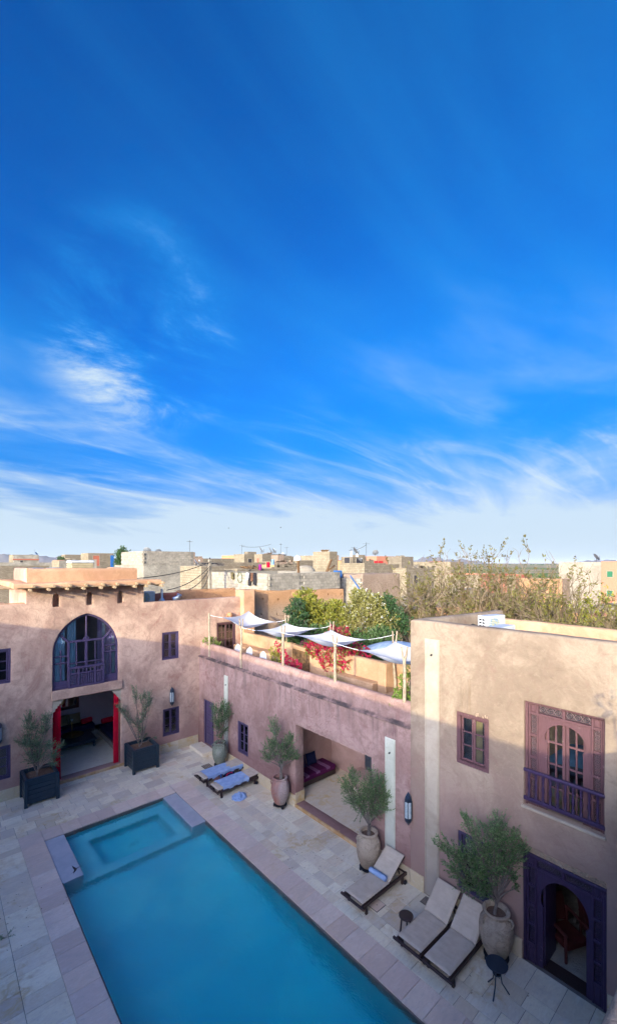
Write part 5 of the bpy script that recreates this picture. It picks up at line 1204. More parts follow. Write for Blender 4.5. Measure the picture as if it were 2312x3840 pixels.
bgm = thing('beach_bag', (9.0, 15.1, 0), 'open dark bag on the ground between the towel covered loungers', 'bag')
MB().grid(lambda u, v: (9.02 + (.30 * (1 - .1 * v)) * math.cos(u * 2 * math.pi), 15.08 + .13 * math.sin(u * 2 * math.pi), .004 + .30 * v + .03 * math.sin(u * 9) * v), 32, 8).build('body', M['navy'], bgm, smooth=True)
MB().box(8.76, 9.28, 14.98, 15.18, .02, .21).build('contents', M['blue_cloth'], bgm, bevel=.05); MB().tube([(8.85, 15.0, .3), (8.9, 14.95, .42), (9.1, 14.95, .42), (9.15, 15.0, .3)], .012, 6).build('strap', M['red_cloth'], bgm)
stl = thing('stool', (8.48, 6.12, 0), 'small round dark stool beside the lounger', 'stool')
MB().lathe([(0, .40), (.15, .40), (.17, .42), (.17, .44), (.15, .455), (0, .455)], (8.48, 6.12, 0), 28).build('seat', M['dark_wood'], stl)
for k in range(3): a = k * 2.09 + .5; MB().bar((8.48 + .15 * math.cos(a), 6.12 + .15 * math.sin(a), .003), (8.48 + .11 * math.cos(a), 6.12 + .11 * math.sin(a), .41), .035).build('leg', M['dark_wood'], stl, bevel=.006)
tt = thing('side_table', (8.70, 4.05, 0), 'round blue black metal side table in front of the big jar', 'table')
MB().lathe([(0, .585), (.20, .585), (.215, .59), (.215, .605), (.20, .61), (0, .61)], (8.70, 4.05, 0), 32).build('table_top', M['metal'], tt)
for k in range(3):
    a = k * 2.094 - .9; c = Vector((math.cos(a), math.sin(a), 0)); o = Vector((8.70, 4.05, 0)); MB().tube([o + c * .10 + Vector((0, 0, .585)), o + c * .07 + Vector((0, 0, .42)), o + c * .10 + Vector((0, 0, .22)), o + c * .24 + Vector((0, 0, .012))], [.012, .012, .012, .014], 8).build('leg', M['metal'], tt, smooth=True)
MB().lathe([(.06, .40), (.085, .40), (.085, .415), (.06, .415), (.06, .40)], (8.70, 4.05, 0), 20).build('ring', M['metal'], tt)
def cover(x0, x1, y0, y1, label, grid=False):
    t = thing('drain_cover', ((x0 + x1) / 2, (y0 + y1) / 2, 0), label, 'drain cover')
    MB().box(x0, x1, y0, y1, .003, .008).build('frame', M['iron'], t)
    if grid:
        for k in range(4):
            for j in range(4): dx, dy = (x1 - x0 - .04) / 4, (y1 - y0 - .04) / 4; MB().box(x0 + .02 + dx * k + .01, x0 + .02 + dx * (k + 1) - .01, y0 + .02 + dy * j + .01, y0 + .02 + dy * (j + 1) - .01, .008, .013).build('plate', M['jar_grey'], t)
    else:
        MB().box(x0 + .012, x1 - .012, y0 + .012, y1 - .012, .008, .013).build('plate', M['coping'], t); MB().lathe([(0, 0), (.014, 0), (.012, .002), (0, .002)], ((x0 + x1) / 2, (y0 + y1) / 2, .013), 10).build('lift_hole', M['dark'], t)
cover(8.82, 9.19, 16.67, 17.04, 'square iron drain cover near the mossy jar', True); cover(8.44, 8.80, 6.97, 7.28, 'square stone access cover under the lounger with rolled towel')
gr_ = thing('drain_grate', (9.68, 6.38, 0), 'slotted drain grate at the foot of the tall rain chute', 'drain'); MB().box(9.55, 9.83, 6.30, 6.47, .003, .006).build('frame', M['dark'], gr_)
for k in range(6): MB().box(9.56, 9.82, 6.31 + k * .027, 6.322 + k * .027, .006, .012).build('slat', M['jar_grey'], gr_)
# swallow skimming the pool, and two far ones
def bird(loc, rz, s, label):
    t = thing('swallow', loc, label, 'bird', 'swallows', rz, s)
    MB().lathe([(0, -.5), (.05, -.46), (.10, -.3), (.13, -.05), (.11, .2), (.05, .42), (0, .5)], (0, 0, 0), 10).xf(Matrix.Scale(.2, 4) @ Matrix.Rotation(R(90), 4, 'X')).build('body', M['rubber'], t, smooth=True, local=True)
    for sg in (-1, 1):
        MB().grid(lambda u, v: (sg * (.01 + .15 * u), -.02 - .09 * u ** 2 + (.05 * (1 - u)) * (v - .5) * 2, .02 + .05 * math.sin(u * 2.2) + .003 * (v - .5)), 8, 2).build('wing', M['rubber'], t, smooth=True, local=True)
        MB().add([(sg * .004, .07, 0), (sg * .02, .075, 0), (sg * .05, .19, .004), (sg * .012, .10, .001)], [(0, 1, 2, 3)]).build('tail_feather', M['rubber'], t, local=True)
    return t
bird((3.02, 13.15, .32), R(140), .95, 'dark swallow flying low over the pool shelf'); bird((30.8, 51.5, 13.6), R(60), 1.0, 'left one of two tiny swallows in the pale sky'); bird((34, 44, 13.4), R(80), 1.0, 'right one of two tiny swallows in the pale sky')
sg_ = thing('fallen_sprig', (1.18, 12.2, 0), 'small dry sprig lying on the paving at the left edge', 'sprig'); r9 = random.Random(2); lv = MB(); wd = MB()
for k in range(7):
    e = Vector((1.35 + r9.uniform(-.22, .2), 12.25 + r9.uniform(-.2, .22), .03 + r9.uniform(0, .05))); s = Vector((1.33, 12.25, .012)); wd.tube([s, e], [.004, .002], 4)
    for j in range(9): leaf_add(lv, s.lerp(e, .3 + .7 * j / 9), rvec(r9) + (e - s).normalized(), .05, .014, r9)
wd.build('stem', M['twig'], sg_); lv.build('leaves', M['olive'], sg_)

lf = MB(); rl = random.Random(77)
for k in range(150):
    cx_l, cy_l = rl.choice(((9.3, 4.6), (9.3, 8.2), (9.4, 12.4), (9.3, 16.5), (3.4, 18.0), (6.6, 18.0), (1.8, 13.0), (8.4, 10.0)))
    p = Vector((cx_l + rl.gauss(-.15, .45), cy_l + rl.gauss(0, .6), .012)); a = rl.uniform(0, 6.3)
    if p.x > 9.82 or p.x < .5 or (2.75 < p.x < 7.1 and p.y < 15.8): continue
    d = Vector((math.cos(a), math.sin(a), rl.uniform(-.05, .1))); s_ = Vector((-d.y, d.x, .02)) * .009; b = len(lf.v); lf.v += [tuple(p), tuple(p + d * .028 + s_), tuple(p + d * .055 + Vector((0, 0, .004))), tuple(p + d * .028 - s_)]; lf.f.append((b, b + 1, b + 2, b + 3))
tag(lf.build('fallen_leaves', M['old_wood']), 'dry olive leaves scattered on the paving', 'leaves', kind='stuff')
# ------------------------------------------------------------------ terrace: forked poles, sails, plants, chairs
def fork_pole(x, y, z0, z1, label, seed, fork=True, r=.05):
    rp = random.Random(seed); t = thing('forked_pole', (x, y, z0), label, 'pole', 'rough forked poles holding the sails')
    j = lambda k=.02: Vector((rp.uniform(-k, k), rp.uniform(-k, k), 0)); h = z1 - z0; zf = h * .80 if fork else h
    MB().tube([Vector((0, 0, 0)), Vector((0, 0, zf * .33)) + j(), Vector((0, 0, zf * .66)) + j(), Vector((0, 0, zf)) + j(.01)], [r * 1.1, r, r * .95, r * 1.0], 9).build('trunk', M['pole'], t, smooth=True, local=True)
    if fork:
        for s in (-1, 1):
            d = RGT * s; MB().tube([Vector((0, 0, zf - .06)) + d * .012, Vector((0, 0, zf + .06)) + d * .05, Vector((0, 0, h)) + d * .075 + j(.015)], [r * .75, r * .62, r * .55], 8).build('prong', M['pole'], t, smooth=True, local=True)
    return t
for k, (y, b) in enumerate(((18.42, 4.35), (15.64, 4.33), (12.87, 4.86), (10.08, 4.86), (7.32, 4.86))):
    fork_pole(9.97 if k < 2 else 10.06, y, b, 6.43, ('first', 'second', 'third', 'fourth', 'fifth')[k] + ' forked pole along the terrace parapet counting from the far corner', k, k > 0)
for k, y in enumerate((15.45, 12.52, 9.33)):
    fork_pole(12.3 if k < 2 else 12.25, y, TZ, 6.42, ('far', 'middle', 'near')[k] + ' forked pole standing at the back of the terrace', 20 + k)
def sail(A, B, C, D, seed, label, mat, sag=.30, inset=.20, n=26, group='white shade sails over the terrace'):
    """four-cornered shade sail with hollow edges; A-C and B-D are opposite corners"""
    A, B, C, D = map(Vector, (A, B, C, D)); ce = (A + B + C + D) / 4
    def fn(u, v):
        p = A * (1 - u) * (1 - v) + B * u * (1 - v) + C * u * v + D * (1 - u) * v
        eu, ev = 4 * u * (1 - u), 4 * v * (1 - v)
        pull = inset * (eu * abs(2 * v - 1) ** 2 + ev * abs(2 * u - 1) ** 2)
        p = p + (ce - p) * pull
        p.z -= sag * (eu * ev * .8 + .35 * (eu + ev) * .5) + .012 * noise.noise((u * 5, v * 5, seed)) * eu * ev
        return p
    t = thing('shade_sail', A, label, 'shade sail', group); MB().grid(fn, n, n).build('canvas', mat, t, smooth=True); return t
def rope(p, q, label): return place(MB().tube([p, (Vector(p) + Vector(q)) / 2 - Vector((0, 0, .015)), q], .009, 5), 'rope', M['white_paint'], label, 'rope', 'sail ropes')
P_ = lambda k, z: (9.98, (18.42, 15.64, 12.87, 10.08, 7.32)[k], z)
Q_ = lambda k, z: (12.25, (15.45, 12.52, 9.33)[k], z)
sail((10.1, 17.45, 6.30), (12.4, 18.75, 6.32), (12.15, 16.05, 6.05), (10.0, 15.62, 6.08), 1, 'white shade sail nearest the terrace door', M['sail'])
rope(P_(0, 6.33), (10.1, 17.45, 6.30), 'white rope tying the first sail to the first pole'); rope((12.15, 16.05, 6.05), Q_(0, 6.20), 'white rope tying the first sail to the far back pole')
sail((10.15, 14.85, 6.0), Q_(0, 6.06), (12.2, 13.05, 6.10), P_(2, 6.16), 2, 'second white shade sail from the terrace door', M['sail'])
rope(P_(1, 6.06), (10.15, 14.85, 6.0), 'white rope tying the second sail to the second pole'); rope((12.2, 13.05, 6.10), Q_(1, 6.26), 'white rope tying the second sail to the middle back pole')
sail((10.1, 12.25, 6.14), Q_(1, 6.08), (12.2, 10.5, 5.96), P_(3, 6.18), 3, 'third white shade sail from the terrace door', M['sail'])
rope(P_(2, 6.17), (10.1, 12.25, 6.14), 'white rope tying the third sail to the third pole'); rope((12.2, 10.5, 5.96), Q_(2, 6.28), 'white rope tying the third sail to the near back pole')
sail((10.12, 9.1, 6.06), Q_(2, 6.04), (12.2, 6.9, 6.0), P_(4, 6.0), 4, 'white shade sail nearest the tall block', M['sail'])
rope(P_(3, 6.18), (10.12, 9.1, 6.06), 'white rope tying the last sail to the fourth pole')
sail((13.3, 12.2, 5.18), (15.2, 12.0, 5.35), (15.0, 9.4, 5.45), (13.2, 9.6, 5.35), 5, 'patterned pale blue sail over the garden behind the terrace', M['sail_blue'], sag=-.22, inset=.06, group='blue garden sails')
# clumps of leaves in an ellipsoid
def bush(base, blobs, seed, label, mat, cat='bush', name='garden_bush', leaf=(.06, .03), n=900, stems=6, flowers=None, fn=0, group=None, fsize=(.045, .04), shell=.55):
    r = random.Random(seed); base = Vector(base); t = thing(name, base, label, cat, group); lv, wd, fl = MB(), MB(), MB()
    tot = sum(b[3] ** 2 for b in blobs)
    for (x, y, z, R_, *sq) in blobs:
        c = Vector((x, y, z)); k = int(n * R_ ** 2 / tot); sz = sq[0] if sq else 1.0
        wd.tube([Vector((x * .15, y * .15, 0)), Vector((x * .6, y * .6, z * .6)) + rvec(r) * .05, c], [.03, .02, .008], 5)
        # small sprays so that the outline is ragged
        ns = max(3, k // 9)
        for i in range(ns):
            o = rvec(r).normalized(); rad = R_ * (shell + (1.05 - shell) * r.random()) * (1 + .28 * noise.noise(o * 2.3 + Vector((seed, x, y))))
            p = c + Vector((o.x * rad, o.y * rad, o.z * rad * sz)); d = (o + rvec(r) * .6 + Vector((0, 0, .35))).normalized(); L_ = R_ * .28 * r.uniform(.6, 1.3)
            wd.tube([p - d * L_ * .5, p + d * L_ * .5], [.004, .002], 3, False)
            for j in range(9):
                q = p + d * L_ * (j / 9 - .4); leaf_add(lv, q, rvec(r) + d * .7, leaf[0] * r.uniform(.7, 1.3), leaf[1] * r.uniform(.7, 1.3), r)
            if flowers and r.random() < fn:
                for j in range(8): leaf_add(fl, p + d * L_ * .4 + rvec(r) * .07, rvec(r) + o * .8, fsize[0] * r.uniform(.8, 1.3), fsize[1], r)
    wd.build('stem', M['bark'], t, local=True); lv.build('foliage', mat, t, local=True)
    if flowers: fl.build('blossom', flowers, t, local=True)
    return t
bush((10.25, 18.8, 4.5), [(0, -.1, .45, .28), (-.15, .1, .5, .22), (.1, -.35, .35, .2), (-.2, -.3, .5, .15)], 1, 'low green plant at the far end of the terrace parapet', M['green_leaf'], 'plant', 'terrace_plant', n=1500)
bush((11.0, 14.6, TZ), [(0, 0, .5, .3), (.05, .05, .85, .26), (-.1, 0, 1.15, .22), (.15, -.1, 1.2, .16)], 2, 'yellow green leafy plant behind the third parapet pole', M['yellow_leaf'], 'plant', 'terrace_plant', n=1700)
bush((10.95, 13.55, TZ), [(0, 0, .75, .26), (.1, -.25, .62, .26), (-.1, .2, .95, .2), (.0, .55, 1.2, .16), (-.1, .75, 1.45, .12)], 3, 'magenta bougainvillea sprays in front of the wooden gate', M['boug'], 'plant', 'bougainvillea', n=1900, leaf=(.05, .045))
bush((11.2, 8.0, TZ + .2), [(0, 0, .5, .3), (.15, .1, .9, .3), (-.05, -.1, 1.25, .22), (-.2, .1, .6, .22)], 5, 'fresh green shrub in a pot near the tall block', M['green_leaf'], 'plant', 'terrace_plant', n=2400)
place(MB().lathe([(0, 0), (.2, 0), (.26, .25), (.28, .3), (.24, .3), (.2, .25), (0, .25)], (11.2, 8.0, TZ), 24), 'flower_pot', M['white_paint'], 'white pot under the shrub near the tall block', 'pot')
bush((10.25, 7.5, 4.55), [(0, -.1, .28, .2), (-.1, .2, .22, .18), (.05, -.35, .3, .2), (0, .1, .42, .15)], 6, 'bright green plant at the foot of the last parapet pole', M['green_leaf'], 'plant', 'terrace_plant', n=1600)
def spiky(loc, label, seed, n=110, h=.75, mat=None):
    r = random.Random(seed); t = thing('grass_clump', loc, label, 'plant'); m = MB()
    for i in range(n):
        a = r.uniform(0, 6.28); o = r.uniform(.25, 1.0); L_ = h * r.uniform(.7, 1.1); c = Vector((math.cos(a), math.sin(a), 0)); s = Vector((-c.y, c.x, 0)) * .014
        pts = [c * (.03 + L_ * o * .75 * t_ ** 1.4) + Vector((0, 0, L_ * (t_ * (1.15 - .25 * o) - .45 * o * t_ ** 2.4))) for t_ in (0, .35, .7, 1.0)]
        b = len(m.v)
        for k, p in enumerate(pts): w = (1, .9, .6, .05)[k]; m.v += [tuple(p + s * w), tuple(p - s * w)]
        for k in range(3): m.f.append((b + 2 * k, b + 2 * k + 1, b + 2 * k + 3, b + 2 * k + 2))
    m.build('blades', mat or M['green_leaf'], t, local=True); MB().lathe([(0, 0), (.08, 0), (.05, .1), (0, .12)], (0, 0, -.01), 8).build('crown_base', M['bark'], t, local=True); return t
spiky((11.05, 11.3, TZ), 'spiky green grass clump behind the fourth parapet pole', 4, h=.95)
def white_chair(x, y, rz, label):
    t = thing('terrace_chair', (x, y, TZ), label, 'chair', 'white backed terrace chairs', rz)
    def bk_(u, v):
        z = .42 + .62 * v; w = .17 * (1 - .25 * v) * math.sqrt(max(.02, 1 - max(0, (v - .55) / .45) ** 2)); return ((u - .5) * 2 * w, .2 + .16 * v + .02 * (2 * u - 1) ** 2, z)
    MB().grid(bk_, 8, 12).build('backrest', M['white_paint'], t, smooth=True, local=True); MB().grid(lambda u, v: (lambda p: (p[0] * 1.001, p[1] + .022, p[2]))(bk_(u, v)), 8, 12).build('back_shell', M['white_paint'], t, smooth=True, local=True)
    MB().box(-.22, .22, -.24, .22, .40, .44).build('seat', M['white_paint'], t, bevel=.015, local=True)
    for a in (-1, 1):
        for b in (-1, 1): MB().bar((a * .19, b * .19, 0), (a * .18, b * .18, .41), .035).build('leg', M['dark_wood'], t, local=True)
    return t
white_chair(11.05, 17.65, R(150), 'white backed chair nearest the terrace door'); white_chair(11.0, 16.72, R(160), 'middle one of the white backed terrace chairs'); white_chair(11.0, 15.5, R(145), 'white backed chair beside the yellow green plant')
# garden behind the terrace
bush((12.9, 15.6, 3.0), [(0.00, 0.00, 1.34, 0.73), (0.12, 0.24, 2.27, 0.73), (-0.24, -0.24, 2.68, 0.61), (0.12, 0.00, 3.40, 0.55), (0.36, 0.36, 3.81, 0.30)], 11, 'dark evergreen bush against the earth wall', M['dark_leaf'], n=11934, leaf=(0.102, 0.045), group='garden bushes')
bush((13.6, 14.6, 3.0), [(0.00, 0.00, 1.96, 0.61), (0.24, -0.36, 2.47, 0.55), (-0.24, 0.24, 2.52, 0.43)], 12, 'bright mid green bush beside the red bougainvillea', M['mid_leaf'], n=8721, leaf=(0.087, 0.040), group='garden bushes')
bush((14.6, 15.3, 3.0), [(-0.24, 0.24, 1.96, 0.92), (-0.66, 0.72, 3.19, 0.79), (0.36, 0.12, 2.99, 0.85), (-0.60, 0.84, 4.02, 0.51), (-0.42, 0.60, 3.60, 0.55), (1.08, -0.12, 2.68, 0.73), (0.72, 0.00, 3.50, 0.49)], 13, 'tall yellow green shrub climbing the earth wall', M['yellow_leaf'], n=21802, leaf=(0.109, 0.064), group='garden bushes')
bush((16.3, 14.4, 3.0), [(0.00, 0.00, 2.06, 0.98), (0.24, -0.24, 3.09, 0.92), (-0.48, 0.36, 2.99, 0.73), (0.00, 0.00, 3.81, 0.61), (0.60, -0.36, 3.71, 0.51), (-0.12, 0.24, 4.17, 0.37), (1.08, -0.60, 2.88, 0.73)], 14, 'variegated shrub with creamy white blossom in the garden', M['white_leaf'], n=21802, leaf=(0.109, 0.064), flowers=M['white_paint'], fn=.10, group='garden bushes')
bush((17.3, 13.6, 3.0), [(0.00, 0.00, 2.27, 0.73), (0.12, 0.00, 3.09, 0.67), (0.00, 0.12, 3.71, 0.49), (0.48, -0.36, 2.78, 0.61)], 15, 'dark green shrub right of the variegated one', M['dark_leaf'], n=11934, leaf=(0.102, 0.048), group='garden bushes')
bush((14.4, 12.4, 3.0), [(0.00, 0.00, 1.85, 0.73), (0.48, -0.36, 2.37, 0.67), (-0.36, 0.24, 2.37, 0.49)], 16, 'grey green bush above the blue garden sail', M['mid_leaf'], n=10557, leaf=(0.087, 0.040), group='garden bushes')
bush((12.9, 12.6, 4.2), [(-.1, .6, 1.0, .4), (-.05, .1, 1.25, .5), (0, -.5, 1.05, .45), (-.65, .9, .95, .38), (-.7, .3, .9, .4), (-.7, -.4, .85, .42), (-.65, -1.0, .85, .36), (-.45, 1.4, .95, .3), (-.3, .0, 1.5, .4), (-.7, .1, .45, .28), (-.72, -.6, .45, .25), (-.25, -.9, .85, .35), (.1, .5, 1.6, .32), (.1, -.1, 1.75, .25), (-.35, .2, .75, .35), (-.3, -.5, .6, .3), (.1, -1.2, 1.0, .3)], 17, 'big red bougainvillea spilling over the terrace wall', M['boug'], 'plant', 'bougainvillea', n=15000, leaf=(.055, .05), flowers=M['green_leaf'], fn=.5, fsize=(.06, .035))
bush((12.75, 14.2, 4.3), [(0, .1, .9, .35), (.1, -.3, 1.05, .3), (0, .5, .85, .25), (.15, 1.2, 1.35, .22)], 18, 'purple bougainvillea with green leaves beside the red one', M['mid_leaf'], 'plant', 'bougainvillea', n=2600, leaf=(.055, .04), flowers=M['pink_flower'], fn=.45)
# unseen shrub added to throw the camera operator's shadow on the tall block
bush((4.7, -.45, 5.25), [(0, 0, 1.0, .3), (-.25, .1, 2.1, .3), (0, -.2, 1.6, .35), (.2, -.4, 2.2, .35), (.1, -.3, 1.2, .4)], 19, 'unseen shrub added on the near roof to throw a shadow on the tall block', M['mid_leaf'], 'plant', 'shadow_shrub', n=1800)
# ------------------------------------------------------------------ the town: block houses, earth walls
_bm = MB().box(-.198, .198, -.06, .06, -.098, .098).mesh('block', bevel=.008)
_bg = _bm.copy()
_bm.materials.append(M['block_piece']); _bg.materials.append(M['block_piece_shade_grey'])
def blocks(parent, axis, fixed, a0, a1, z0, z1, grey=False, skip=None):
    """courses of hollow concrete blocks on a wall face; axis 'y' = west face (x fixed), 'x' = south face (y fixed)"""
    row = 0; z = z1 - .1
    while z > z0:
        a = a0 + (.2 if row % 2 else .4) - .2
        while a < a1 - .12:
            if not (skip and skip(a, z)):
                j = rt.uniform(-.008, .008); loc = Vector((fixed + j, a, z)) if axis == 'y' else Vector((a, fixed + j, z))
                link('block', _bg if grey else _bm, None, parent, tuple(loc - parent.location), (rt.uniform(-.012, .012), 0, (R(90) if axis == 'y' else 0) + rt.uniform(-.01, .01)))
            a += .41
        z -= .208; row += 1
def house(label, x0, y0, x1, y1, z1, matw, mats=None, group='town houses', name='block_house', rim=True, cat='house'):
    t = thing(name, (x0, y0, 0), label, cat, group); mats = mats or matw
    for nm, m_, q_ in (('west_wall', matw, ((x0,y0),(x0,y1))), ('east_wall', matw, ((x1,y1),(x1,y0))), ('south_wall', mats, ((x0,y0),(x1,y0))), ('north_wall', mats, ((x0,y1),(x1,y1)))):
        (a_, b_), (c_, d_) = q_; MB().add([(a_,b_,-.1),(c_,d_,-.1),(c_,d_,z1),(a_,b_,z1)], [(0,1,2,3)]).build(nm, m_, t)
    zr = z1 - (.5 if rim else .02)
    MB().add([(x0,y0,zr),(x1,y0,zr),(x1,y1,zr),(x0,y1,zr)], [(0,1,2,3)]).build('roof', M['render'], t)
    if rim:
        b = MB(); e = .18
        b.box(x0 + .02, x0 + e, y0 + .02, y1 - .02, zr, z1).box(x1 - e, x1 - .02, y0 + .02, y1 - .02, zr, z1).box(x0 + e, x1 - e, y0 + .02, y0 + e, zr, z1).box(x0 + e, x1 - e, y1 - e, y1 - .02, zr, z1); b.build('parapet', mats, t)
    return t
def opening(t, face, a0, a1, z0, z1, mat, at, frame=None, name='window'):
    """window or door set into a house face: frame proud of the wall, leaf behind it"""
    o = MB(); f = MB(); k = .07
    if face == 'y': o.box(at - .015, at + .02, a0, a1, z0, z1); f.box(at - .05, at + .01, a0 - k, a0, z0 - k, z1 + k).box(at - .05, at + .01, a1, a1 + k, z0 - k, z1 + k).box(at - .05, at + .01, a0, a1, z1, z1 + k).box(at - .05, at + .01, a0, a1, z0 - k, z0)
    else: o.box(a0, a1, at - .015, at + .02, z0, z1); f.box(a0 - k, a0, at - .05, at + .01, z0 - k, z1 + k).box(a1, a1 + k, at - .05, at + .01, z0 - k, z1 + k).box(a0, a1, at - .05, at + .01, z1, z1 + k).box(a0, a1, at - .05, at + .01, z0 - k, z0)
    p = o.build(name, mat, t); g = f.build('frame', frame or M['render'], p); return p
BP, BG = M['block_pale'], M['block_shade_grey']  # west faces mostly get the sunlit pale copy, south faces the shaded grey one
h = house('two storey grey block house with satellite dishes behind the salon roof', 16.8, 45.2, 22.5, 52.0, 10.08, M['mortar_pale'], M['mortar_pale'])
blocks(h, 'y', 16.8, 45.2, 51.9, 8.62, 10.06); blocks(h, 'x', 45.2, 16.85, 22.4, 8.62, 10.06, True)
house('stained cement lower storey under the grey block house', 16.72, 44.9, 23.05, 54.2, 8.58, M['render'], M['stained'], rim=False, name='cement_house')
h = house('pale block house with laundry hanging on its roof wall', 17.17, 23.55, 24.05, 31.5, 8.10, M['mortar_pale'], M['mortar_pale'])
blocks(h, 'y', 17.17, 23.6, 31.4, 6.75, 8.08); blocks(h, 'x', 23.55, 17.2, 24.0, 6.75, 8.08, True, skip=lambda a, z: 19.9 < a < 20.2)
house('pale block wall house behind the concrete utility pole', 16.4, 31.6, 18.5, 35.5, 8.55, BP, BG)
house('small pale roof room behind the laundry wall', 19.8, 31.7, 21.0, 34.4, 8.30, BP, BG, rim=False); house('low roof room with red and blue things on its edge', 21.2, 31.9, 26.0, 34.5, 8.28, BP, BG)
h = house('house with red brown door beside the round green tree', 22.2, 87.1, 26.7, 92.4, 10.69, BP, BG); opening(h, 'x', 23.0, 24.1, 8.3, 10.2, M['brick_red'], 87.1, name='door'); MB().box(26.1, 26.72, 87.05, 87.1, 0, 10.3).build('blue_panel', M['blue_paint'], h)
h = house('far long house with a red brick band', 22.0, 180.6, 29.6, 192, 11.78, BP, M['stained']); MB().box(21.8, 29.7, 180.4, 180.55, 9.9, 10.3).build('brick_band', M['brick_red'], h); opening(h, 'x', 24.0, 24.8, 8.9, 9.7, M['dark'], 180.6)
house('long grey garden wall house at the far left', 8.0, 112, 22.2, 123, 8.95, BP, M['stained']); house('grey block house below the far hills', 5.0, 96, 17.5, 104, 8.3, BP, BG)
h = house('small salmon red house left of the rooftop cooler', 26.6, 136.5, 31.0, 140, 9.70, M['pink_wall'], M['pink_wall']); opening(h, 'x', 27.2, 28.2, 8.0, 9.3, M['brick_red'], 136.5, name='door')
house('pale far house right of the salmon red one', 33.0, 150, 40, 156, 10.4, BP, BG); house('little white far house on the skyline left', 40, 190, 46, 196, 12.2, BP, BG); house('grey far house between the tree and the block house', 26.5, 75, 30, 80, 9.6, BP, M['stained'])
h = house('middle house with brown shutter and satellite dishes, left half', 38.45, 59.4, 40.5, 62.6, 10.28, BP, BG, rim=False); opening(h, 'x', 39.2, 39.9, 8.7, 9.5, M['dark'], 59.4)
h = house('middle house with brown shutter and satellite dishes, right half', 40.05, 56.65, 44.25, 58.9, 10.26, BP, BG, rim=False); opening(h, 'y', 57.5, 58.1, 8.6, 9.6, M['brick_red'], 40.05)
house('lower grey annex right of the middle house', 44.4, 56.9, 46.7, 60, 9.95, BG); house('pale wall house right of the middle house', 38.7, 45.8, 41.4, 50.5, 9.2, BP, BG)
house('long low grey house on the skyline', 39.8, 78.3, 48.3, 80, 9.75, BG, BG); house('grey house low behind the utility pole', 27.0, 48.0, 36.0, 54.0, 8.9, BP, BG); house('far grey house left of the middle house', 33, 70, 39, 74, 9.6, BG, BG); house('bluish far house with roof huts', 44, 105, 54, 112, 10.6, BG, BG); house('far house behind the roof room', 36, 100, 42, 106, 10.4, BP, BG)
h = house('white block tower house with rubble on its roof', 36.3, 37.3, 37.6, 40.3, 10.22, BP, BG, rim=False)
h = house('wide white block house below the tower', 37.93, 33.2, 41.9, 37.25, 8.80, BP, BG); h2 = house('grey rooftop shelter on the white block house', 39.0, 36.0, 41.5, 38.0, 9.6, BG, BG, rim=False); opening(h2, 'y', 36.5, 37.4, 8.8, 9.5, M['dark'], 39.0); opening(h2, 'x', 39.6, 40.8, 8.8, 9.4, M['dark'], 36.0)
h = house('salmon pink house on the skyline behind the block walls', 66.5, 55.0, 78.7, 62.2, 10.2, M['pink_wall'], M['pink_wall']); opening(h, 'x', 73.5, 75.0, 7.9, 9.2, M['dark'], 55.0); opening(h, 'x', 70.5, 72.0, 7.9, 9.2, M['dark'], 55.0)
house('narrow grey block tower right of the salmon house', 61.7, 45.5, 65.2, 48.5, 9.96, BG, BG); house('grey block yard wall with red chairs above it', 55.0, 46.0, 61.6, 48, 8.6, BP, BG); house('white block wall left of the pink skyline house', 50.0, 50.0, 56.0, 55.0, 9.3, BP, BG)
more = [ # x0, y0, x1, y1, z, west, south, label
 (29, 64, 33.5, 68, 9.7, BP, M['earth_brown'], 'tan house with a brown end wall on the left skyline'), (24.5, 58, 28, 62, 9.0, BP, M['stained'], 'stained tan house just right of the grey block house'), (31.5, 42, 35.5, 45, 8.6, M['earth'], BG, 'ochre house below the middle house'), (34.5, 46.5, 38, 49, 9.0, BP, M['earth_brown'], 'small tan house left of the pale wall house'),
 (28.5, 38.5, 33.5, 41.0, 8.35, BP, BG, 'long low block house above the laundry roof'), (46.5, 62, 52, 66, 10.0, BP, M['stained'], 'tan skyline house right of the grey annex'), (48.0, 44, 52.5, 47.5, 9.2, M['earth'], BG, 'ochre wall house behind the white block house'), (43.0, 31.0, 49.0, 33.0, 8.2, BP, BG, 'tan yard house right of the white block house'),
 (56.0, 62, 63, 67, 10.3, BP, M['earth_brown'], 'brown skyline house left of the salmon house'), (52, 84, 60, 90, 10.6, M['earth'], BG, 'far ochre house on the middle skyline'), (14.0, 70, 19, 75, 9.2, BP, M['stained'], 'tan house low behind the salon parapet'), (60, 98, 70, 104, 10.7, BP, BG, 'far grey house on the middle skyline')]
for k, (x0, y0, x1, y1, z1, mw, ms, l) in enumerate(more):
    h = house(l, x0, y0, x1, y1, z1, mw, ms); w_ = (x1 - x0)
    opening(h, 'x', x0 + w_ * .25, x0 + w_ * .25 + .8, z1 - 1.9, z1 - .9, M['dark'] if k % 3 else M['brick_red'], y0)
    if k % 2: opening(h, 'y', y0 + 1.0, y0 + 1.7, z1 - 1.9, z1 - 1.0, M['dark'], x0)
    if k % 3 == 0: MB().box(x0 + w_ * .5, x0 + w_ * .8, y0 + 1.0, y0 + 2.6, z1 - .5, z1 + .9).build('roof_hut', ms, h)
    b_ = MB()
    for q_ in range(9): a_ = x0 + .2 + (w_ - .4) * rt.random(); b_.box(a_, a_ + rt.uniform(.2, .8), y0 + .03, y0 + .16, z1, z1 + rt.uniform(.05, .3))
    tag(b_.build('broken_parapet', ms, h), kind='stuff')
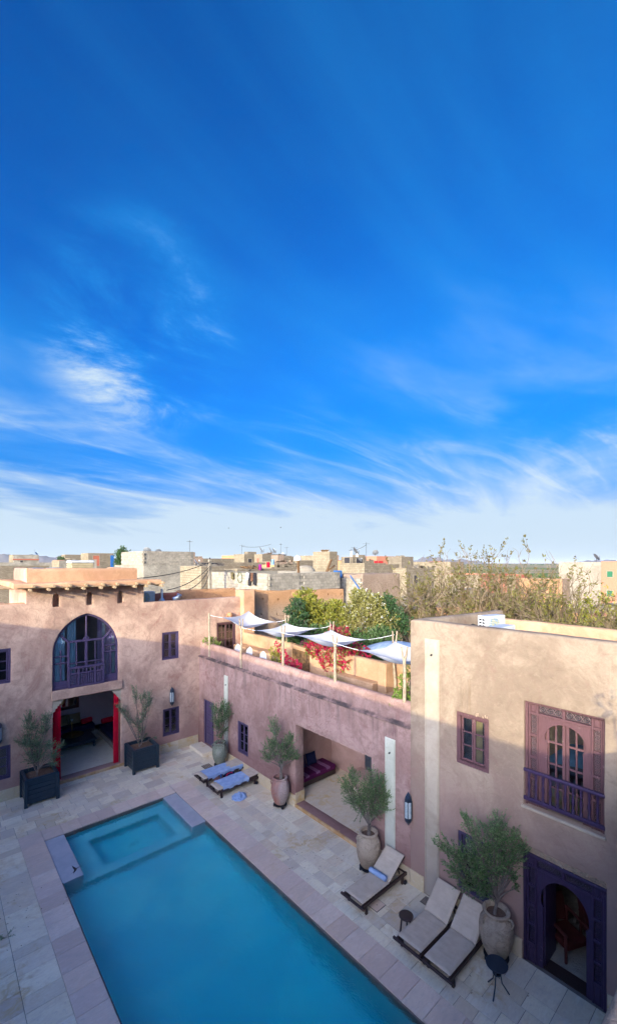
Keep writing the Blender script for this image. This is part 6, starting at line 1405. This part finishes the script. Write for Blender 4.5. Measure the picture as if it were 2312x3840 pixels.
for x, y, z, l in ((30.5, 66, 9.2, 'white water tank on the tan left skyline house'), (50.0, 64, 9.5, 'white water tank on the tan skyline house'), (40.6, 48.5, 8.7, 'white water tank on the pale wall house')): place(MB().lathe([(0, 0), (.5, 0), (.52, .1), (.52, .9), (.35, 1.1), (.15, 1.15), (.15, 1.25), (0, 1.25)], (x, y, z), 20), 'water_tank', M['white_paint'], l, 'tank', 'roof water tanks')
# rammed earth walls of the garden
ew = thing('earth_wall', (13, 19.7, 0), 'rough orange rammed earth wall with rows of putlog holes', 'wall')
sol = MB().grid(lambda u, v: (13.02 + 7.5 * u, 19.75 + .02 * noise.noise((u * 30, v * 20, 0)), 0), 1, 1)
sol = MB().prism([(13.02, 0), (20.5, 0), (20.5, 7.10), (18.9, 7.14), (17.4, 7.08), (16.0, 7.22), (14.5, 7.25), (13.02, 7.34)], 'y', 19.75, 20.3)
hc = [MB().obox((13.9 + k * 1.05 + rt.uniform(-.15, .15), 19.75, z + rt.uniform(-.06, .06)), (.11, .5, .13)) for k in range(7) for z in (6.75, 5.9)]
cut(sol, hc, 'wall', M['earth'], ew, bevel=.03, uneven=.05)
ew2 = thing('earth_wall', (25.7, 22.7, 0), 'brown rammed earth wall with a whitewashed block end', 'wall')
cut(MB().box(25.69, 30.55, 22.69, 25.2, 0, 7.92), [MB().obox((26.5 + k * 1.1, 22.69, 7.0 + .3 * (k % 2)), (.1, .4, .12)) for k in range(4)], 'wall', M['earth_brown'], ew2, bevel=.05, uneven=.05)
MB().box(25.56, 25.62, 22.75, 25.1, 0, 7.6).build('block_backing', M['mortar_pale'], ew2); blocks(ew2, 'y', 25.55, 22.75, 25.0, 5.4, 7.55)
place(MB().tube([(24.6, 23.0, 7.85), (25.2, 22.6, 6.8), (25.5, 22.4, 5.3)], .05, 6), 'tarp', M['blue_paint'], 'twisted blue tarp hanging beside the whitewashed block wall', 'tarp')
def wallrun(label, p, q, th, z0, z1, mat, seed, group='low earth walls', amp=.08):
    t = thing('earth_wall', (p[0], p[1], 0), label, 'wall', group); rough_wall(p, q, th, z0, z1, z1 * .98, 'wall', mat, t, amp=amp, rnd=.12, step=.5, wob=.15, seed=seed); return t
wallrun('low orange earth wall below the white block house', (46, 29.5), (56, 27.5), .5, -.1, 3.3, M['earth_orange'], 3); wallrun('pale earth wall running behind the garden shrubs', (20.5, 19.0), (27, 17.5), .4, -.1, 5.6, M['terrace'], 4); wallrun('pinkish earth wall beyond the bare shrubs', (52, 22), (62, 21), .5, -.1, 3.4, M['earth'], 5); wallrun('long pale wall beside the bare shrubs', (60, 26), (70, 34), .5, -.1, 4.0, M['render'], 6)
h = house('white block house with a big dark doorway behind the bare shrubs', 86.3, 50.5, 92, 60.6, 9.1, BP, BG); opening(h, 'y', 54.8, 60.2, -.05, 4.9, M['dark'], 86.3, name='doorway')
h = house('low rosy walled house behind the bare shrubs', 76.9, 38.9, 88, 47.8, 6.6, BP, M['pink_wall']); MB().box(76.6, 88.2, 38.7, 39.0, 6.3, 6.7).build('brick_band', M['brick_red'], h)
house('grey shed with red roof edge behind the bare shrubs', 90, 38, 98, 44, 6.3, BP, M['brick_red']); house('pale yard wall house behind the bare shrubs', 66, 36.5, 74, 38.5, 4.4, BP, BP, rim=False)
house('big brown earth house behind the tangled shrubs', 79.4, 25.9, 83, 33.0, 6.12, M['earth_orange'], M['earth_brown'], rim=False, name='earth_house')
h = house('tall grey rendered house with a salmon pink stair tower', 95.5, 24.4, 101, 31.8, 9.0, M['render'], M['render']); MB().box(95.38, 101, 21.6, 24.42, 0, 9.15).build('pink_tower', M['pink_wall'], h)
for z in (6.2, 2.6): opening(h, 'y', 22.6, 23.5, z, z + 1.1, simple('green_window_grille', (.03, .17, .08), (.02, .11, .05), scale=9), 95.38, M['cream'])
house('grey concrete house at the right edge', 100.0, 14.5, 106, 21.0, 8.4, M['render'], M['stained'])
house('low white flat roofed yard at the right', 70.0, 10.5, 80, 19.5, 2.6, M['render'], M['white_paint'], rim=False); house('pale low yard behind the tangled shrubs', 62.0, 17.0, 72, 19.0, 2.4, M['pink_wall'], M['pink_wall'], rim=False)
# ------------------------------------------------------------------ roof clutter: dishes, aerials, laundry, poles, cables
def dish(loc, az, r, label, el=35):
    r *= .78; t = thing('satellite_dish', loc, label, 'satellite dish', 'satellite dishes on the town roofs', R(az))
    m = Matrix.Translation((0, 0, r * 1.25)) @ Matrix.Rotation(R(90 - el), 4, 'X')
    MB().lathe([(0, -.18 * r), (.4 * r, -.14 * r), (.75 * r, -.05 * r), (r, .06 * r), (r * .99, .09 * r), (.74 * r, -.02 * r), (0, -.14 * r)], (0, 0, 0), 22).xf(m).build('reflector', M['zinc'], t, smooth=True, local=True)
    MB().tube([m @ Vector((0, -r * .9, .05)), m @ Vector((0, -.1 * r, r * .9))], .02, 5).build('arm', M['iron'], t, local=True); MB().obox(m @ Vector((0, -.1 * r, r * .9)), (.08, .08, .12)).build('receiver', M['ac_white'], t, local=True)
    MB().tube([(0, 0, 0), (0, 0, r * 1.2)], .035, 7).build('mast', M['iron'], t, local=True); return t
def aerial(loc, h_, label, az=0):
    t = thing('aerial', loc, label, 'antenna', 'roof aerials', R(az)); MB().tube([(0, 0, 0), (0, 0, h_)], .022, 5).build('mast', M['iron'], t, local=True); b = MB().bar((-.45, 0, h_ * .9), (.45, 0, h_ * .9), .02)
    for k in range(6): x = -.42 + k * .17; b.bar((x, -.22, h_ * .9), (x, .22, h_ * .9), .014)
    b.build('yagi', M['iron'], t, local=True); return t
DA = 140
dish((17.6, 46.2, 9.6), DA, .55, 'blue shaded dish on the corner of the grey block house'); dish((18.9, 46.4, 9.6), DA + 30, .45, 'smaller pale dish right of the blue one')
dish((41.2, 58.5, 10.26), 60, .75, 'left dish on the middle house'); dish((43.2, 58.6, 10.26), 55, .75, 'big dish in the middle of the middle house roof'); dish((43.9, 58.6, 10.26), 70, .65, 'dish right of the big one on the middle house')
dish((41.3, 37.6, 9.6), 60, .75, 'dish on the white block house roof'); dish((68.5, 57, 10.2), DA, .8, 'pale dish on the salmon skyline house'); dish((96.5, 25.5, 9.0), 40, 1.0, 'white dish on the tall grey rendered house'); dish((16.9, 33.5, 8.5), 60, .4, 'small dish beside the utility pole'); dish((38.6, 34.5, 8.8), 70, .4, 'little dish leaning on the white block house'); dish((29.0, 181.5, 11.5), 50, .8, 'dish on the far house with red band')
for k, (x, y, z, hh, l) in enumerate(((22.2, 45.6, 10, 1.4, 'aerial at the right corner of the grey block house'), (45.0, 58.2, 10.2, 2.0, 'tall aerial on the middle house'), (45.8, 57.6, 10.0, 1.6, 'aerial over the grey annex'), (39.0, 61.0, 10.2, 1.7, 'aerial at the left of the middle house'), (42.4, 36.8, 9.6, 1.9, 'aerial on the white block house'), (40.9, 37.5, 9.6, 1.3, 'short aerial beside the white block roof dish'), (28.5, 181.2, 11.7, 2.0, 'aerial on the far house with red band'), (38.2, 35.6, 8.8, 1.7, 'aerial at the left of the white block house'))): aerial((x, y, z), hh, l, 40 + 25 * k)
for k, (x, y, l) in enumerate(((42.6, 35.2, 'left white chimney pipe on the block roof'), (43.2, 34.8, 'right white chimney pipe on the block roof'))): place(MB().tube([(x - 3, y + 1.6, 8.3), (x - 3, y + 1.6, 10.3 - .3 * k)], .14, 10), 'chimney_pipe', M['white_paint'], l, 'pipe', smooth=False)
def rubble_heap(loc, n_, label, spread=.8, mats=('brick_red', 'old_wood', 'render')):
    t = thing('rubble_heap', loc, label, 'rubble', 'roof rubble'); m = MB()
    for i in range(n_): s_ = rt.uniform(.08, .3); m.obox((rt.uniform(-spread, spread), rt.uniform(-spread, spread) * .6, rt.uniform(0, .25)), (s_ * rt.uniform(1, 4), s_ * .5, s_ * .4), Matrix.Rotation(rt.uniform(0, 3), 3, 'Z') @ Matrix.Rotation(rt.uniform(-.4, .4), 3, 'X'))
    o = m.build('rubble', M[mats[rt.randrange(len(mats))]], t, local=True); tag(o, kind='stuff'); return t
rubble_heap((37.0, 38.6, 10.2), 22, 'rubble and sticks on top of the white block tower', .6, ('old_wood',)); rubble_heap((45.2, 58.0, 10.1), 24, 'dark brushwood heap on the grey annex', .8, ('iron',)); rubble_heap((42.2, 57.6, 10.26), 14, 'junk heap between the dishes on the middle house', .7, ('old_wood',)); rubble_heap((87.5, 55, 9.0), 24, 'red brick heap on the house with dark doorway', 2.2, ('brick_red',)); rubble_heap((63.0, 46.6, 9.9), 14, 'stone heap on the narrow grey tower', .8, ('render',)); rubble_heap((22.0, 33.0, 8.3), 16, 'planks on the low roof room', .8, ('old_wood',)); rubble_heap((28.2, 182, 11.7), 14, 'junk on the far house with red band', 1.2, ('iron',))
oven = thing('plaster_dome', (27.6, 29.0, 7.6), 'grey rounded plaster dome behind the grey block wall', 'dome'); MB().lathe([(1.0, 0), (.98, .4), (.85, .8), (.55, 1.08), (0, 1.15)], (26.6, 30.6, 7.45), 24).build('dome', M['render'], oven, smooth=True); MB().box(25.4, 27.9, 29.4, 31.7, 0, 7.5).build('base', BP, oven)
for p, q, l in (((24.3, 25.5, 7.8), (25.0, 25.5, 9.1), 'leaning timber post behind the grey block wall'), ((24.9, 26.5, 7.8), (25.9, 26.0, 8.6), 'slanting plank beside the plaster dome'), ((20.0, 23.75, 7.6), (20.0, 23.8, 9.0), 'dark post in the gap of the grey block wall')): place(MB().bar(p, q, .16, .12), 'timber', M['old_wood'], l, 'timber', smooth=False)
place(MB().box(24.8, 25.4, 24.6, 25.1, 7.6, 8.2), 'crate', M['blue_paint'], 'blue tarp covered crate near the plaster dome', 'crate', smooth=False, bevel=.05)
up = thing('utility_pole', (15.3, 28.2, 0), 'pale concrete utility pole with cables in front of the block houses', 'pole'); MB().box(15.2, 15.42, 28.1, 28.32, 0, 9.07).build('shaft', M['render'], up, bevel=.02)
MB().box(14.7, 15.9, 28.16, 28.24, 8.75, 8.83).build('cross_arm', M['iron'], up); MB().lathe([(0, 0), (.05, .02), (.05, .12), (0, .14)], (15.3, 28.2, 9.07), 8).build('insulator', M['iron'], up)
def cable(p, q, sag, label):
    p, q = Vector(p), Vector(q); place(MB().tube([p.lerp(q, t / 14) - Vector((0, 0, sag * 4 * (t / 14) * (1 - t / 14))) for t in range(15)], .022, 4), 'cable', M['cable'], label, 'cable', 'overhead cables')
cable((15.3, 28.1, 8.9), (7.6, 22.5, 8.0), .25, 'upper overhead cable from the utility pole to the salon roof'); cable((15.3, 28.1, 8.6), (9.2, 21.5, 7.4), .3, 'middle overhead cable sagging to the salon roof'); cable((15.3, 28.1, 8.5), (10.0, 21.2, 7.35), .35, 'lower overhead cable sagging to the salon roof'); cable((15.3, 28.1, 8.4), (11.0, 21.2, 7.4), .25, 'steepest overhead cable from the utility pole')
cable((43.2, 58.5, 12.0), (39.0, 61, 11.6), .3, 'thin wire between aerials on the middle house'); cable((38.3, 35.6, 10.4), (42.4, 36.8, 11.2), .2, 'thin wire between aerials on the white block house')
def laundry(p, w, h_, mat, label, seed):
    p = Vector(p); place(MB().grid(lambda u, v: p + Vector((.10 * math.sin(u * 9 + seed) * (1 - v) * .5 - .12, -w * u + .03 * noise.noise((u * 3, v * 3, seed)), -h_ * (1 - v) * (1 - .15 * abs(noise.noise((u * 2.5, seed, 0)))))), 10, 8), 'laundry', mat, label, 'laundry', 'laundry on the block wall')
M['khaki'] = cloth_mat('khaki_cloth', (.16, .13, .06), (.06, .05, .03)); M['dark_cloth'] = cloth_mat('dark_cloth', (.03, .028, .03)); M['brown_cloth'] = cloth_mat('brown_cloth', (.14, .07, .04))
laundry((17.1, 28.1, 8.12), .45, .55, M['khaki'], 'khaki patterned cloth on the pale block wall', 1); laundry((17.1, 26.0, 8.12), .4, .5, M['white_cloth'], 'white cloth on the pale block wall', 2); laundry((17.1, 25.75, 8.14), .35, .95, M['dark_cloth'], 'dark trousers hanging on the pale block wall', 3); laundry((17.1, 25.4, 8.12), .32, .6, M['brown_cloth'], 'brown garment between the dark ones on the block wall', 4); laundry((17.1, 25.1, 8.14), .35, .9, M['dark_cloth'], 'black garment at the right end of the laundry', 5)
place(MB().tube([(17.05, 26.95 + .3 * math.cos(t * .5), 7.75 + .38 * math.sin(t * .5)) for t in range(13)], .02, 5), 'hose', M['mid_leaf'], 'green hose loop hanging on the pale block wall', 'hose')
for x, y, z, m, l in ((22.0, 31.8, 8.28, 'pink_flower', 'pink garment over the low roof room edge'), (22.9, 31.8, 8.5, 'red_cloth', 'red garment over the low roof room edge'), (23.4, 31.8, 8.75, 'bed_blue', 'blue cloth over the low roof room edge')): place(MB().grid(lambda u, v: (x + .4 * u, y - .1 + .05 * math.sin(u * 8), z - .1 + .5 * v), 6, 6), 'laundry', M[m], l, 'laundry')
for x, y, z, s_, l in ((56.5, 46.6, 8.6, .5, 'left red chair on the grey yard wall roof'), (58.0, 46.8, 8.6, .6, 'right red chair on the grey yard wall roof')):
    t = thing('red_chair', (x, y, z), l, 'chair'); MB().box(x - s_, x + s_, y - .3, y + .3, z - .1, z + .1).build('seat', M['red_paint'], t, bevel=.03); MB().box(x - s_, x + s_, y + .2, y + .3, z + .1, z + .6).build('backrest', M['red_paint'], t, bevel=.03)
# things on the salon roof
ck = thing('rooftop_cooler', (4.4, 21.6, 8.0), 'tan louvred rooftop cooler behind the salon parapet', 'cooler')
kx, ky = 4.62, 20.85
MB().box(kx, kx + .92, ky, ky + .75, 8.0, 8.80).build('body', M['cooler'], ck, bevel=.03); MB().box(kx - .03, kx + .95, ky - .03, ky + .78, 8.80, 8.92).build('lid', M['ac_white'], ck, bevel=.05, segs=3)
for k in range(8): z = 8.12 + k * .085; MB().box(kx + .03, kx + .89, ky - .025, ky, z, z + .045).build('louvre', M['cooler'], ck); MB().box(kx - .025, kx, ky + .03, ky + .72, z, z + .045).build('louvre', M['cooler'], ck)
for x, l in ((3.25, 'left flat zinc lid on the salon roof'), (3.95, 'right flat zinc lid on the salon roof')): place(MB().lathe([(0, .62), (.30, .60), (.33, .57), (.33, .0)], (x, 20.6, 8.0), 28), 'tank_lid', M['zinc'], l, 'tank')
a3 = dup(bpy.data.objects['ac_unit'], (7.75, 20.6, 6.8), R(10), 'white air conditioner on the salon wing roof right of the tower')
place(MB().lathe([(.28, 0), (.05, .35), (.05, .75), (.0, .76)], (8.4, 20.2, 6.8), 14), 'vent_cone', M['zinc'], 'grey cone vent on the salon wing roof', 'vent'); place(MB().tube([(9.0, 20.3, 7.0), (9.25, 20.25, 7.1), (9.3, 20.2, 7.25)], .12, 12), 'vent_pipe', M['zinc'], 'bent silver vent pipe on the salon wing roof', 'vent')
# ------------------------------------------------------------------ trees beyond the walls
def bare_tree(name, seed, h_, spread, leaves, mat):
    """many-stemmed bare shrub: stems > boughs > twigs, a few young leaves"""
    r = random.Random(seed); wd, tw, lv = MB(), MB(), MB()
    def grow(p, d, L, rad, lev):
        pts = [p]; n = 4
        for i in range(n): d = (d + rvec(r) * .36 + Vector((0, 0, .07))).normalized(); pts.append(pts[-1] + d * L / n)
        (wd if lev < 2 else tw).tube(pts, [rad * (1 - .6 * i / n) for i in range(n + 1)], 5 if lev < 2 else 3, False)
        if lev < 3:
            for i in range((6, 5, 4)[lev]):
                k = r.uniform(.3, 1.0); q = pts[min(n - 1, int(k * n))].lerp(pts[min(n, int(k * n) + 1)], r.random())
                grow(q, (d + rvec(r) * 1.05 + Vector((0, 0, .15))).normalized(), L * r.uniform(.40, .64), max(.008, rad * .50), lev + 1)
        elif r.random() < leaves:
            for i in range(10): leaf_add(lv, pts[r.randrange(1, 5)] + rvec(r) * .04, rvec(r) + d, .18 * r.uniform(.6, 1.2), .075, r)
    for s in range(5):
        a = s * 1.257 + r.uniform(-.4, .4); o = Vector((math.cos(a), math.sin(a), 0)); grow(o * .25, (o * spread * r.uniform(.4, 1.1) + Vector((0, 0, 1))).normalized(), h_ * r.uniform(.45, .62), .075, 0)
    t = thing(name, (0, 0, 0), 'x', 'tree', 'bare shrubs beyond the tall block'); wd.build('trunk', M['twig'], t, local=True)
    c = tw.build('twigs', M['twig'], t, local=True); tag(c, kind='stuff')
    if lv.f: tag(lv.build('crown', mat, t, local=True), kind='stuff')
    return t
M['shrub_leaf'] = leaf_mat('olive_yellow_leaves', (.15, .15, .04), (.20, .14, .045), (.22, .25, .055))
protos = [bare_tree('bare_tree', s, 8.2, sp, lf, M['shrub_leaf']) for s, sp, lf in ((1, .85, .34), (2, 1.0, .5), (3, .85, .22))] + [bare_tree('bare_tree', 4, 6.6, .9, .5, M['yellow_leaf'])]
spots = [  # kind, x, y, z, rotation, scale, label
 (1, 22.6, 14.6, 1.6, 0, 1.0, 'leafing bare shrub directly behind the corner of the tall block'), (0, 24.0, 13.5, 1.8, 1.0, 1.05, 'tall bare shrub left of the roof air conditioner'), (1, 24.2, 12.0, 1.8, 2.2, .98, 'leafing bare shrub above the roof air conditioner'), (0, 26.4, 11.9, 1.6, 4.0, 1.08, 'tall bare shrub right of the roof air conditioner'), (2, 25.8, 10.8, 1.4, .6, 1.06, 'upright bare shrub over the middle of the roof parapet'),
 (3, 26.0, 9.6, 1.4, 2.0, 1.0, 'tangled yellow green shrub left of the brown earth house'), (3, 27.8, 9.0, 1.4, 3.1, 1.05, 'tangled yellow green shrub before the brown earth house'), (2, 24.6, 8.6, 1.4, 4.6, .95, 'bare shrub before the tangled bushes'), (3, 26.2, 7.6, 1.3, 5.2, .9, 'tangled shrub below the brown earth house'), (0, 24.6, 6.9, 1.5, 2.7, .88, 'bare shrub before the grey rendered house'), (2, 25.4, 5.9, 1.4, 1.7, .85, 'bare shrub at the foot of the grey rendered house'), (0, 24.0, 5.2, 1.2, .2, .8, 'bare shrub at the right edge of the picture'), (2, 23.0, 16.3, 1.4, 3.3, .9, 'leafy bare shrub left of the tall block corner'), (3, 29.5, 11.5, 1.5, 1.2, 1.0, 'yellow green shrub far behind the roof parapet'),
 (2, 17.4, 12.2, 2.0, 2.4, .72, 'leafless shrub between the garden bushes and the tall block')]
first = set()
for k, x, y, z, a, s, l in spots:
    if k not in first: first.add(k); o = protos[k]; o.location = (x, y, z); o.rotation_euler = (0, 0, a); o.scale = (s,) * 3; o['label'] = l
    else: dup(protos[k], (x, y, z), a, l, s)
# a bank of earth under the shrubs
tag(MB().grid(lambda u, v: (19 + 22 * u, 0 + 20 * v, -.06 + 1.9 * max(0, math.sin(math.pi * u)) ** .5 * max(0, math.sin(math.pi * v)) ** .4 + .2 * noise.noise((u * 6, v * 6, 1))), 30, 30).build('earth_bank', M['earth'], smooth=True), kind='structure')
# rounded field trees and the green tree on the left
def round_tree(x, y, z0, R_, h_, seed, label, mat, n=5200):
    return bush((x, y, 0), [(0, 0, h_ - R_ * 1.2, R_, 1.15), (.2 * R_, .1, h_ - R_ * .55, R_ * .72), (-.3 * R_, -.2, h_ - R_ * .8, R_ * .75), (0, .1, h_ - R_ * .05, R_ * .42), (-.2 * R_, .1, h_ - R_ * 1.9, R_ * .85)], seed, label, mat, 'tree', 'green_tree', leaf=(.20, .12), n=n, shell=.35)
round_tree(24.6, 75.6, 0, 1.3, 11.2, 61, 'round bright green tree beside the house with red brown door', M['mid_leaf'])
for k, (x, y, R_, h_, l) in enumerate(((112, 52, 3.4, 5.6, 'left green tree at the edge of the fields'), (120, 45, 3.6, 6.2, 'second green tree at the edge of the fields'), (118, 50, 3.0, 5.4, 'third green tree at the edge of the fields'), (116, 36, 3.4, 5.8, 'green tree behind the brown earth house'), (128, 37, 3.6, 6.4, 'pointed green tree beside the grey rendered house'), (105, 40, 3.0, 5.4, 'low green tree over the brown earth house'), (122, 56, 3.0, 5.0, 'small green tree farther out in the fields'))):
    bush((x, y, 0), [(0, 0, h_ - R_, R_ * .9), (R_ * .5, .3, h_ - R_ * 1.1, R_ * .7), (-R_ * .5, -.3, h_ - R_ * 1.2, R_ * .7), (0, 0, h_ - R_ * .5, R_ * .55)], 70 + k, l, M['mid_leaf'] if k % 2 else M['green_leaf'], 'tree', 'green_tree', leaf=(.34, .2), n=3000, shell=.35, group='field trees')
pl = bush((30.5, 150, 0), [(0, 0, 10.0, .8), (.4, 0, 9.7, .6)], 81, 'small palm like tuft over the far salmon house', M['mid_leaf'], 'tree', 'green_tree', leaf=(.5, .12), n=700)
# a far line of trees along the horizon, one indistinct mass
ft = MB(); rf = random.Random(5)
for i in range(420):
    az = R(40 + 50 * rf.random()); d = rf.uniform(2000, 2500); s = rf.uniform(1.5, 4.5); x, y = d * math.sin(az), d * math.cos(az)
    ft.lathe([(s * .5, 0), (s, s * .4), (s * .8, s * .9), (0, s * 1.1)], (x, y, -.1), 6)
tag(ft.build('far_tree_line', M['dark_leaf']), 'dark line of far trees along the horizon of the plain', 'trees', kind='stuff')

# the dusty air of the plain: one box of even thin haze round everything but the sky
hz = NT('air_haze'); pv = hz.N('ShaderNodeVolumePrincipled'); pv.inputs['Color'].default_value = (.80, .88, 1.0, 1); pv.inputs['Density'].default_value = .00003; pv.inputs['Anisotropy'].default_value = .0
hz.L(pv.outputs[0], hz.out.inputs['Volume'])
tag(MB().box(-29000, 29000, -29000, 29000, -10.5, 165).build('haze', hz.m), kind='stuff')
